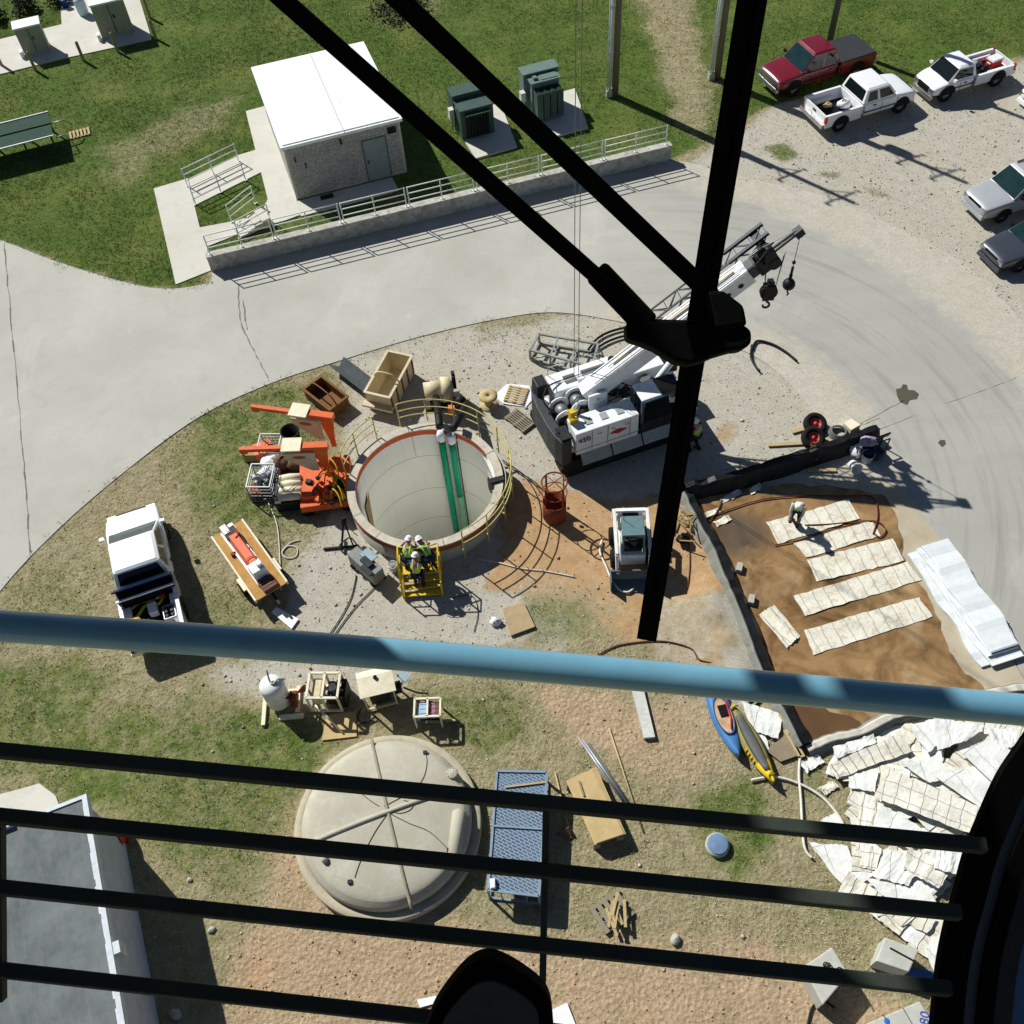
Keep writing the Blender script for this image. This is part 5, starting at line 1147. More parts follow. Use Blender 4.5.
def person(label, loc, rotz, lean=.3, hip=.93, crouch=0.0, lhand=(.45,.2,.95), rhand=(.45,-.2,.95), vest=LIME, trousers=DENIM, sleeves=NAVY, shirt=None, step=.12, head_fwd=.08, group='workers in white hard hats'):
    r = thing('person', label, 'person', loc, rotz, group)
    hz = hip-crouch; V = Vector
    up_ = V((math.sin(lean), 0, math.cos(lean))); fw = V((math.cos(lean), 0, -math.sin(lean)))
    pel = V((0,0,hz)); ch = pel+up_*.36; nk = pel+up_*.55; hd = nk+(up_*.7+fw*.35).normalized()*.15
    J = {'pel':(pel,.15),'wa':(pel+up_*.17,.13),'ch':(ch,.155),'nk':(nk,.065),'hd':(hd,.1),'tp':(hd+(up_*.8+fw*.2).normalized()*.1,.085)}
    E_ = [('pel','wa'),('wa','ch'),('ch','nk'),('nk','hd'),('hd','tp')]
    for sd, s, h in (('l',1,lhand),('r',-1,rhand)):
        sh = ch+up_*.1+V((0,s*.2,0)); h = V(h); h.z += 0
        d = h-sh; D = min(d.length, .56); h = sh+d.normalized()*D
        mid_ = (sh+h)/2; bend = math.sqrt(max(0, .29**2-(D/2)**2)); el_ = mid_+V((-.3,s*.6,-.7)).normalized()*bend
        J[sd+'sh'] = (sh,.062); J[sd+'el'] = (el_,.047); J[sd+'wr'] = (h,.032)
        pd = (h-el_).normalized(); J[sd+'pa'] = (h+pd*.07,.036)
        E_ += [('ch',sd+'sh'),(sd+'sh',sd+'el'),(sd+'el',sd+'wr'),(sd+'wr',sd+'pa')]
        lat = pd.cross(V((0,0,1)));  lat = lat.normalized() if lat.length > .01 else V((0,1,0))
        for k, (o_, ln) in enumerate(((-.03,.075),(-.01,.09),(.011,.085),(.031,.068))):
            a = h+pd*.085+lat*o_; J[f'{sd}f{k}a'] = (a,.0105); J[f'{sd}f{k}b'] = (a+pd*ln*.55+V((0,0,-.012)),.0095); J[f'{sd}f{k}c'] = (a+pd*ln*.85+V((0,0,-.045)),.008)
            E_ += [(sd+'pa',f'{sd}f{k}a'),(f'{sd}f{k}a',f'{sd}f{k}b'),(f'{sd}f{k}b',f'{sd}f{k}c')]
        t0 = h+pd*.03+lat*(-s)*.035; J[sd+'ta'] = (t0,.012); J[sd+'tb'] = (t0+pd*.05+lat*(-s)*.03+V((0,0,-.02)),.01)
        E_ += [(sd+'wr',sd+'ta'),(sd+'ta',sd+'tb')]
        hp_ = pel+V((0,s*.1,-.04)); fx = step*s; an = V((fx,s*.13,.09)); dd = an-hp_; m2 = (hp_+an)/2; bn = math.sqrt(max(0,.44**2-(dd.length/2)**2)); kn = m2+V((1,s*.15,.1)).normalized()*bn
        J[sd+'hp'] = (hp_,.098); J[sd+'kn'] = (kn,.062); J[sd+'an'] = (an,.045); J[sd+'to'] = (an+V((.17,s*.03,-.05)),.036)
        E_ += [('pel',sd+'hp'),(sd+'hp',sd+'kn'),(sd+'kn',sd+'an'),(sd+'an',sd+'to')]
    # face: nose, brow and ears as short spurs of the same mesh
    f2 = (fw*.9-up_*.1).normalized()
    J['ns'] = (hd+f2*.115-up_*.0,.016); J['chn'] = (hd+f2*.07-up_*.085,.035); E_ += [('hd','ns'),('hd','chn')]
    for s, k in ((1,'le'),(-1,'re')): J[k] = (hd+V((0,s*.105,0)),.02); E_.append(('hd',k))
    body = skin_mesh('body', J, E_, SKIN, r, 2)
    for s in (-1, 1):
        b = MB(); b.ball(hd+f2*.09+V((0,s*.034,0))+up_*.025, .013, 6); b.build('eye', BLACK, r)
    g_ = lambda ks, k=1.0, add=.014: {q: (J[q][0], J[q][1]*k+add) for q in ks}
    skin_mesh('trousers', g_(['pel','lhp','lkn','lan','rhp','rkn','ran'], 1.02, .016), [('pel','lhp'),('lhp','lkn'),('lkn','lan'),('pel','rhp'),('rhp','rkn'),('rkn','ran')], trousers, r)
    skin_mesh('shirt', g_(['ch','wa','pel','lsh','lel','lwr','rsh','rel','rwr'], 1.0, .012), [('ch','wa'),('wa','pel'),('ch','lsh'),('lsh','lel'),('lel','lwr'),('ch','rsh'),('rsh','rel'),('rel','rwr')], sleeves, r)
    n = g_(['ch','wa','pel','lsh','rsh'], 1.0, .024); n['pel'] = (pel+up_*.03, .17); n['nb'] = (ch+up_*.14, .1)
    skin_mesh('vest', n, [('ch','wa'),('wa','pel'),('ch','lsh'),('ch','rsh'),('ch','nb')], vest, r)
    M_ = Matrix((fw, V((0,1,0)), up_)).transposed().to_4x4()
    b = MB()
    for s in (-1, 1): b.tube([M_ @ V((.175,s*.1,-.1)), M_ @ V((.165,s*.1,.1)), M_ @ V((.07,s*.11,.2)), M_ @ V((-.13,s*.1,.16)), M_ @ V((-.185,s*.09,-.02)), M_ @ V((-.17,s*.08,-.22))], .016, 5)
    b.xf(Matrix.Translation(ch)); b.build('reflective_tape', SILVT, r)
    hc = hd+up_*.06; b = MB(); b.lathe([(.15,-.01),(.155,.0),(.122,.012),(.116,.05),(.092,.1),(.045,.125),(.001,.13)], n=20)
    b.tube([(-.1,0,.08),(-.04,0,.128),(.05,0,.128),(.11,0,.07)], .012, 6); b.xf(Matrix.Translation(hc) @ M_); b.build('hard_hat', HAT, r)
    for sd, s in (('l',1),('r',-1)):
        a = J[sd+'an'][0]; b = MB(); b.loft([[(a.x+x, a.y+y*wd+s*.02, z) for y, z in ((-1,.0),(1,.0),(1,h1*.6),(.6,h1),(-.6,h1),(-1,h1*.6))] for x, wd, h1 in ((-.08,.04,.12),(-.05,.055,.16),(.05,.055,.14),(.12,.055,.08),(.2,.045,.06),(.24,.025,.04))]); b.build('boot', BOOT, r)
    r.scale = (.93,.93,.93)
    return r
UPW = math.pi/2
person('worker in lime vest at the left end of the yellow stair platform', (SX-.36, SYY-.17, .61), UPW-.25, lean=.55, crouch=.22, lhand=(.6,.2,.85), rhand=(.55,-.15,.9), step=.04)
person('worker in lime vest standing on the lower yellow treads', (SX-.1, SYY-.66, .31), UPW-.1, lean=.4, crouch=.12, lhand=(.4,.35,.9), rhand=(.4,-.3,.95), trousers=NAVY, step=.03)
person('worker in green vest bending at the right side of the yellow platform', (SX+.34, SYY-.2, .61), UPW+.55, lean=.8, crouch=.2, lhand=(.65,.1,.6), rhand=(.6,-.15,.6), vest=mt('green_hi_vis', (112,196,66), .75, bump=.3), trousers=NAVY, step=.04)
fp = g(794, 521, .06)
person('worker in pale hood and lime vest stooping on the topmost basin sheet', fp, -2.0, lean=.45, crouch=.1, lhand=(.45,.15,.6), rhand=(.45,-.15,.6), sleeves=mt('pale_hoodie', (196,198,196), .85), trousers=NAVY, step=.08)
person('worker in lime vest standing beside the crane, half hidden by wiper', g(694,450), 2.4, lean=.1, lhand=(.3,.25,.8), rhand=(.3,-.25,.8), trousers=NAVY)
# ================================================================ gear around the shaft
p = g(446,404); r = thing('vacuum_pump', 'beige drum motor pump with black elbows behind the shaft', 'pump', (p.x, p.y, 0), .1)
b = MB(); b.cyl((-.75,.1,.75), (-.1,.1,.75), .36, n=24); b.build('motor_drum', BEIGE, r)
b = MB(); b.cyl((-.08,.1,.72), (.3,.1,.72), .5, .46, 8); b.cyl((.3,.1,.72), (.36,.1,.72), .3, n=10); b.build('gear_housing', BEIGE, r)
b = MB(); b.box(.36,.5,.15,.5,.6,1.25); b.cyl((.43,.3,1.25),(.43,.3,1.35),.07,n=8); b.build('control_box', DKST, r)
b = MB(); b.box(-.8,.6,-.25,.45,0,.12); b.box(-.6,-.4,-.2,.4,.12,.42); b.box(0,.2,-.2,.4,.12,.3); b.build('skid', DKST, r)
for i, (pa, pb, pc) in enumerate((((436,398),(438,412),(440,431)), ((466,404),(459,418),(451,432)))):
    a, c, e = g(*pa, .7), g(*pb, 1.35), g(*pc, 1.45); e2 = g(440+11*i, 434, 1.1)
    b = MB(); b.tube(spline([tuple(a+Vector((0,.3,-.3))), tuple(a), tuple(c), tuple(c.lerp(e,.8))], 5), .14, 12)
    tag(b.build('suction_hose', HOSE), ('left' if i == 0 else 'right')+' thick black hose running from the pump over the shaft rim', 'hose', 'thick hoses over the shaft rim')
b = MB(); b.ball((0,0,.2), .24, 14); b.cyl((0,0,.1),(0,-.3,.1),.2,n=12); tag(b.build('elbow_fitting', HOSE, None, g(461,405,.5)), 'black elbow fitting beside the beige pump', 'pipe fitting')
b = MB(); b.box(-.12,.12,-.1,.1,0,.3); tag(b.build('orange_box', ORANGEP, None, g(452,412,.3)), 'small orange box between the two thick black hoses', 'box')
p = g(489,405); r = thing('cable_spool', 'small wooden cable spool standing left of the pallets', 'cable spool', p)
b = MB(); b.lathe([(.001,.5),(.36,.5),(.36,.55),(.05,.55),(.05,.5)], n=22); b.build('flange', WOOD, r); b = MB(); b.lathe([(.36,0),(.36,.05),(.001,.05)], n=22); b.build('flange', WOOD, r)
b = MB(); b.cyl((0,0,.05),(0,0,.5),.16,n=16); b.build('core', WOOD, r)
def pallet(pts, label, mat, n, wrap=False):
    P = [g(*q) for q in pts]; th_ = ang(P[3], P[2]); L_ = (P[2]-P[3]).length; D_ = (P[0]-P[3]).length
    r = thing('pallet', label, 'pallet', P[3], th_, 'pallets left of the crane')
    for k in range(n): x0_ = L_*k/n; b = MB(); b.box(x0_+.02, x0_+L_/n*.72, 0, D_, .1, .125); b.build('deck_board', mat, r)
    for k in range(3): b = MB(); b.box(0, L_, D_*(.0+.45*k), D_*(.0+.45*k)+.09, 0, .1); b.build('bearer', mat, r)
    return r
pallet([(503,408),(509,386),(529,390),(523,406)], 'pale pallet lying on white plastic beside the crane rear', WOOD, 7)
pallet([(502,421),(518,409),(536,424),(523,434)], 'grey pallet lying just below the pale one', GWOOD, 7)
b = MB(); P = [g(*q, .02) for q in ((494,396),(507,384),(529,386),(534,398),(526,407),(503,404))]; b.add([p-Vector((0,0,.012)) for p in P]+[p+Vector((0,0,rnd.uniform(0,.04))) for p in P], [(0,1,2,3,4,5),(11,10,9,8,7,6)]+[(i,(i+1)%6,6+(i+1)%6,6+i) for i in range(6)])
tag(b.build('plastic_wrap', BAG), 'crumpled white plastic sheet lying under the pale pallet', 'plastic sheet')
def skip(pts, h, name, label, mat, hoop=True, mesh=False):
    P = [g(*q, h) for q in pts]; c = sum(P, Vector())/4; th_ = ang(P[0], P[1]); L_ = (P[1]-P[0]).length; D_ = (P[2]-P[1]).length
    r = thing(name, label, 'skip', (c.x, c.y, 0), th_)
    a, d = L_/2, D_/2
    b = MB(); b.box(-a,a,-d,d,.05,.1); b.build('floor', mat, r)
    for nm, q in (('side_panel',(-a,a,-d,-d+.05)),('side_panel',(-a,a,d-.05,d)),('end_panel',(-a,-a+.05,-d+.05,d-.05)),('end_panel',(a-.05,a,-d+.05,d-.05))):
        b = MB(); b.box(*q, .1, h)
        b.build(nm, mat, r)
    b = MB()
    for s in (-1, 1): b.box(-a-.04,a+.04,s*d-.05,s*d+.05,h,h+.05); b.box(s*a-.05,s*a+.05,-d+.05,d-.05,h,h+.05)
    b.build('rim', mat, r)
    if hoop: b = MB(); b.tube(spline([(-a*.2,-d,h),(-a*.25,-d*.6,h+.35),(-a*.25,d*.5,h+.35),(-a*.2,d,h)], 6), .03, 8); b.build('lifting_hoop', mat, r)
    return r, a, d
skip([(307,388),(325,375),(345,399),(325,412)], .5, 'rusty_skip', 'small rusty brown open skip with a hoop on the grass', BRUST)
sk, a_, d_ = skip([(365,391),(388,350),(411,357),(390,401)], .95, 'beige_skip', 'long beige open steel skip beside the road edge', BEIGE)
b = MB()
for k in range(5):
    x = -a_+.1+k*(2*a_-.2)/4
    for s in (-1, 1): b = MB(); b.box(x-.04, x+.04, s*d_-.03 if s < 0 else d_, (s*d_ if s < 0 else d_+.03), .1, .95); b.build('stiffener', RUST, sk)
b = MB(); b.box(-a_-.25,-a_,-d_-.1,d_+.1,.4,.5); b.build('end_ledge', BEIGE, sk)
A_ = g(338,362,.3); B_ = g(372,388,.3); th_ = ang(A_, B_); L_ = (B_-A_).length
b = MB(); q = [(-.42,.42),(-.38,.46),(0,.06),(.3,.36),(.34,.32),(0,.0)]
b.loft([[(x, y, z) for y, z in q] for x in (0, L_*.5, L_)], False); tag(b.build('steel_trough', mt('grey_sheet_steel', (92,98,100), .5, metal=.3, grime=.4), None, (A_.x, A_.y, 0), th_), 'long grey bent steel trough between the two skips', 'trough')
# rusty round man basket
p = g(555,516); r = thing('man_basket', 'rusty round man lift basket standing right of the shaft', 'basket', (p.x, p.y, 0), .3); r.scale = (.86,.86,.92)
b = MB(); b.lathe([(.001,.05),(.5,.05),(.5,1.0),(.47,1.0),(.47,.08),(.001,.08)], n=28, a0=0, a1=5.4, smooth=True); b.build('tub', RUST, r)
b = MB(); b.tube([wp(k*12, .5, 2.15) for k in range(30)], .035, 8, closed=True); b.tube([wp(k*12, .5, 1.55) for k in range(30)], .02, 8, closed=True); b.build('hoop', RUST, r)
for k in range(4): b = MB(); b.cyl(wp(k*90+20,.49,.9), wp(k*90+20,.49,2.15), .045 if k % 2 else .025, n=8); b.build('upright', RUST, r)
b = MB(); b.cyl(wp(20,.5,2.15), wp(200,.5,2.15), .02, n=6); b.cyl(wp(110,.5,2.15), wp(290,.5,2.15), .02, n=6); b.build('cross_bar', RUST, r)
b = MB(); b.cyl(wp(-30,.5,.6), wp(-30,.6,.6), .06, n=8); b.cyl(wp(100,.5,1.1), wp(100,.62,1.1), .05, n=8); b.build('lug', RUST, r)
# grey steel lattice frame behind the crane
P = [g(*q, .55) for q in ((530,350),(539,334),(598,344),(592,367))]; r = thing('lattice_section', 'grey box lattice steel section lying behind the crane', 'frame', (P[0].x, P[0].y, 0), ang(P[0], P[3]))
th_ = -ang(P[0], P[3]); LL = [Matrix.Rotation(th_, 4, 'Z') @ (q-flat(P[0])) for q in P]
FR = mt('grey_frame_steel', (150,154,150), .5, metal=.2, grime=.4)
for (i, j) in ((0,1),(1,2),(2,3),(3,0)):
    b = MB(); a, c = LL[i], LL[j]; b.bar((a.x,a.y,.55),(c.x,c.y,.55),.08); b.bar((a.x,a.y,.06),(c.x,c.y,.06),.08); b.bar((a.x,a.y,0.06),(a.x,a.y,.55),.08); b.build('side_frame', FR, r)
b = MB()
for t_ in (.33,.66):
    a = LL[0].lerp(LL[3], t_); c = LL[1].lerp(LL[2], t_); b.bar(a, c, .06); b.bar((a.x,a.y,.06),(c.x,c.y,.06),.06); b.bar((a.x,a.y,.06),(a.x,a.y,.55),.06)
for t_ in (0,.33,.66):
    a = LL[0].lerp(LL[3], t_); c = LL[0].lerp(LL[3], t_+.33); b.bar((a.x,a.y,.06), c, .04)
b.build('brace', FR, r)
b = MB(); a = LL[2].lerp(LL[3], .5); b.bar((LL[2].x,LL[2].y,.5), (a.x+.6,a.y,.1), .05); b.bar((LL[3].x,LL[3].y,.5), (a.x+.6,a.y,.1), .05); b.build('hitch', FR, r)
for pts, lab, rad, mat in (
 ([(588,350),(598,338),(612,331),(632,326)], 'upper black hose curving between the steel frame and crane boom', .05, HOSE),
 ([(590,353),(605,343),(620,337),(636,334)], 'lower black hose curving between the steel frame and crane boom', .05, HOSE),
 ([(752,350),(757,341),(772,344),(786,352),(797,361)], 'black hose curving on the gravel right of the wiper bracket', .045, HOSE),
 ([(752,345),(751,357),(756,367),(760,371)], 'short black hose end lying on the gravel right of the wiper bracket', .045, HOSE),
 ([(267,500),(277,525),(280,560),(281,590)], 'thin pale cable running down past the wooden trailer', .02, WHOSE),
 ([(282,552),(288,546),(297,548),(296,556),(287,558),(282,552),(290,543),(300,540)], 'pale cable coiled on the grass beside the wooden trailer', .02, WHOSE),
 ([(322,644),(338,622),(350,600),(355,582),(356,575)], 'left thin dark cable on gravel below the shaft', .018, HOSE),
 ([(328,644),(345,620),(358,604),(372,590),(376,585)], 'right thin dark cable on gravel below the shaft', .018, HOSE),
 ([(602,540),(600,552),(606,566),(612,580),(620,590),(628,592),(634,588)], 'frayed pale strap curving on the dirt left of the loader', .035, WHOSE),
 ([(478,559),(500,563),(520,568),(545,571),(575,577)], 'thin pale rope lying across the brown dirt below the shaft', .02, WHOSE),
 ([(687,530),(690,560),(688,590),(690,610)], 'thin dark hose on the dirt bank left of the basin', .018, RHOSE),
 ([(598,655),(620,645),(660,641),(690,648),(700,660),(722,664)], 'thin brown hose looping just above the blue rail', .022, RHOSE),
 ([(800,758),(799,775),(801,800),(804,845),(812,858)], 'white hose running straight down past the yellow kayak tip', .04, WHOSE),
 ([(751,780),(775,777),(800,784),(822,797),(838,815),(845,828)], 'white hose curving from the yellow kayak tip to sheets', .04, WHOSE),
 ([(747,706),(752,700),(762,698),(750,712),(749,725),(752,733)], 'black hose bent over the sheets beside the grey kayak', .03, HOSE),
 ([(808,1024),(812,1008),(822,1000),(835,1008)], 'black hose lying at the bottom beside the scrawled block', .03, HOSE),
 ([(452,598),(472,596),(478,612),(474,632)], 'thin dark wire on gravel right of the yellow stair', .012, HOSE)):
    b = MB(); b.tube([g(x, y, rad+.02+(.035 if rad > .03 else 0)) for x, y in spline(pts, 6)], rad, 8); tag(b.build('ground_hose', mat), lab, 'hose')
# grey control cart, bucket and stand by the shaft
P = [g(*q, .8) for q in ((347,556),(357,547),(382,561),(373,579))]; c = sum(P, Vector())/4; r = thing('control_cart', 'grey control cart with folded cover beside the shaft railing', 'cart', (c.x, c.y, 0), ang(P[0], P[3]))
th_ = r.rotation_euler.z; L_ = (P[3]-P[0]).length; D_ = (P[1]-P[0]).length
b = MB(); b.box(-L_/2,L_/2,-D_/2,D_/2,.2,.78); b.build('cabinet', mt('cart_grey', (128,132,128), .5, grime=.3), r, bevel=.03)
b = MB(); b.tube(spline([(-L_/2,-D_/2-.05,.75),(-L_/2-.35,-D_/2,.9),(-L_/2-.35,D_/2,.9),(-L_/2,D_/2,.78)], 5), .025, 8); b.build('push_handle', DKST, r)
b = MB(); b.box(-.1,.35,-.12,.12,.78,.9); b.box(.1,.6,-.3,-.12,.78,.84); b.build('instrument_panel', DKST, r)
b = crumple(MB().box(-.3,.2,.05,.4,.78,.86), .03, 4); b.build('folded_cover', mt('pale_blue_cloth', (150,170,178), .8), r)
for x in (-L_/2+.15, L_/2-.15):
    for s in (-1, 1): b = MB(); b.cyl((x,s*D_/2-.04,.12),(x,s*D_/2+.04,.12),.12,n=12); b.build('wheel', TYRE, r)
p = g(394,570); r = thing('bucket', 'small white bucket left of the yellow stair', 'bucket', p)
b = MB(); b.lathe([(.001,0),(.13,0),(.16,.34),(.165,.36),(.15,.36),(.12,.03)], n=16); b.build('pail', WHITE, r); b = MB(); b.tube([(-.16,0,.34),(-.1,.06,.46),(.1,.06,.46),(.16,0,.34)], .01, 6); b.build('handle', DKST, r)
p = g(345,548); r = thing('tripod_stand', 'low black steel stand with crossed feet left of the shaft', 'stand', p)
b = MB(); b.bar((-.75,0,.05),(.5,.02,.05),.07); b.bar((0,-.25,.05),(0,.3,.05),.06); b.build('foot', BLACK, r)
b = MB(); b.bar((-.1,0,.08),(.1,.55,.9),.06); b.bar((.3,.02,.08),(.12,.5,.85),.05); b.cyl((.1,.5,.75),(.1,.6,1.0),.1,n=10); b.build('strut', BLACK, r)
# ================================================================ orange twin arm hoist machine
b0 = g(325,485); mr = math.radians(4)
r = thing('twin_arm_hoist', 'orange machine with two long arms beside the shaft', 'machine', (b0.x, b0.y, 0), mr)
inv2 = Matrix.Rotation(-mr, 4, 'Z') @ Matrix.Translation((-b0.x, -b0.y, 0))
def lo(px, py, z): return inv2 @ g(px, py, z)
c1, c2, c3, c4 = lo(300,484,.6), lo(345,455,.6), lo(352,505,.6), lo(303,508,.6)
b = MB(); b.box(c1.x, c3.x, c4.y, c2.y, .3, .62); b.build('base_frame', ORG, r, bevel=.02)
b = MB(); b.box(c1.x+.1, c1.x+.7, c4.y+.3, c4.y+.9, .62, .8); b.box(c3.x-.75, c3.x-.15, c4.y+.2, c4.y+1.3, .62, .78); b.build('deck_box', ORG, r)
for xx in (c1.x+.2, c3.x-.2):
    for yy in (c4.y+.12, c2.y-.12): b = MB(); b.cyl((xx,yy-.08,.2),(xx,yy+.08,.2),.2,n=14); b.build('wheel', TYRE, r)
PANEL = mt('beige_panel', (196,184,158), .6, grime=.25)
def arm(pbase, tipL, zt, nm):
    tp = lo(*pbase, zt); bb = tp.copy(); bb.z = .62
    b = MB(); b.loft([[(bb.x+x*s, bb.y+y*s, z) for x, y in ((-1,-.45),(1,-.45),(1,.45),(-1,.45))] for s, z in ((.085,.62),(.1,1.1),(.2,zt-.4),(.22,zt))], False); m_ = b.build('upright', ORG, r)
    e = lo(*tipL, zt); L_ = (e-tp).length; d = (e-tp).normalized(); lat = Vector((-d.y, d.x, 0))
    M_ = Matrix((d, lat, Vector((0,0,1)))).transposed().to_4x4(); M_.translation = tp
    b = MB(); b.box(-.3, L_*.32, -.13, .13, -.02, .2); b.box(L_*.32, L_-.25, -.075, .075, .0, .15); b.box(L_-.25, L_, -.06, .06, -.12, .14, 0, 0); b.xf(M_); am = b.build('arm', ORG, r)
    b = MB(); b.box(L_*.22, L_*.46, -.3, .3, .2, .26); b.xf(M_); b.build('cap_plate', CREAM, r)
    b = MB(); b.add([M_ @ Vector(q) for q in ((.2,.2,-.02),(L_*.46,.2,-.02),(L_*.44,.2,-.35),(.45,.2,-1.0),(.2,.2,-1.0))]+[M_ @ Vector(q) for q in ((.2,.14,-.02),(L_*.46,.14,-.02),(L_*.44,.14,-.35),(.45,.14,-1.0),(.2,.14,-1.0))], [(0,1,2,3,4),(9,8,7,6,5)]+[(i,i+5,(i+1)%5+5,(i+1)%5) for i in range(5)]); pn = b.build('side_panel', PANEL, r)
    cx_, cz = L_*.27, -.24
    b = MB(); b.add([M_ @ Vector((cx_+math.cos(t)*.24, .206, cz+math.sin(t)*.09*(1 if abs(math.cos(t)) < .99 else 0))) for t in [k*math.pi/8 for k in range(16)]], [list(range(16))]); b.build('red_emblem', mt('faded_red_emblem', (158,84,62), .6), pn)
arm((326,418), (252,408), 2.2, 'upper'); arm((320,448), (240,451), 2.1, 'lower')
b = MB()
for k in range(6):
    p = lo(332+rnd.uniform(-8,14), 470+k*6, .8); b.tube(spline([tuple(p), tuple(p+Vector((.15,.2,.35))), tuple(p+Vector((.35,-.1,.3))), tuple(p+Vector((.4,-.4,.05)))], 5), .025, 6)
b.build('yellow_hose', YEL, r)
rc = random.Random(5)
for k in range(12):
    p = lo(rc.uniform(318,346), rc.uniform(462,504), .8); d_ = Vector((rc.uniform(-.5,.5), rc.uniform(-.5,.5), 0)); b = MB(); b.tube(spline([tuple(p), tuple(p+d_*.4+Vector((0,0,rc.uniform(.1,.35)))), tuple(p+d_*.8+Vector((0,0,.2))), tuple(p+d_)], 5), rc.uniform(.015,.03), 6); b.build('hydraulic_line', [HOSE, YEL, ORG, HOSE][k % 4], r)
for k in range(7):
    p = lo(rc.uniform(306,344), rc.uniform(474,504), .7); b = MB(); s_ = rc.uniform(.06,.13); b.obox((p.x,p.y,.72+s_), (s_*2,s_*1.5,s_*1.8), (0,0,rc.random()*3)); b.cyl((p.x,p.y,.72+s_),(p.x+s_*1.8,p.y,.72+s_), s_*.4, n=8); b.build('control_gear', [DKST, ORG, BLACK][k % 3], r)
b = MB(); b.box(c3.x-.4, c3.x-.2, c4.y+.5, c4.y+.7, .78, 1.1); b.cyl((c3.x-.7,c4.y+.5,.62),(c3.x-.7,c4.y+.5,1.0),.08,n=10); b.build('valve_block', DKST, r)
# black bin and rubbish next to it
p = g(295,446); r = thing('black_bin', 'tall black open bin on the grass between the orange arms', 'bin', p)
b = MB(); b.lathe([(.001,0),(.28,0),(.34,.85),(.37,.87),(.37,.9),(.33,.9),(.27,.04),(.001,.04)], n=20); b.build('drum', BLACK, r); b = MB(); b.box(-.06,.06,-.42,-.35,.6,.75); b.build('handle', BLACK, r)
def wire_crate(pts, h, label):
    P = [g(*q, h) for q in pts]; c = sum(P, Vector())/4; th_ = ang(P[0], P[1]); a, d = (P[1]-P[0]).length/2, (P[2]-P[1]).length/2
    r = thing('wire_crate', label, 'crate', (c.x, c.y, 0), th_, 'wire crates left of the orange machine')
    b = MB()
    for z in (.06, h):
        for s in (-1, 1): b.bar((-a,s*d,z),(a,s*d,z),.04); b.bar((s*a,-d,z),(s*a,d,z),.04)
    for x in (-a, a):
        for y in (-d, d): b.bar((x,y,0),(x,y,h),.04)
    b.build('frame', GALV, r)
    b = MB()
    for k in range(1,5):
        z = h*k/5
        for s in (-1, 1): b.bar((-a,s*d,z),(a,s*d,z),.012); b.bar((s*a,-d,z),(s*a,d,z),.012)
    for k in range(1,6):
        x = -a+2*a*k/6
        for s in (-1, 1): b.bar((x,s*d,0),(x,s*d,h),.012)
    b.build('mesh', GALV, r)
    b = MB(); b.box(-a,a,-d,d,.07,.1); b.build('floor', DKST, r)
    return c, th_, a, d
k1 = wire_crate([(258,434),(279,434),(281,447),(259,448)], .8, 'upper empty wire crate partly under the lower orange arm')
k2 = wire_crate([(250,466),(273,466),(270,489),(248,481)], .9, 'lower wire crate filled with fittings left of white bags')
FIT = mt('dull_fittings', (104,112,116), .5, metal=.4)
for i in range(7):
    c = k2[0]; b = MB(); L_ = rnd.uniform(.2,.4); b.cyl((-L_/2,0,0),(L_/2,0,0),rnd.uniform(.05,.09),n=10); b.cyl((0,0,0),(0,.14,.03),.05,n=8)
    o = tag(b.build('pipe_fitting', FIT if i % 3 else GALV, None, (c.x+rnd.uniform(-.25,.25), c.y+rnd.uniform(-.22,.22), .2+.1*i), rnd.random()*3), 'dull metal pipe fitting heaped in the lower wire crate', 'pipe fitting', 'pipe fittings in the lower wire crate')
for i in range(4):
    c = k1[0]; b = MB(); b.cyl((-.3,0,0),(.3,0,0),.05,n=8); tag(b.build('steel_bar', DKST, None, (c.x+rnd.uniform(-.1,.1), c.y-.2+.13*i, .16), .1*i), 'short dark steel bar in the upper wire crate', 'bar', 'bars in the upper wire crate')
for i in range(4):
    p = g(290+rnd.uniform(-.5,.5), 478+i*6.3, .35+(.3 if i < 1 else .3)); b = crumple(MB().tube([(-.42,0,0),(-.38,0,0),(0,0,.02),(.38,0,0),(.42,0,0)], [.05,.13,.14,.13,.05], 12), .01, i)
    tag(b.build('cream_sack', CREAM, None, p, rnd.uniform(-.06,.06)), ['topmost of four cream rolled sacks on the dark box','second of four cream rolled sacks counting from the brown sacks','third of four cream rolled sacks, crossed by black wires','bottom of four cream rolled sacks nearest the gravel'][i], 'sack', 'cream sacks stacked by the orange machine')
P = [g(*q, .5) for q in ((274,476),(304,474),(304,505),(276,506))]; c = sum(P, Vector())/4; b = MB(); b.box(-.52,.52,-.55,.5,0,.5); tag(b.build('dark_box', DKST, None, (c.x, c.y, 0), .05), 'dark steel box under the cream rolled sacks', 'box')
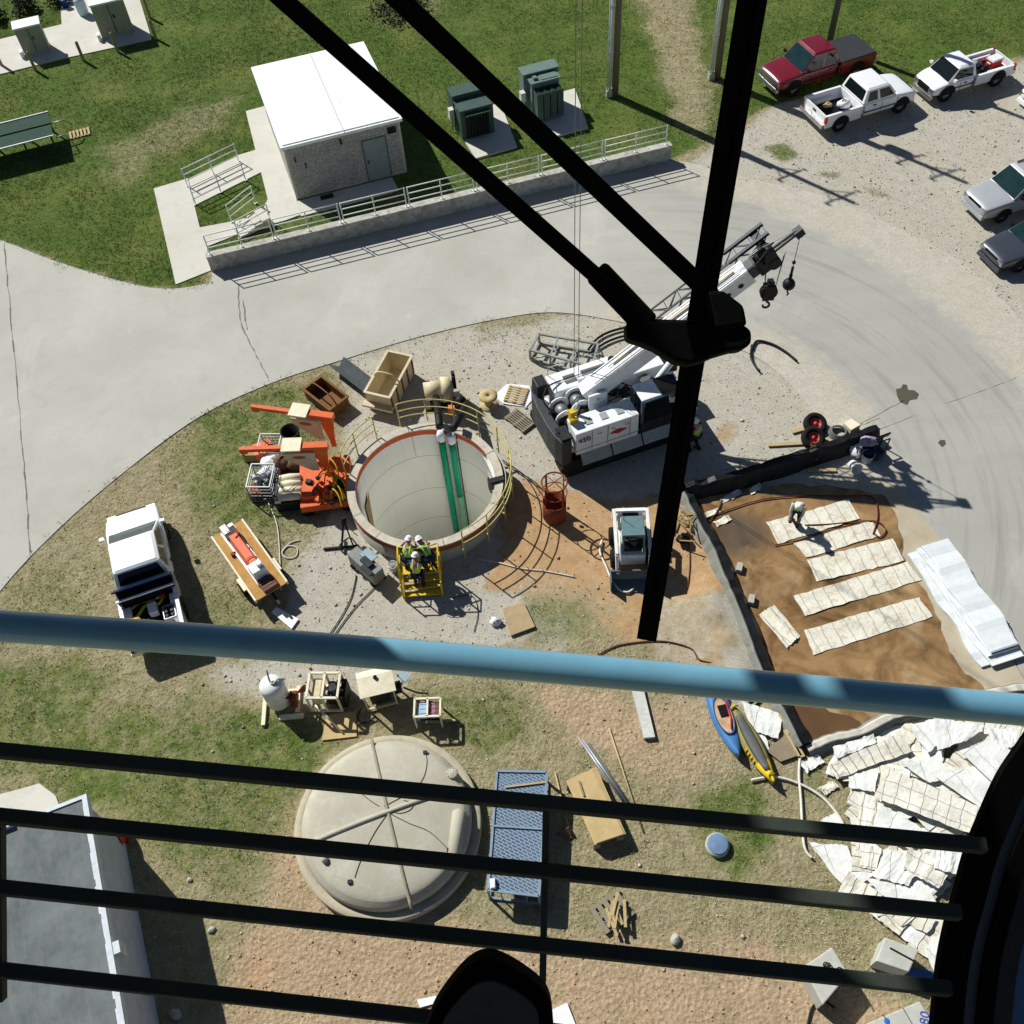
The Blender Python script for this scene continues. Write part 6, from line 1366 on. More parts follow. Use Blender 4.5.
for i, (x, y, s, mat, lab, cat) in enumerate(((284,466,.42,BROWNS,'left brown paper sack under the lower orange arm','sack'),(299,467,.4,BROWNS,'right brown paper sack beside the orange base','sack'),(275,466,.4,BAG,'crumpled white plastic bag above the cream sacks','bag'),(270,476,.34,BAG,'second crumpled white plastic bag beside the lower wire crate','bag'),(254,457,.3,CARD,'cardboard box with open flaps above the lower crate','box'),(266,455,.36,ORANGEP,'orange crate half hidden under the lower orange arm','crate'),(258,494,.3,RUST,'rusty red box under the lower wire crate corner','box'))):
    b = MB()
    if cat in ('box', 'crate'):
        b.box(-s,s,-s*.8,s*.8,0,s*1.3,.01,.01)
        if cat == 'box' and mat is CARD: b.obox((s*1.1,0,s*1.3),(s*.6,s*1.4,.02),(0,.5,0)); b.obox((-s*1.1,0,s*1.3),(s*.6,s*1.4,.02),(0,-.5,0))
    else: crumple(b.ball((0,0,s*.6), s, 14, (1.3,.8,.65)), .035, 20+i)
    tag(b.build('sack' if cat == 'sack' else 'plastic_bag' if cat == 'bag' else 'cardboard_box' if mat is CARD else 'crate' if cat == 'crate' else 'steel_box', mat, None, g(x, y, .12 if cat not in ('box','crate') else 0), rnd.uniform(-.3,.3)), lab, cat)
for i in range(3):
    b = MB(); b.tube([g(x, y, .85+.03*i) for x, y in spline([(273+3*i,470),(279-2*i,480),(284+3*i,492),(295,484+5*i)], 6)], .012, 5); tag(b.build('wire', HOSE), 'thin black wire tangled across the cream sacks', 'wire', 'wires tangled across the cream sacks')
# ================================================================ wooden trailer with pump
P = [g(*q, .65) for q in ((212,537),(242,522),(287,580),(256,601))]; c = sum(P, Vector())/4; th = ang(P[0], P[3]); L_ = (P[3]-P[0]).length; D_ = (P[1]-P[0]).length
r = thing('flatbed_trailer', 'plywood decked flatbed trailer on the grass right of the work pickup', 'trailer', (c.x, c.y, 0), th)
b = MB(); b.box(-L_/2,L_/2,-D_/2,D_/2,.6,.65); b.build('deck', OSB, r)
for s in (-1, 1):
    b = MB(); b.box(-L_/2,L_/2,s*(D_/2+.03)-.03,s*(D_/2+.03)+.03,.52,.7); b.build('side_rail', CREAM, r)
    for x in (.7,):
        b = MB(); b.box(x-.28,x+.28,min(s*(D_/2+.06),s*(D_/2+.16)),max(s*(D_/2+.06),s*(D_/2+.16)),.52,.58); b.build('mudguard', CREAM, r)
        b = MB(); b.cyl((x,s*(D_/2+.06),.27),(x,s*(D_/2+.2),.27),.27,n=16); b.build('wheel', TYRE, r)
b = MB(); b.box(-L_/2,L_/2,-.06,.06,.5,.6); b.bar((L_/2,.0,.55),(L_/2+.5,.0,.5),.08); b.build('chassis', DKST, r)
p0 = g(228,530,.85); p1 = g(263,577,.85); pa = ang(p0, p1); pl = (p1-p0).length
r = thing('long_pump', 'long faded orange pump unit with white ends on the trailer deck', 'pump', (p0.x, p0.y, .655), pa)
b = MB(); b.box(.45, pl-.5, -.2, .2, .12, .5, .02, .05); b.build('motor_cover', ORANGEP, r, bevel=.04)
b = MB(); b.box(-.1,.3,-.22,.0,.1,.45); b.box(-.05,.25,.05,.24,.1,.4); b.build('inlet_block', WHITE, r)
b = MB(); b.box(.1,.5,-.2,.22,.1,.42); b.build('coupling', DKST, r)
b = MB(); b.box(pl-.5,pl-.05,-.25,.22,.08,.55); b.cyl((pl-.25,.1,.55),(pl-.25,.1,.68),.1,n=12); b.build('pump_head', WHITE, r, bevel=.04)
b = MB(); b.box(-.1,pl+.1,-.28,-.2,0,.1); b.box(-.1,pl+.1,.18,.26,0,.1); b.build('skid_rail', WHITE, r)
b = MB()
for k in range(4): b.box(pl+.02+k*.14, pl+.12+k*.14, -.26, .26, .06, .16+.02*k)
b.build('rear_grille', mt('dull_red_brown', (110,76,64), .7), r)
b = MB(); b.tube([wp(k*30,.2,.52)+Vector((.5,0,0)) for k in range(8)], .015, 6); b.tube([wp(k*30+90,.2,.54)+Vector((pl-.55,0,0)) for k in range(8)], .015, 6); b.build('red_cable', REDM, r)
b = MB(); b.box(-.09,.09,-.06,.06,0,.1); tag(b.build('clamp', RUST, None, g(234,555,.655), .4), 'small rusty clamp lying on the trailer deck', 'clamp')
def slab(pts, z, th, name, label, cat, mat, group=None):
    P = [g(*q) for q in pts]; c = sum(P, Vector())/len(P); b = MB(); b.prism([(p.x-c.x, p.y-c.y) for p in P], 0, th)
    return tag(b.build(name, mat, None, (c.x, c.y, z)), label, cat, group)
slab([(272,613),(277,608),(299,620),(292,630)], .04, .04, 'white_board', 'small white board on gravel just above the blue rail', 'board', WHITE)
slab([(503,610),(524,604),(535,628),(511,637)], .03, .08, 'plywood_board', 'square plywood board on gravel below the shaft', 'board', mt('grey_plywood', (170,150,114), .8, grime=.3))
b = crumple(MB().ball((0,0,.1), .2, 12, (1,.8,.6)), .04, 9); tag(b.build('plastic_bag', BAG, None, g(496,623)), 'small silvery plastic bag beside the square plywood board', 'bag')
slab([(417,1000),(436,996),(438,1003),(420,1008)], .03, .03, 'paper_scrap', 'small white scrap on soil left of the black pedal', 'scrap', WHITE)
slab([(552,1010),(567,1003),(576,1026),(550,1030)], .03, .04, 'white_board', 'white board at the bottom edge right of the black pedal', 'board', WHITE)
# ================================================================ skid steer loader
fr = g(641,600); th = math.radians(-93.5)
r = thing('skid_steer_loader', 'white skid steer loader with bucket lowered, partly behind the wiper', 'loader', (3.93, 18.42, .02), th); r.scale = (.84,.84,.88)
b = MB(); b.box(-1.15,.75,-.5,.5,.35,1.0); b.box(-1.25,-.5,-.55,.55,1.0,1.35,.05,.05); b.build('body', WHITE, r, bevel=.04)
b = MB(); b.box(-1.27,-1.24,-.4,.4,.5,1.2); b.box(-1.1,-.65,-.32,.32,1.35,1.37); b.build('engine_grille', DKST, r)
b = MB()
for s in (-1, 1): b.bar((-.4,s*.42,1.0),(-.35,s*.4,2.0),.07); b.bar((.6,s*.42,1.0),(.5,s*.4,2.0),.07)
b.box(-.42,.55,-.45,.45,1.98,2.05,.03,.03); b.build('cab', mt('teal_cab', (96,124,128), .45, grime=.3, gcol=(140,150,150)), r)
b = MB(); b.box(.56,.58,-.36,.36,1.05,1.95); b.box(-.38,-.36,-.36,.36,1.2,1.95)
for s in (-1, 1): b.box(-.33,.5,s*.43-.008,s*.43+.008,1.2,1.93)
b.build('cab_glass', GLASS, r)
b = MB(); b.box(-.3,.4,-.25,.25,.98,1.15); b.box(-.3,-.15,-.25,.25,1.15,1.6); b.build('seat', BLACK, r)
for s in (-1, 1):
    b = MB(); b.bar((-1.1,s*.66,1.5),(.85,s*.66,1.25),.12,.16); b.bar((.85,s*.66,1.25),(1.2,s*.62,.45),.12,.14); b.bar((-1.1,s*.66,1.5),(-1.1,s*.66,.9),.14); b.build('lift_arm', WHITE, r)
    for x in (-.62,.45): wheel(r, x, s*.72, .38, .26, mt('orange_rim', (200,110,50), .6))
b = MB(); b.box(-1.15,-1.0,-.6,.6,1.44,1.56); b.build('arm_cross_tube', WHITE, r)
b = MB(); q = [(0,.7),(-.08,.3),(.0,.06),(.55,.0),(.62,.03),(.08,.12),(.0,.32),(.06,.7)]
b.loft([[(1.2+x, y, z) for x, z in q] for y in (-.9,.9)], False); b.box(1.15,1.75,-.92,-.89,.02,.66,.0,0); b.box(1.15,1.75,.89,.92,.02,.66,0,0); b.build('bucket', mt('bucket_steel', (92,112,116), .5, metal=.3, grime=.4, gcol=(130,110,85)), r)
b = MB(); b.cyl((-.2,-.35,2.05),(-.2,-.35,2.5),.012,n=6); b.build('aerial', BLACK, r)
# ================================================================ spill basin: wet slab, berms, liners
def water_mat():
    t = NT('muddy_water'); p = t.pos()
    n1 = t.noise(p, .7, 6, .65, .8)
    c = t.mix(t.ramp(n1, .34, .62), lin((92,68,40)), lin((160,128,88)))
    c = t.mix(t.math('MULTIPLY', t.ramp(t.noise(p, .45, 4, .6), .55, .7), .7), c, lin((192,168,130)))
    sx = t.new('ShaderNodeSeparateXYZ'); t.link(p, sx.inputs[0])
    def blob(cx, cy, rx, ry):
        a = t.math('POWER', t.math('DIVIDE', t.math('SUBTRACT', sx.outputs[0], cx), rx), 2); d = t.math('POWER', t.math('DIVIDE', t.math('SUBTRACT', sx.outputs[1], cy), ry), 2)
        return t.math('SUBTRACT', 1.0, t.math('SQRT', t.math('ADD', a, d)))
    mx = t.new('ShaderNodeMapRange'); mx.inputs[1].default_value = 6; mx.inputs[2].default_value = 11; mx.inputs[3].default_value = .6; mx.inputs[4].default_value = 0; t.link(sx.outputs[0], mx.inputs[0])
    c = t.mix(t.math('MULTIPLY', mx.outputs[0], t.ramp(t.noise(p, 1.1, 5, .65, 1.0), .35, .65)), c, lin((96,62,30)))
    k = g(738,535); bl = t.math('ADD', blob(k.x, k.y, 1.5, 1.2), t.math('MULTIPLY', t.math('SUBTRACT', n1, .5), 1.6))
    c = t.mix(t.math('MULTIPLY', t.ramp(bl, .1, .6), .8), c, lin((86,78,68)))
    t.col(c); t.link(t.ramp(t.noise(p, .9, 5, .6), .35, .6, (.03,)*3+(1,), (.3,)*3+(1,)), t.b.inputs['Roughness'])
    t.link(t.bump(t.noise(p, 3, 4), .06, .02), t.b.inputs['Normal']); return t.m
WPTS = spline([(694,498),(720,492),(760,487),(800,485),(850,487),(880,495),(893,506),(900,535),(906,560),(925,590),(940,620),(950,650),(965,672),(985,690),(960,698),(925,715),(880,730),(845,742),(812,746),(790,720),(772,690),(752,640),(735,600),(715,555),(700,520),(694,498)], 4)
def wobble(pts, a=2.0):
    q = random.Random(5); return [(x+q.uniform(-a,a), y+q.uniform(-a,a)) for x, y in pts]
sheet('basin_slab', [(690,494),(884,470),(925,520),(985,610),(1024,690),(1010,735),(905,722),(810,752),(760,665)], .034, .1, PAVE) if False else None
pv = [(688,494),(884,480),(912,500),(955,562),(985,612),(1028,688),(1028,712),(905,722),(810,754),(760,665),(715,560)]
sheet('pavement', pv, .042, .12, mt('spill_slab', (176,166,144), .85, grime=.4, gcol=(150,128,96), scale=.8)); SOLID.append((pv, 0))
P = [g(x, y, .052) for x, y in wobble(WPTS)]; b = MB(); b.prism([(p.x, p.y) for p in P], .02, .05); struct(b.build('water', water_mat()))
P = [g(x, y, .056) for x, y in [(790,700),(815,700),(830,712),(850,716),(860,722),(866,730),(850,740),(815,745)]]; b = MB(); b.prism([(p.x, p.y) for p in P], .05, .054); struct(b.build('water', mt('deep_brown_water', (96,72,50), .3, var=.15, scale=1.2, bump=0)))
def berm(pts, hgt, wd, label, mats, name):
    P = [g(*q) for q in spline(pts, 6)]; secs = []; q_ = random.Random(3)
    n = len(P)
    for i, p in enumerate(P):
        d = (P[min(i+1, n-1)]-P[max(i-1, 0)]).normalized(); lat = Vector((-d.y, d.x, 0)); h = hgt*(1+q_.uniform(-.12,.12)); w_ = wd*(1+q_.uniform(-.1,.1))
        secs.append([tuple(p+lat*a*w_+Vector((0,0,z*h))) for a, z in ((-.6,0),(-.34,.75),(-.2,1.0),(.2,1.0),(.34,.7),(.6,0))])
    r = thing(name, label, 'berm'); b = MB(); nn = 6; o = 0
    for i in range(n-1):
        for k in range(nn):
            b.m = 1 if k in mats[2] else 0
            b.add([secs[i][k], secs[i][(k+1)%nn], secs[i+1][(k+1)%nn], secs[i+1][k]], [(0,1,2,3)])
    b.build('liner', [mats[0], mats[1]], r); b = MB(); b.tube([Vector(s[2])+Vector((0,0,.02)) for s in secs], .03, 6); b.build('edge_rope', mats[0], r); return r
BLKL = mt('black_liner', (22,23,25), .45, var=.3, scale=4, bump=.4, bscale=6); GREYL = mt('grey_tarp', (128,130,122), .65, grime=.4, gcol=(100,96,84))
berm([(684,494),(720,487),(760,475),(800,462),(840,449),(874,437)], .55, .62, 'long black lined berm along the far edge of muddy basin', (BLKL, GREYL, ()), 'lined_berm')
berm([(687,496),(700,524),(716,552),(730,586),(748,628),(762,668),(782,706),(804,748)], .38, .6, 'grey and black tarp berm along the left edge of muddy basin', (BLKL, GREYL, (0,1,5)) , 'lined_berm')
berm([(806,752),(830,742),(860,735),(890,720),(930,712),(990,696),(1030,690)], .25, .45, 'crumpled low berm along the near edge of muddy basin', (GREYL, mt('pale_tarp', (196,192,180), .7, grime=.4), (2,3)), 'lined_berm')
def liner_mat(name, base, line, dirt, nx_, ny_, amt=.5, dirtamt=.35):
    t = NT(name); v = t.coord('Object')
    br = t.new('ShaderNodeTexBrick'); br.inputs['Scale'].default_value = 1; br.inputs['Brick Width'].default_value = nx_; br.inputs['Row Height'].default_value = ny_; br.inputs['Mortar Size'].default_value = .018; br.inputs['Mortar Smooth'].default_value = .6; br.offset = 0
    wv = t.new('ShaderNodeVectorMath', operation='ADD'); nn = t.new('ShaderNodeTexNoise'); nn.inputs['Scale'].default_value = 2; t.link(v, nn.inputs['Vector'])
    sc_ = t.new('ShaderNodeVectorMath', operation='SCALE'); sc_.inputs['Scale'].default_value = .16; t.link(nn.outputs['Color'], sc_.inputs[0]); t.link(v, wv.inputs[0]); t.link(sc_.outputs[0], wv.inputs[1]); of = t.new('ShaderNodeVectorMath', operation='ADD'); of.inputs[1].default_value = (50*nx_+.13, 50*ny_+ny_*.5, 0); t.link(wv.outputs[0], of.inputs[0]); t.link(of.outputs[0], br.inputs['Vector'])
    c = t.mix(t.ramp(t.noise(v, 1.7, 6, .7), .35, .7), lin(base), lin(tuple(k*.93 for k in base)))
    c = t.mix(t.math('MULTIPLY', t.ramp(t.noise(v, 2.6, 7, .75, .8), .5, .68), dirtamt), c, lin(dirt))
    c = t.mix(t.math('MULTIPLY', t.ramp(t.noise(v, 9, 5, .8), .58, .7), dirtamt), c, lin(line))
    c = t.mix(t.math('MULTIPLY', br.outputs['Fac'], amt), c, lin(line))
    t.col(c); t.b.inputs['Roughness'].default_value = .8
    t.link(t.bump(t.math('ADD', t.noise(v, 7, 5), t.math('MULTIPLY', br.outputs['Fac'], -.8)), .6, .03), t.b.inputs['Normal']); return t.m
LN1 = liner_mat('basin_liner', (226,222,206), (150,138,112), (178,160,126), .42, 3, .6, .8)
LN2 = liner_mat('heap_sheet_plain', (231,232,227), (126,124,114), (182,178,164), 1.4, 1.1, .3, .45)
LN3 = liner_mat('heap_sheet_grid', (232,229,216), (128,120,100), (186,178,156), .36, .42, .5, .5)
LN4 = liner_mat('heap_sheet_slats', (224,220,204), (120,112,92), (168,160,138), .3, 2.5, .9, .7)
def liner(pts, z, label, mat, name='liner_sheet', cat='sheet', group=None, nx_=16, ny_=5, wave=.02, th=.009, tilt=0.0, seed=0):
    P = [g(*q) for q in pts]; c = sum(P, Vector())/4; a = ang((P[0]+P[3])/2, (P[1]+P[2])/2); R = Matrix.Rotation(-a, 3, 'Z'); L = [R @ (p-c) for p in P]
    q = random.Random(seed*7+1); ph = [q.uniform(0,6) for _ in range(4)]; b = MB(); top = []
    for j in range(ny_+1):
        for i in range(nx_+1):
            u, v = i/nx_, j/ny_; p = (L[3].lerp(L[2], u)).lerp(L[0].lerp(L[1], u), v)
            edge = (1 if j in (0, ny_) else 0)+(1 if i in (0, nx_) else 0)
            zz = wave*(math.sin(u*9+ph[0])*.5+math.sin(v*5+u*4+ph[1])*.5+math.sin(u*23+ph[2])*.25)+wave*.6+q.uniform(-1,1)*wave*.25+tilt*u
            jx = q.uniform(-.02,.02) if edge else 0
            top.append((p.x+jx, p.y+(q.uniform(-.025,.025) if edge else 0), max(zz, .004)+th))
    n = len(top); vs = top+[(x, y, z_-th) for x, y, z_ in top]; W_ = nx_+1; fs = []
    for j in range(ny_):
        for i in range(nx_):
            k = j*W_+i; fs.append((k, k+1, k+1+W_, k+W_)); fs.append((n+k+W_, n+k+1+W_, n+k+1, n+k))
    ring = list(range(W_))+[j*W_+nx_ for j in range(1, ny_+1)]+[ny_*W_+i for i in range(nx_-1, -1, -1)]+[j*W_ for j in range(ny_-1, 0, -1)]
    for k in range(len(ring)): u_, v_ = ring[k], ring[(k+1) % len(ring)]; fs.append((v_, u_, n+u_, n+v_))
    b.add(vs, fs, False)
    return tag(b.build(name, mat, None, (c.x, c.y, z), a), label, cat, group)
GB = 'pale liner strips laid in the muddy basin'
for i, (pts, lab) in enumerate((
 ([(766,523),(848,501),(859,520),(778,545)], 'topmost pale liner strip in the basin, under the stooping worker'),
 ([(792,543),(872,522),(880,537),(806,559)], 'second pale liner strip from the top, with worker shadow'),
 ([(807,561),(892,540),(904,562),(817,583)], 'third pale liner strip from the top in the basin'),
 ([(793,597),(907,563),(921,581),(805,617)], 'fourth pale liner strip down, longest clean one in the basin'),
 ([(804,631),(918,598),(932,618),(813,656)], 'lowest pale liner strip in the muddy basin, nearest the rail'),
 ([(758,616),(774,606),(800,637),(786,650)], 'short crumpled liner piece lying apart at the basin left'))):
    liner(pts, .056, lab, LN1, group=GB, seed=i, wave=.02 if i < 5 else .05)
FW = mt('bright_white_fabric', (214,219,220), .85, var=.05, bump=1.0, bscale=4, grime=.2, gcol=(190,190,184))
r = thing('folded_liner_stack', 'long bright white folded fabric stack beside the muddy basin', 'fabric stack')
P0 = g(929,549); P1 = g(1004,661); a = ang(P0, P1); Ls = (P1-P0).length; r.location = (P0.x, P0.y, .05); r.rotation_euler.z = a
q = random.Random(8)
for k in range(4):
    b = MB(); n = 18; z0 = .08*k; w_ = .62-.04*k; off = .14*(k-1.5)*.5+(-.12 if k == 0 else 0); secs = []
    for i in range(n+1):
        x = Ls*i/n+(.2 if k == 1 else 0)-(.1*k if i == n else 0); ww = w_*(1+.05*math.sin(i*.9+k)); o_ = off+.05*math.sin(i*.7+2*k); zz = z0+.012*math.sin(i*1.3+k)+.012*(1+math.sin(i*2.1))
        secs.append([(x, o_-ww, zz), (x, o_-ww, zz+.068), (x, o_-ww*.9, zz+.074), (x, o_+ww*.92, zz+.074), (x, o_+ww, zz+.068), (x, o_+ww, zz)])
    b.loft(secs, False); b.build('fabric_layer', FW, r)
# concrete blocks in the basin
for x, y, lab in ((739,569,'upper small pale block standing in the muddy basin'),(751,601,'lower small pale block standing in the muddy basin')):
    b = MB(); b.box(-.1,.1,-.17,.17,0,.18,.01,.01); tag(b.build('concrete_block', CONC, None, g(x, y, .05), -.35), lab, 'block', 'small blocks in the basin')
for i, (pts, lab) in enumerate((([(702,520),(725,511),(760,500),(800,496),(845,496),(872,497),(878,515),(873,534)], 'red brown hose looping around the top of the basin'), ([(805,525),(830,524),(862,521),(878,522),(886,530),(880,537),(874,533)], 'red brown hose crossing the two topmost liner strips'), ([(706,525),(717,512),(722,500)], 'short dark hose in the basin corner by the berm'), ([(775,545),(800,540),(830,530),(860,523)], 'dark hose lying along the lower edge of topmost strip'))):
    b = MB(); b.tube([g(x, y, .1) for x, y in spline(pts, 6)], .022, 6); tag(b.build('ground_hose', RHOSE, None), lab, 'hose')
for i, (x, y, s) in enumerate(((727,497,.35),(735,493,.3),(755,488,.3),(712,512,.4),(722,520,.45))):
    pts = [(x-s*22,y+3),(x+s*14,y-4),(x+s*22,y+1),(x-s*12,y+8)]; liner(pts, .056, ['pale scrap against the black berm, leftmost flat one','pale scrap against the black berm, second one','pale scrap against the black berm, third one towards the middle','pale wet scrap under the basin corner hose','larger pale wet scrap below the basin corner hose'][i], LN1, 'liner_scrap', 'scrap', 'scraps by the black berm', 4, 2, .03, seed=30+i)
# wheels and gear beyond the basin
RIMR = mt('dusty_red_rim', (190,84,78), .6, grime=.3)
for i, (x, y, z, t_, lab) in enumerate(((815,424,.16,.35,'upper loose tyre with red rim beyond the black berm'),(813,438,.16,.45,'lower loose tyre with red rim leaning on the berm'))):
    r = thing('loose_wheel', lab, 'wheel', g(x, y, z+.05)); r['group'] = 'loose wheels with red rims'; r.rotation_euler = (t_, .1, 0)
    b = MB(); b.lathe([(.22,-.13),(.38,-.13),(.43,-.08),(.43,.08),(.38,.13),(.22,.13),(.22,-.13)], n=26); b.build('tyre', TYRE, r)
    b = MB(); b.lathe([(.22,-.1),(.22,.1),(.2,.1),(.17,.02),(.07,.03),(.07,.09),(.001,.09)], n=20); b.build('rim', RIMR, r)
b = MB(); b.bar((0,0,0),(.03,-.75,.0),.05); tag(b.build('red_strap', mt('dull_red_strap', (110,50,48), .8), None, g(811,444,.35)), 'thin dull red strap hanging from the loose tyre', 'strap')
def pail(x, y, z, rr_, h, mat, lab, name='bucket', lie=None):
    b = MB(); b.lathe([(.001,0),(rr_*.85,0),(rr_,h),(rr_*1.05,h+.015),(rr_*.95,h+.01),(rr_*.8,.03),(.001,.03)], n=18)
    o = tag(b.build(name, mat, None, g(x, y, z)), lab, 'bucket')
    if lie is not None: o.rotation_euler = lie
    return o
pail(852,464,.26,.2,.36,WHITE,'white bucket tipped towards camera by the berm end', lie=(1.2,0,.2)); pail(866,461,.02,.22,.4,mt('pale_grey_pail',(160,176,184),.5),'pale grey lidded bucket right of the tipped one')
r = thing('rope_coil', 'coil of dark rope behind the black berm end', 'rope coil', g(838,434,.05))
for k in range(3): b = MB(); b.tube([wp(j*18,.34-.04*k,.06+.05*k) for j in range(20)], .04, 6, closed=True); b.build('loop', GREYP, r)
b = crumple(MB().box(-.22,.22,-.22,.22,0,.3,.03,.03), .03, 12); tag(b.build('sack', CREAM, None, g(850,429), .5), 'cream sack behind the black berm end', 'sack')
b = crumple(MB().ball((0,0,.2), .42, 14, (1.2,1,.6)), .07, 14); tag(b.build('tarp_bundle', mt('dark_blue_tarp', (34,44,62), .5), None, g(870,455,.02)), 'dark blue tarp bundle at the right end of berm', 'bundle')
b = crumple(MB().ball((0,0,.15), .28, 12, (1.2,.9,.6)), .06, 15); tag(b.build('rag_bundle', mt('purple_white_cloth', (150,140,160), .8, var=.4, scale=14), None, g(867,444,.5)), 'purple and white rag bundle on the berm end', 'cloth')
b = crumple(MB().ball((0,0,.14), .24, 12, (1,1.5,.6)), .05, 16); tag(b.build('rag_bundle', BAG, None, g(855,452,.1)), 'white crumpled rag left of the dark blue bundle', 'cloth')
b = MB(); b.obox((0,0,.9), (.5,.05,.28), (.3,0,.3)); b.bar((0,0,0),(0,0,.85),.05); b.bar((.35,.1,0),(.35,.1,.6),.04); b.bar((0,0,.6),(.35,.1,.6),.04); tag(b.build('tool_stand', DKST, None, g(877,452,.02)), 'dark steel tool stand at the end of the berm', 'stand')
for i, (pa, pb, lab) in enumerate((((768,445),(840,441),'long pale plank behind the berm in crane shadow'),((792,432),(822,424),'short plank behind the loose tyres'),((836,470),(808,470),'pale plank lying in front of the berm'))):
    a, c = g(*pa, .06), g(*pb, .06); b = MB(); b.bar(Vector((0,0,0)), c-a, .14, .05); tag(b.build('plank', WOOD, None, a), lab, 'plank')
b = MB()
q = random.Random(9)
for k in range(16): p = Vector((q.gauss(0,.25), q.gauss(0,.45), .05+.02*k)); d = Vector((q.uniform(-1,1), q.uniform(-1,1), q.uniform(-.2,.2))).normalized()*q.uniform(.2,.4); b.bar(p-d, p+d, .04)
tag(b.build('brush_pile', mt('dry_brush', (150,126,90), .85)), 'heap of dry brown sticks at the basin corner', 'brush').location = g(686,520,.1)
b = crumple(MB().ball((0,0,.14), .22, 12, (1.1,.9,.6)), .04, 18); tag(b.build('rubbish_bag', BLACK, None, g(683,541,.1)), 'small black bag below the brown stick heap', 'bag')
# ================================================================ heap of sheets
GH = 'white sheets in the big heap'
heap = [
 ([(885,773),(983,814),(973,840),(871,801)], LN3, 'big white sheet with a printed grid across the middle of heap', .34, .03),
 ([(825,769),(897,736),(910,754),(835,782)], LN4, 'slatted grey and white sheet at the upper left of heap', .22, .03),
 ([(831,750),(871,737),(874,746),(834,762)], LN2, 'crumpled white sheet just above the slatted one', .2, .06),
 ([(906,732),(932,722),(950,736),(925,757)], LN2, 'small white sheet right of the slatted one', .3, .02),
 ([(930,722),(981,731),(966,744),(934,755)], LN2, 'wide white sheet just under the blue rail', .34, .03),
 ([(955,756),(990,743),(1012,760),(990,790)], LN2, 'large white sheet at the right of heap by window frame', .4, .03),
 ([(932,781),(970,770),(996,792),(982,815)], LN2, 'smooth bright sheet above the printed grid sheet', .3, .02),
 ([(897,765),(935,762),(955,782),(925,786)], LN2, 'white sheet between the slatted and the smooth bright one', .26, .03),
 ([(847,777),(876,773),(873,795),(847,790)], LN2, 'plain square sheet left of the printed grid sheet', .2, .01),
 ([(860,794),(882,805),(876,832),(856,830)], LN3, 'small gridded sheet hanging below the plain square one', .16, .03),
 ([(880,808),(930,838),(905,852),(868,832)], LN2, 'folded white sheet just below the printed grid sheet', .28, .03),
 ([(808,843),(847,846),(854,870),(841,886)], LN2, 'flat white sheet alone at the lower left of heap', .06, .01),
 ([(847,873),(880,897),(870,912),(836,894)], LN4, 'dirty slatted sheet at the lower left of heap', .16, .03),
 ([(880,898),(926,932),(915,949),(868,914)], LN2, 'creased white sheet above the grey foam block', .1, .03),
 ([(855,845),(880,850),(875,872),(854,868)], LN3, 'small gridded sheet under the first window bar', .14, .02),
 ([(884,852),(925,862),(905,888),(870,880)], LN2, 'white sheet in the middle of the lower heap', .26, .03),
 ([(905,850),(950,872),(935,892),(900,872)], LN3, 'gridded sheet at the right of the lower heap', .32, .04),
 ([(925,846),(965,858),(955,880),(930,872)], LN2, 'tilted white sheet beside the window frame', .38, .05),
 ([(862,880),(925,892),(938,910),(885,902)], LN2, 'long white sheet behind the second window bar', .22, .03),
 ([(925,950),(950,920),(956,965),(936,984)], LN2, 'white sheet hard against the window frame at bottom', .08, .02),
 ([(813,826),(836,812),(846,828),(838,838)], LN2, 'dirty white sheet between the two white hoses', .05, .02),
 ([(980,735),(1010,733),(1014,750),(994,756)], LN2, 'small white sheet at the top right of heap', .38, .04),
 ([(741,703),(783,716),(777,741),(750,731)], LN2, 'large white sheet beside the grey and yellow kayak', .12, .03),
 ([(798,763),(818,755),(824,763),(806,774)], LN2, 'small crumpled sheet at the basin near corner', .05, .05),
 ([(817,789),(832,781),(839,787),(825,796)], LN1, 'small stained scrap left of the sheet heap', .04, .05),
 ([(752,732),(762,728),(770,752),(762,756)], LN2, 'narrow white strip along the grey kayak', .06, .02)]
for i, (pts, m_, lab, z, wv) in enumerate(heap):
    liner(pts, z, lab, m_, 'heap_sheet', 'sheet', GH, 14, 5, wv*.8, .012, seed=60+i, tilt=rnd.uniform(-.04,.05))
q = random.Random(31); hp = [(838,765),(905,728),(1016,735),(1000,780),(968,870),(945,955),(850,882),(858,800)]
PX = np.array([p[0] for p in hp]); 
cnt = 0
while cnt < 85:
    x, y = q.uniform(836,1010), q.uniform(728,950)
    if float(sdist(np.array([x]), np.array([y]), [Vector((a, c, 0)) for a, c in hp])[0]) < 4: continue
    t = q.uniform(0,3.14); a, c = q.uniform(14,30), q.uniform(8,16); ct, s_ = math.cos(t), math.sin(t)
    pts = [(x+u*a*ct-v*c*s_, y+u*a*s_*.9+v*c*ct*.9) for u, v in ((-1,-1),(1,-1),(1,1),(-1,1))]
    liner(pts, .02+.14*q.random(), 'loose white sheet buried among the big heap', q.choice([LN2, LN2, LN3, LN1, LN4]), 'heap_sheet', 'sheet', GH, 7, 3, .018, .01, seed=200+cnt, tilt=q.uniform(-.04,.07)); cnt += 1
slab([(766,752),(787,734),(799,756),(780,763)], .06, .05, 'brown_board', 'brown board lying between the kayak and the basin', 'board', mt('brown_board', (140,126,106), .8, grime=.3))
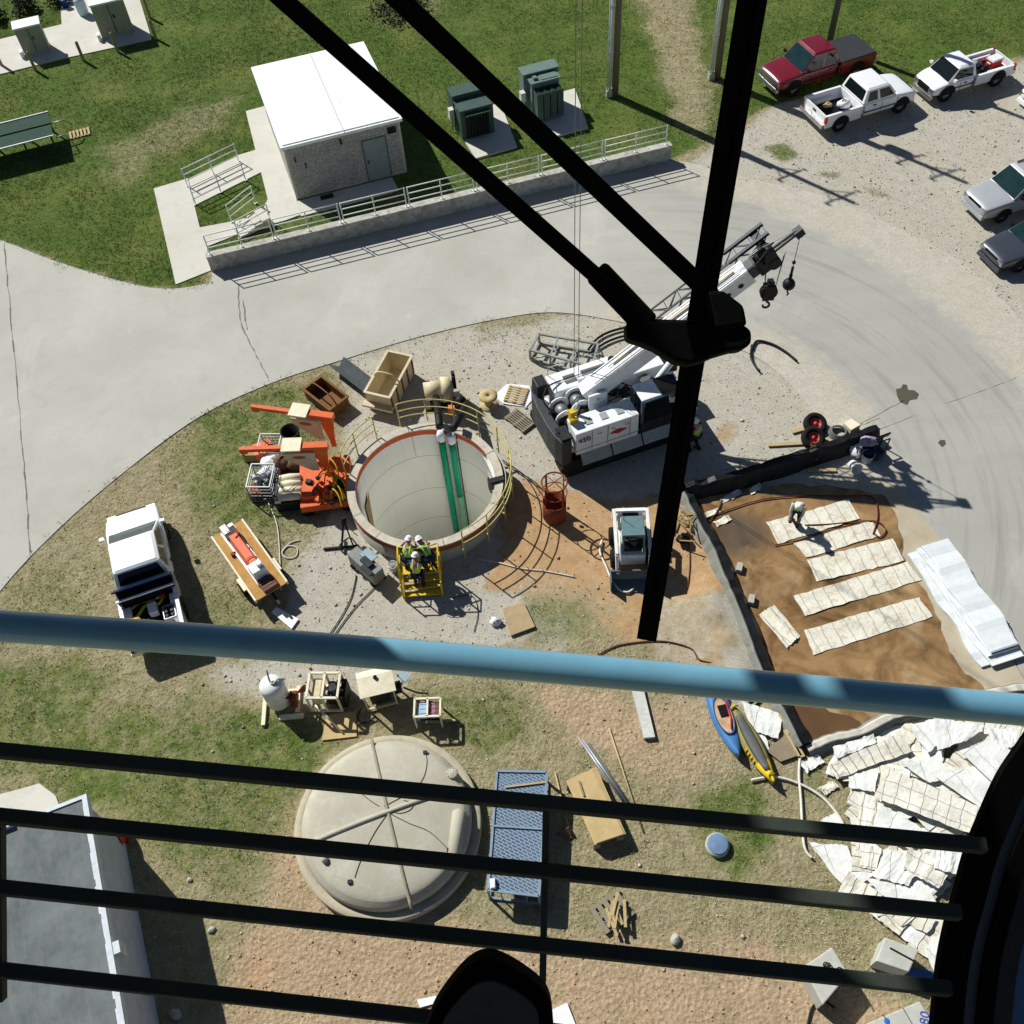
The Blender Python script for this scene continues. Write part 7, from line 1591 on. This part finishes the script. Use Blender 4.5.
for i, (pa, pb, lab) in enumerate((((785,730),(800,756),'left pale plank against the basin corner berm'),((780,714),(795,735),'upper pale plank along the basin corner berm'),((790,733),(803,757),'right pale plank against the basin corner berm'))):
    a, c = g(*pa, .16), g(*pb, .16); b = MB(); b.bar(Vector((0,0,0)), c-a, .13, .05); tag(b.build('plank', WOOD, None, a), lab, 'plank', 'planks at the basin corner')
# ================================================================ kayaks
def kayak(pa, pb, wd, label, hull, deck, kind):
    a, c = g(*pa, .2), g(*pb, .2); L = (c-a).length; r = thing('kayak', label, 'kayak', (a.x, a.y, .02), ang(a, c))
    n = 24; secs = []
    f = lambda u: max(.02, math.sin(math.pi*min(1, max(0, u)))**.75)
    for i in range(n+1):
        u = i/n; w_ = wd*f(u)+.01; k = .1*(abs(u-.5)*2)**3
        secs.append([(u*L, y*w_, z) for y, z in ((0,k),(-.6,.03+k),(-.95,.16+k),(-1,.26+k),(-.6,.33+k),(0,.37+k),(.6,.33+k),(1,.26+k),(.95,.16+k),(.6,.03+k))])
    b = MB(); b.loft(secs, True); b.build('hull', hull, r)
    if kind == 0:
        b = MB(); b.lathe([(1.0,.0),(1.06,.03),(1.0,.05),(.92,.02)], n=32); b.xf(Matrix.Translation((L*.55,0,.37)) @ Matrix.Diagonal((.62,wd*.72,1,1))); b.build('cockpit_rim', mt('kayak_blue_dark', (34,70,120), .4), r)
        b = MB(); b.lathe([(.95,.01),(.001,.005)], n=32); b.xf(Matrix.Translation((L*.55,0,.375)) @ Matrix.Diagonal((.62,wd*.72,1,1))); b.build('cockpit_floor', mt('pale_brown_inside', (190,160,130), .8, var=.3, scale=6), r)
        b = MB(); b.obox((L*.5,.02,.41),(.35,wd*.7,.06),(0,.1,0)); b.build('seat', BLACK, r)
        b = MB(); b.tube([(L*.4,.18,.42),(L*.6,.16,.43),(L*.72,.06,.42)], .025, 6); b.build('red_line', REDM, r)
    else:
        b = MB(); secs = []
        for i in range(13):
            u = .16+.7*i/12; w_ = wd*f(u)*.6; k = .1*(abs(u-.5)*2)**3; secs.append([(u*L, y*w_, z+k) for y, z in ((-1,.33),(-.6,.385),(0,.4),(.6,.385),(1,.33))])
        b.loft(secs, True); b.build('deck_cover', GREYP, r)
        b = MB(); secs = []
        for i in range(9):
            u = .74+.255*i/8; w_ = wd*f(u)+.014; k = .1*(abs(u-.5)*2)**3; secs.append([(u*L, y*w_, z+k+.004) for y, z in ((-1,.2),(-1,.26),(-.6,.33),(0,.374),(.6,.33),(1,.26),(1,.2))])
        b.loft(secs, True, False); b.build('bow_cover', YELP, r)
        for u in (.55,.6,.65,.7):
            b = MB(); w_ = wd*f(u)+.012; b.obox((u*L,-w_*.82,.3),(.05,.18,.05),(-.5,0,.5)); b.build('yellow_stripe', YELP, r)
        b = MB(); b.tube(spline([(L*.06,-.12,.42),(L*.05,0,.5),(L*.06,.12,.42)], 5), .03, 6); b.tube(spline([(L*.93,-.1,.44),(L*.9,0,.5),(L*.93,.1,.44)], 5), .025, 6); b.build('grab_loop', YELP, r)
    return r
kayak((706,672), (738,758), .36, 'blue kayak with open cockpit lying beside the blue rail', BLUEP, None, 0)
kayak((731,706), (773,784), .3, 'grey and yellow kayak lying right of the blue one', mt('kayak_grey_yellow', (150,138,76), .45, grime=.4, gcol=(95,96,88)), None, 1)
# ================================================================ lower yard bits
P = [g(*q, .14) for q in ((625,662),(637,662),(655,737),(644,738))]; b = MB(); c = sum(P, Vector())/4; b.prism([(p.x-c.x, p.y-c.y) for p in P], 0, .14)
tag(b.build('concrete_beam', mt('pale_concrete_beam', (196,198,190), .8, grime=.3), None, (c.x, c.y, .02)), 'long pale concrete beam running under the blue rail', 'beam')
for i, (pa, pb, m_, lab) in enumerate((((578,737),(622,800),GALV,'leftmost of the bundled pale rods beyond the plywood stack'),((583,740),(627,803),GALV,'middle of the bundled pale rods beyond the plywood stack'),((589,744),(631,806),GREYP,'rightmost of the bundled rods beyond the plywood stack'),((609,728),(643,832),WOOD,'long single tan rod right of the bundled rods'),((555,772),(571,838),WOOD,'thin tan rod between the mesh cage and plywood stack'))):
    a, c = g(*pa, .05), g(*pb, .05); b = MB(); b.cyl((0,0,0), c-a, .035 if i < 3 else .025, n=8); tag(b.build('rod', m_, None, a), lab, 'rod')
r = thing('plywood_stack', 'stack of plywood panels raised on blocks right of mesh cage', 'plywood stack')
for k in range(3):
    P = [g(*q, .42+.03*k) for q in ((566+k*1.5,781-k),(596-k*2,767+k),(626-k,834),(595+k,845-k))]; b = MB(); b.prism([(p.x, p.y) for p in P], .40+.032*k, .43+.032*k); b.build('plywood_sheet', PLY, r)
b = MB()
for q in ((570,783),(594,772),(620,834),(597,842)): p = g(*q, .4); b.box(p.x-.1,p.x+.1,p.y-.08,p.y+.08,0,.4)
b.build('block', GWOOD, r)
b = MB(); p0 = g(579,781,.52); p1 = g(584,796,.52); b.bar(p0, p1, .05); b.build('batten', GWOOD, r)
P = [g(*q, .85) for q in ((497,771),(547,772),(539,896),(488,890))]; c = sum(P, Vector())/4; r = thing('mesh_cage', 'blue grey mesh topped steel cage right of the dome tank', 'cage', (c.x, c.y, 0))
def meshmat():
    t = NT('expanded_mesh'); v = t.coord(); mp = t.new('ShaderNodeMapping'); mp.inputs['Rotation'].default_value = (0,0,.6); mp.inputs['Scale'].default_value = (3,3.2,1); t.link(v, mp.inputs['Vector'])
    ch = t.new('ShaderNodeTexBrick'); ch.inputs['Scale'].default_value = 1; ch.inputs['Mortar Size'].default_value = .045; t.link(mp.outputs[0], ch.inputs['Vector'])
    c = t.mix(ch.outputs['Fac'], lin((70,90,110)), lin((142,158,172))); c = t.mix(t.math('MULTIPLY', t.ramp(t.noise(v, 1.2, 6, .7, .5), .4, .7), .5), c, lin((118,138,158)))
    t.col(c); t.b.inputs['Specular IOR Level'].default_value = .15; t.b.inputs['Roughness'].default_value = .8; t.link(t.bump(ch.outputs['Fac'], .6, .02), t.b.inputs['Normal']); return t.m
Lc = [q-c for q in P]; b = MB(); b.prism([(q.x, q.y) for q in Lc], .81, .84); b.build('mesh_lid', meshmat(), r)
FRB = mt('blue_grey_steel', (128,146,164), .5, grime=.3)
for i in range(4):
    a, e = Lc[i], Lc[(i+1)%4]; b = MB(); b.bar((a.x,a.y,.85),(e.x,e.y,.85),.07); b.bar((a.x,a.y,.06),(e.x,e.y,.06),.06); b.bar((a.x,a.y,0),(a.x,a.y,.82),.06)
    for t_ in (.25,.5,.75): m_ = a.lerp(e, t_); b.bar((m_.x,m_.y,.06),(m_.x,m_.y,.82),.03)
    b.build('side_frame', FRB, r)
a = Lc[0].lerp(Lc[3], .48); e = Lc[1].lerp(Lc[2], .48); b = MB(); b.bar((a.x,a.y,.865),(e.x,e.y,.865),.05); b.build('cross_bar', FRB, r)
a = g(505,787,.88)-c; e = g(546,782,.88)-c; b = MB(); b.bar((a.x,a.y,.87),(e.x,e.y,.87),.05); tag(b.build('stick', WOOD, None, c.xy.to_3d()), 'pale stick lying across the top of the mesh cage', 'stick')
p = g(493,884,.88); b = crumple(MB().box(-.08,.08,-.14,.14,0,.1,.02,.02), .015, 3); tag(b.build('rag', BAG, None, p), 'small white rag on the mesh cage corner', 'rag')
b = MB(); b.add([(-.3,-.02,0),(.15,.22,0),(.2,-.2,0),(.1,.05,.32)], [(0,2,1),(0,1,3),(1,2,3),(2,0,3)]); tag(b.build('metal_wedge', mt('dull_brown_plate', (120,92,78), .7, grime=.3), None, g(565,833)), 'small brown metal wedge right of the mesh cage', 'wedge')
p = g(612,912); r = thing('broken_pallet', 'broken grey pallet heaped with loose timber on soil', 'pallet', p, .5)
b = MB()
for k in range(5): b.box(-.5+k*.2, -.36+k*.2, -.4, .4, .1, .13)
b.build('deck_board', GWOOD, r); b = MB()
for y in (-.38,0,.3): b.box(-.5,.5,y,y+.08,0,.1)
b.build('bearer', GWOOD, r)
for k in range(7): b = MB(); b.obox((rnd.uniform(-.3,.3), rnd.uniform(-.3,.3), .17+.04*k), (.55+rnd.random()*.25,.08,.05), (0,rnd.uniform(-.15,.15),1.2+rnd.uniform(-.5,.5))); tag(b.build('timber_offcut', WOOD, None, p, .5), 'short timber offcut heaped on the broken pallet', 'timber', 'timber offcuts on the broken pallet')
p = g(717,846); r = thing('manhole_cover', 'round blue cover on a short riser in green grass', 'cover', p)
b = MB(); b.lathe([(.34,-.05),(.34,.16),(.3,.18)], n=28); b.build('riser', CONC, r); b = MB(); b.lathe([(.3,.17),(.3,.2),(.27,.21),(.001,.215)], n=28); b.build('lid', BLUEC, r)
BLK = mt('foam_block_grey', (186,186,176), .85, grime=.35, gcol=(150,146,132), scale=2, bump=.5)
def block(pts, h, label, rz=0):
    P = [g(*q, h) for q in pts]; c = sum(P, Vector())/4; r = thing('concrete_weight', label, 'block', (c.x, c.y, 0)); r['group'] = 'big pale blocks at the bottom right'
    b = MB(); b.prism([(q.x-c.x, q.y-c.y) for q in P], 0, h); b.build('block_body', BLK, r, bevel=.03); return r, c, P
r, c, P = block([(803,967),(832,947),(849,974),(823,1005)], .8, 'big pale block with black wire on top, under the fourth bar')
b = MB(); b.tube(spline([(-.05,.15,.82),(.1,.22,.86),(.2,.05,.83),(.35,.1,.84),(.5,-.05,.82),(.55,-.2,.82)], 6), .015, 6); b.tube([wp(k*36,.07,.84)+Vector((.02,.18,0)) for k in range(10)], .015, 6, closed=True); b.build('wire', HOSE, r)
r, c, P = block([(885,937),(919,950),(909,972),(876,961)], .75, 'big pale block with a long slot, below the sheet heap')
a, e = g(890,948,.755)-c, g(914,961,.755)-c; b = MB(); b.bar((a.x,a.y,.752),(e.x,e.y,.752),.05,.01); b.build('slot', BLACK, r)
r, c, P = block([(866,1024),(920,1001),(938,1030),(890,1052)], .75, 'big pale block with blue painted numbers at the bottom edge')
PB = mt('blue_marker', (46,70,160), .6); o = text('80', .32, PB, r, tuple((g(925,1018,.76)-c).xy)+(.755,), (0,0,1.2))
b = MB(); a = g(887,1021,.76)-c; b.ball((a.x,a.y,.752), .08, 10, (1,1,.06)); b.build('blue_mark', mt('blue_paint_mark', (40,110,190), .6), r)
a, e = g(884,1016,.755)-c, g(897,1035,.755)-c; b = MB(); b.bar((a.x,a.y,.752),(e.x,e.y,.752),.03,.008); a, e = g(903,1008,.755)-c, g(918,1034,.755)-c; b.bar((a.x,a.y,.752),(e.x,e.y,.752),.025,.008); b.build('joint', GREYP, r)
slab([(905,968),(935,972),(938,985),(915,990)], .03, .03, 'blue_sheet', 'dark blue sheet in the shadow behind the slotted block', 'sheet', mt('blue_sheet', (70,100,160), .6))
# ================================================================ pump row above the dome
p = g(281,703); r = thing('pressure_tank', 'white upright pressure tank on a wooden skid above dome', 'tank', (p.x, p.y, 0))
b = MB(); b.lathe([(.001,.12),(.3,.14),(.38,.25),(.38,1.25),(.34,1.36),(.2,1.43),(.001,1.45)], n=32); b.build('vessel', mt('tank_off_white', (226,226,220), .4, grime=.2), r)
b = MB(); b.tube(spline([(-.05,.3,1.75),(0,.05,1.5),(.1,-.05,1.48),(.25,.1,1.45),(.38,.2,1.2)], 5), .03, 8); b.build('top_pipe', GALV, r)
b = MB(); b.box(-.55,-.43,-.75,.5,0,.12); b.box(.0,.75,-.6,-.45,0,.1); b.box(.5,.62,-.4,.5,0,.12); b.box(-.45,.6,.3,.42,.02,.1); b.build('skid', CREAM, r)
b = MB()
for k in range(4): q_ = random.Random(k); b.tube(spline([(.35,.1-k*.12,.4+k*.15),(.6,.1-k*.1,.5+.1*k),(.8,.2,.3+.1*k),(.75,.5,.1)], 5), .03, 6)
b.build('hose', RHOSE, r)
b = MB(); b.box(.4,.62,-.2,.1,.25,.6); b.cyl((.5,-.3,.3),(.5,-.1,.3),.12,n=10); b.build('valve', RUST, r)
def table(pts, h, nm, label, cat):
    P = [g(*q, h) for q in pts]; c = sum(P, Vector())/4; a = ang(P[3], P[2]); r = thing(nm, label, cat, (c.x, c.y, 0), a); R = Matrix.Rotation(-a, 3, 'Z')
    L = [R @ (q-c) for q in P]; xs = [q.x for q in L]; ys = [q.y for q in L]; return r, (L[3].x, L[2].x, L[3].y, L[0].y)
r, (x0,x1,y0,y1) = table([(308,673),(337,674),(337,698),(306,698)], 1.0, 'framed_generator', 'cream framed pump unit with open top between tank and table', 'pump')
b = MB()
for x in (x0, x1, x0*.5+x1*.5):
    b.bar((x,y0,1.0),(x,y1,1.0),.07)
    for y in (y0, y1): b.bar((x,y,0.05),(x,y,1.0),.06)
for y in (y0, y1): b.bar((x0,y,1.0),(x1,y,1.0),.07); b.bar((x0,y,.08),(x1,y,.08),.07)
b.build('frame', CREAM, r)
b = MB(); b.box(x0+.1,(x0+x1)/2-.08,y0+.1,y1-.1,.3,.86); b.build('fuel_tank', BEIGE, r, bevel=.04)
b = MB(); b.box((x0+x1)/2+.06,x1-.1,y0+.15,y1-.15,.2,.6); b.cyl(((x0+x1)/2+.25,0,.6),((x0+x1)/2+.25,0,.9),.14,n=12)
for k in range(6): b.obox(((x0+x1)/2+.15+rnd.random()*.3, rnd.uniform(y0+.2,y1-.2), .75+.03*k), (.2,.1,.1), (rnd.random(),rnd.random(),rnd.random()))
b.build('engine', DKST, r)
b = MB(); b.box(x1+.02,x1+.18,y0+.1,y1-.1,.1,.8); b.build('radiator', BLACK, r)
b = MB(); b.cyl((x0+.2,y0-.05,.6),(x1+.1,y0-.75,.1),.03,n=8); b.build('outlet_pipe', CREAM, r)
r, (x0,x1,y0,y1) = table([(357,673),(393,669),(396,690),(360,699)], 1.15, 'canopy_generator', 'pump unit under a folded cream canopy in the row above dome', 'pump')
b = MB(); ym = y1-.25; b.add([(x0,y0,1.15),(x1,y0,1.13),(x1,ym,1.24),(x0,ym,1.24),(x1,y1,1.16),(x0,y1,1.14),(x0,y0,1.12),(x1,y0,1.10),(x1,ym,1.21),(x0,ym,1.21),(x1,y1,1.13),(x0,y1,1.11)], [(0,1,2,3),(3,2,4,5),(7,6,9,8),(8,9,11,10),(0,6,7,1),(5,4,10,11),(1,7,8,2),(2,8,10,4),(0,3,9,6),(3,5,11,9)]); b.build('canopy', CREAM, r)
b = MB()
for x in (x0+.1, x1-.1):
    for y in (y0+.1, y1-.1): b.bar((x,y,0),(x,y,1.12),.05)
for y in (y0+.1, y1-.1): b.bar((x0+.1,y,.1),(x1-.1,y,.1),.06)
b.build('frame', BEIGE, r)
b = MB(); b.box(x0+.25,x1-.25,y0+.2,y1-.2,.15,.75); b.cyl((x1-.2,0,.5),(x1+.15,0,.5),.2,n=14); b.build('engine', DKST, r)
b = MB(); p = (x0+x1)/2; b.cyl((p,.15,1.2),(p+.02,.13,1.3),.06,n=10); b.build('exhaust', BLACK, r)
b = MB(); b.obox((x1+.3,.15,.85),(.28,.34,.05),(.2,.3,.7)); b.bar((x1+.1,.05,.3),(x1+.3,.15,.83),.04); b.build('gauge_panel', mt('pale_gauge_panel', (170,186,196), .4), r)
b = MB(); b.tube(spline([(x0-.05,y0+.1,.4),(x0-.25,y0-.1,.2),(x0-.15,y0-.3,.1),(x0+.3,y0-.2,.1)], 5), .03, 6); b.tube(spline([(x1+.2,0,.4),(x1+.6,-.2,.2),(x1+.9,-.35,.3)], 5), .03, 6) if False else None; b.build('hose', HOSE, r); b = MB(); b.tube(spline([(x1+.2,0,.4),(x1+.6,-.2,.2),(x1+.9,-.35,.3)], 5), .03, 6); b.build('hose', HOSE, r)
r, (x0,x1,y0,y1) = table([(414,699),(439,698),(440,716),(414,717)], .8, 'tool_table', 'small cream framed stand holding coloured boxes right of canopy pump', 'stand')
b = MB()
for x in (x0, x1, (x0+x1)/2): b.bar((x,y0,.8),(x,y1,.8),.06)
for y in (y0, y1): b.bar((x0,y,.8),(x1,y,.8),.06)
for x in (x0, x1):
    for y in (y0, y1): b.bar((x,y,0),(x,y,.8),.05)
b.build('frame', CREAM, r)
b = MB(); b.box(x0+.03,x1-.03,y0+.03,y1-.03,.42,.45); b.build('shelf', DKST, r)
for i, (xx, w_, mat, lab) in enumerate(((x0+.24,.12,mt('pale_blue_box',(150,180,205),.5),'pale blue ribbed box in the cream framed stand'),(x1-.25,.09,mt('mauve_box',(150,110,130),.6),'mauve box in the cream framed stand'),(x1-.1,.05,BROWNS,'narrow dark box in the cream framed stand'))):
    b = MB(); b.box(-w_,w_,y0+.08,y1-.08,0,.26)
    for k in range(4): b.box(-w_*.8,w_*.8,y0+.14+k*.15,y0+.18+k*.15,.26,.275)
    o = tag(b.build('storage_box', mat, None, r.matrix_basis @ Vector((xx,0,.45)), r.rotation_euler.z), lab, 'box', 'boxes in the cream stand')
slab([(327,716),(356,712),(357,737),(322,741)], .03, .03, 'plywood_board', 'plywood sheet on the grass in front of framed pump', 'board', PLY)
for i, (pa, pb, lab) in enumerate((((425,722),(458,720),'pale plank on the grass behind the cream stand'),((300,657),(310,668),'thin stick on gravel below the blue rail'))):
    a, c = g(*pa, .06), g(*pb, .06); b = MB(); b.bar(Vector((0,0,0)), c-a, .08, .04); tag(b.build('plank', WOOD, None, a), lab, 'plank')
make_grass(); make_pebbles()
# ================================================================ crane cab: wiper, handrail, window guard, frame, pedal
BLKM = mt('black_wiper_paint', (9,10,10), .8, var=.1, bump=.1, bscale=60)
RUB = mt('black_rubber', (5,5,5), .9, var=.1)
GUARD = mt('black_guard_paint', (58,63,58), .7, var=.15, scale=8, grime=.1, gcol=(36,36,34), bump=.1)
for m_ in (BLKM, RUB, GUARD): m_.node_tree.nodes['Principled BSDF'].inputs['Specular IOR Level'].default_value = .06
VW = camdir(0,0,1)
def nbar(b, pa, pb, da, db, wpx, hpx=None, dref=None):
    d = (da+db)/2; a, c = near(*pa, da), near(*pb, db); b.bar(a, c, (hpx or wpx)/F*d, wpx/F*d, up=tuple(-VW)) if False else b.bar(a, c, wpx/F*d, (hpx or wpx)/F*d, up=tuple(VW))
def rel(o, base):
    o.location = base
    for ch in o.children: pass
def nthing(name, label, cat, base): return thing(name, label, cat, base)
def nb(b, name, mat, r, bevel=0):
    off = r.location; b.v = [(x-off.x, y-off.y, z-off.z) for x, y, z in b.v]; return b.build(name, mat, r, bevel=bevel)
DB = 1.06
r = nthing('window_wiper', 'long black window wiper with twin arms across the view', 'wiper', near(690,330,DB))
a, c = near(767,-90,.85), near(647,637,1.36); d = (c-a).normalized(); vb = near(710,270,1)-Vector((0,0,CH)); vb.normalize(); lat = d.cross(vb).normalized()
b = MB(); b.bar(a, c, .0255, .012, up=tuple(vb)); nb(b, 'blade_rubber', RUB, r)
b = MB(); b.bar(a-vb*.012, c-vb*.012+(a-c)*.004, .0262, .008, up=tuple(vb)); nb(b, 'blade_holder', BLKM, r)
for s in (-1, 1): b = MB(); b.bar(a-vb*.02+lat*s*.008, a.lerp(c,.97)-vb*.02+lat*s*.008, .005, .006, up=tuple(vb)); nb(b, 'blade_spine', BLKM, r)
b = MB(); p = near(672,398,DB); b.obox(p, (.005,.005,.008)); nb(b, 'rivet', mt('rivet_pale', (170,165,150), .5), r)
for pa, pb, w0 in (((255,-25),(612,290),.0165),((370,-28),(712,296),.0185)):
    p, q = near(*pa, .88), near(*pb, DB-.02); b = MB(); b.bar(p, q, w0, .01, up=tuple(vb)); nb(b, 'wiper_arm', BLKM, r, bevel=.002)
b = MB(); b.bar(near(596,271,DB-.02), near(648,326,DB-.02), .027, .018, up=tuple(vb)); nb(b, 'arm_sleeve', BLKM, r, bevel=.004)
def plate(pts, d0, th):
    P = [near(x, y, d0) for x, y in pts]; n = len(P); Q = [near(x, y, d0)+VW*th for x, y in pts]
    m_ = MB(); m_.add(P+Q, [list(range(n)), list(range(n, 2*n))[::-1]]+[[(i+1)%n, i, n+i, n+(i+1)%n] for i in range(n)]); return m_
nb(plate([(626,322),(645,318),(712,320),(741,322),(752,330),(752,343),(744,349),(733,350),(716,355),(702,361),(690,364),(676,361),(655,348),(640,342),(627,338)], DB-.03, .03), 'arm_bracket', BLKM, r, bevel=.004)
nb(plate([(706,290),(724,290),(744,305),(748,325),(715,330),(712,316)], DB-.035, .025), 'pivot_arm', BLKM, r, bevel=.004)
# blue handrail outside the glass
DR = 1.7
BLR = mt('blue_rail_paint', (104,154,176), .28, var=.1, scale=5, bump=.05, bscale=40, coat=.5, grime=.12, gcol=(120,140,145))
r = nthing('handrail', 'thick blue tubular handrail crossing the whole view', 'handrail', near(512,664,DR))
pts = spline([tuple(near(x, y, DR)) for x, y in ((-160,616),(0,626),(250,643),(512,664),(780,688),(1024,710),(1180,724))], 10)
b = MB(); b.tube(pts, .0272, 28); nb(b, 'tube', BLR, r)
# window guard bars
DG = 1.15
r = nthing('window_guard', 'black window guard of parallel bars along the bottom of view', 'window guard', near(545,900,DG))
def gbar(pts, w_):
    b = MB(); P = [near(x, y, DG) for x, y in pts]
    for p, q in zip(P[:-1], P[1:]): b.bar(p, q, w_/F*DG, .016, up=tuple(VW))
    return b
BX, BY, BZ = Vector((1,0,0)), Vector((0,1,0)), Vector((0,0,1))
for pts in (((-90,742),(985,846)),((-90,807),(960,913)),((-90,878),(950,989)),((-90,960),(944,1075))):
    b = MB(); b.bar(near(*pts[0], DG), near(*pts[1], DG), .0165, .0155, up=(0,0,1)); nb(b, 'guard_bar', GUARD, r, bevel=.002)
b = MB(); b.bar(near(546,808,DG+.004), near(541,1070,DG+.004), .0075, .012, up=tuple(VW)); nb(b, 'guard_upright', GUARD, r)
b = MB(); b.bar(near(-1,826,DG+.004), near(0,1000,DG+.004), .011, .012, up=tuple(VW)); nb(b, 'guard_upright', GUARD, r)
# curved window frame on the right
r = nthing('cab_window_frame', 'black curved cab window frame with blue panel at lower right', 'window frame', near(985,900,1.2))
edge = spline([(1090,655),(1052,700),(1024,741),(1000,777),(978,826),(966,858),(956,896),(947,928),(939,969),(934,1016),(930,1060)], 5)
def strip(o0, o1, d0, th, name, mat):
    b = MB(); P = [Vector((x, y, 0)) for x, y in edge]; n = len(P); secs = []
    for i, p in enumerate(P):
        d = (P[min(i+1,n-1)]-P[max(i-1,0)]).normalized(); nn = Vector((-d.y, d.x, 0)); nn = nn if nn.x > 0 else -nn
        q0 = p+nn*o0; q1 = p+nn*o1; A0 = near(q0.x, q0.y, d0); A1 = near(q1.x, q1.y, d0)
        secs.append([A0, A1, A1+VW*th, A0+VW*th])
    b.loft(secs, False); nb(b, name, mat, r)
strip(0, 30, 1.16, .012, 'gasket', RUB)
strip(30, 43, 1.165, .01, 'inner_strip', mt('slate_trim', (60,66,72), .5))
strip(43, 60, 1.16, .012, 'outer_gasket', RUB)
strip(60, 78, 1.165, .01, 'outer_trim', mt('dark_trim', (22,24,27), .6)); strip(78, 360, 1.17, .01, 'frame_panel', mt('dark_blue_cab_paint', (52,82,124), .5))
# pedal at the bottom
r = nthing('foot_pedal', 'black rubber foot pedal at the bottom centre of view', 'pedal', near(490,1010,1.0))
out = spline([(412,1075),(424,1036),(433,1012),(446,992),(462,973),(477,962),(492,960),(508,966),(526,977),(543,991),(551,1006),(554,1030),(556,1075)], 5)
nb(plate(out, .98, .03), 'pedal_rim', RUB, r, bevel=.006)
inn = [(489+(x-489)*.78, 1020+(y-1020)*.7+4) for x, y in out]
nb(plate(inn, .975, .02), 'pedal_pad', mt('worn_pedal_pad', (52,54,54), .7, grime=.4, gcol=(80,80,78), scale=20), r)
# unseen cab shell, left wall and added strut placed to shade the handrail
CABW = mt('cab_shell_grey', (120,124,126), .7)
r = nthing('crane_cab', 'unseen crane cab wall and roof with added strut, shading the handrail', 'crane cab', (-1.12,0,28))
b = MB(); b.box(-1.16,-1.12,-1.2,1.73,27.82,29.95); nb(b, 'side_wall', CABW, r)
b = MB(); b.box(-1.16,1.1,-1.2,1.5,29.952,30.0); nb(b, 'roof', CABW, r)
b = MB(); b.bar((-1.14,1.74,29.9),(-1.14,3.1,29.55),.05,.2); b.bar((-1.14,1.74,29.6),(-1.14,3.1,29.3),.05,.06); nb(b, 'shadow_strut', CABW, r)  # added strut, there only for its shadow stripes on the handrail
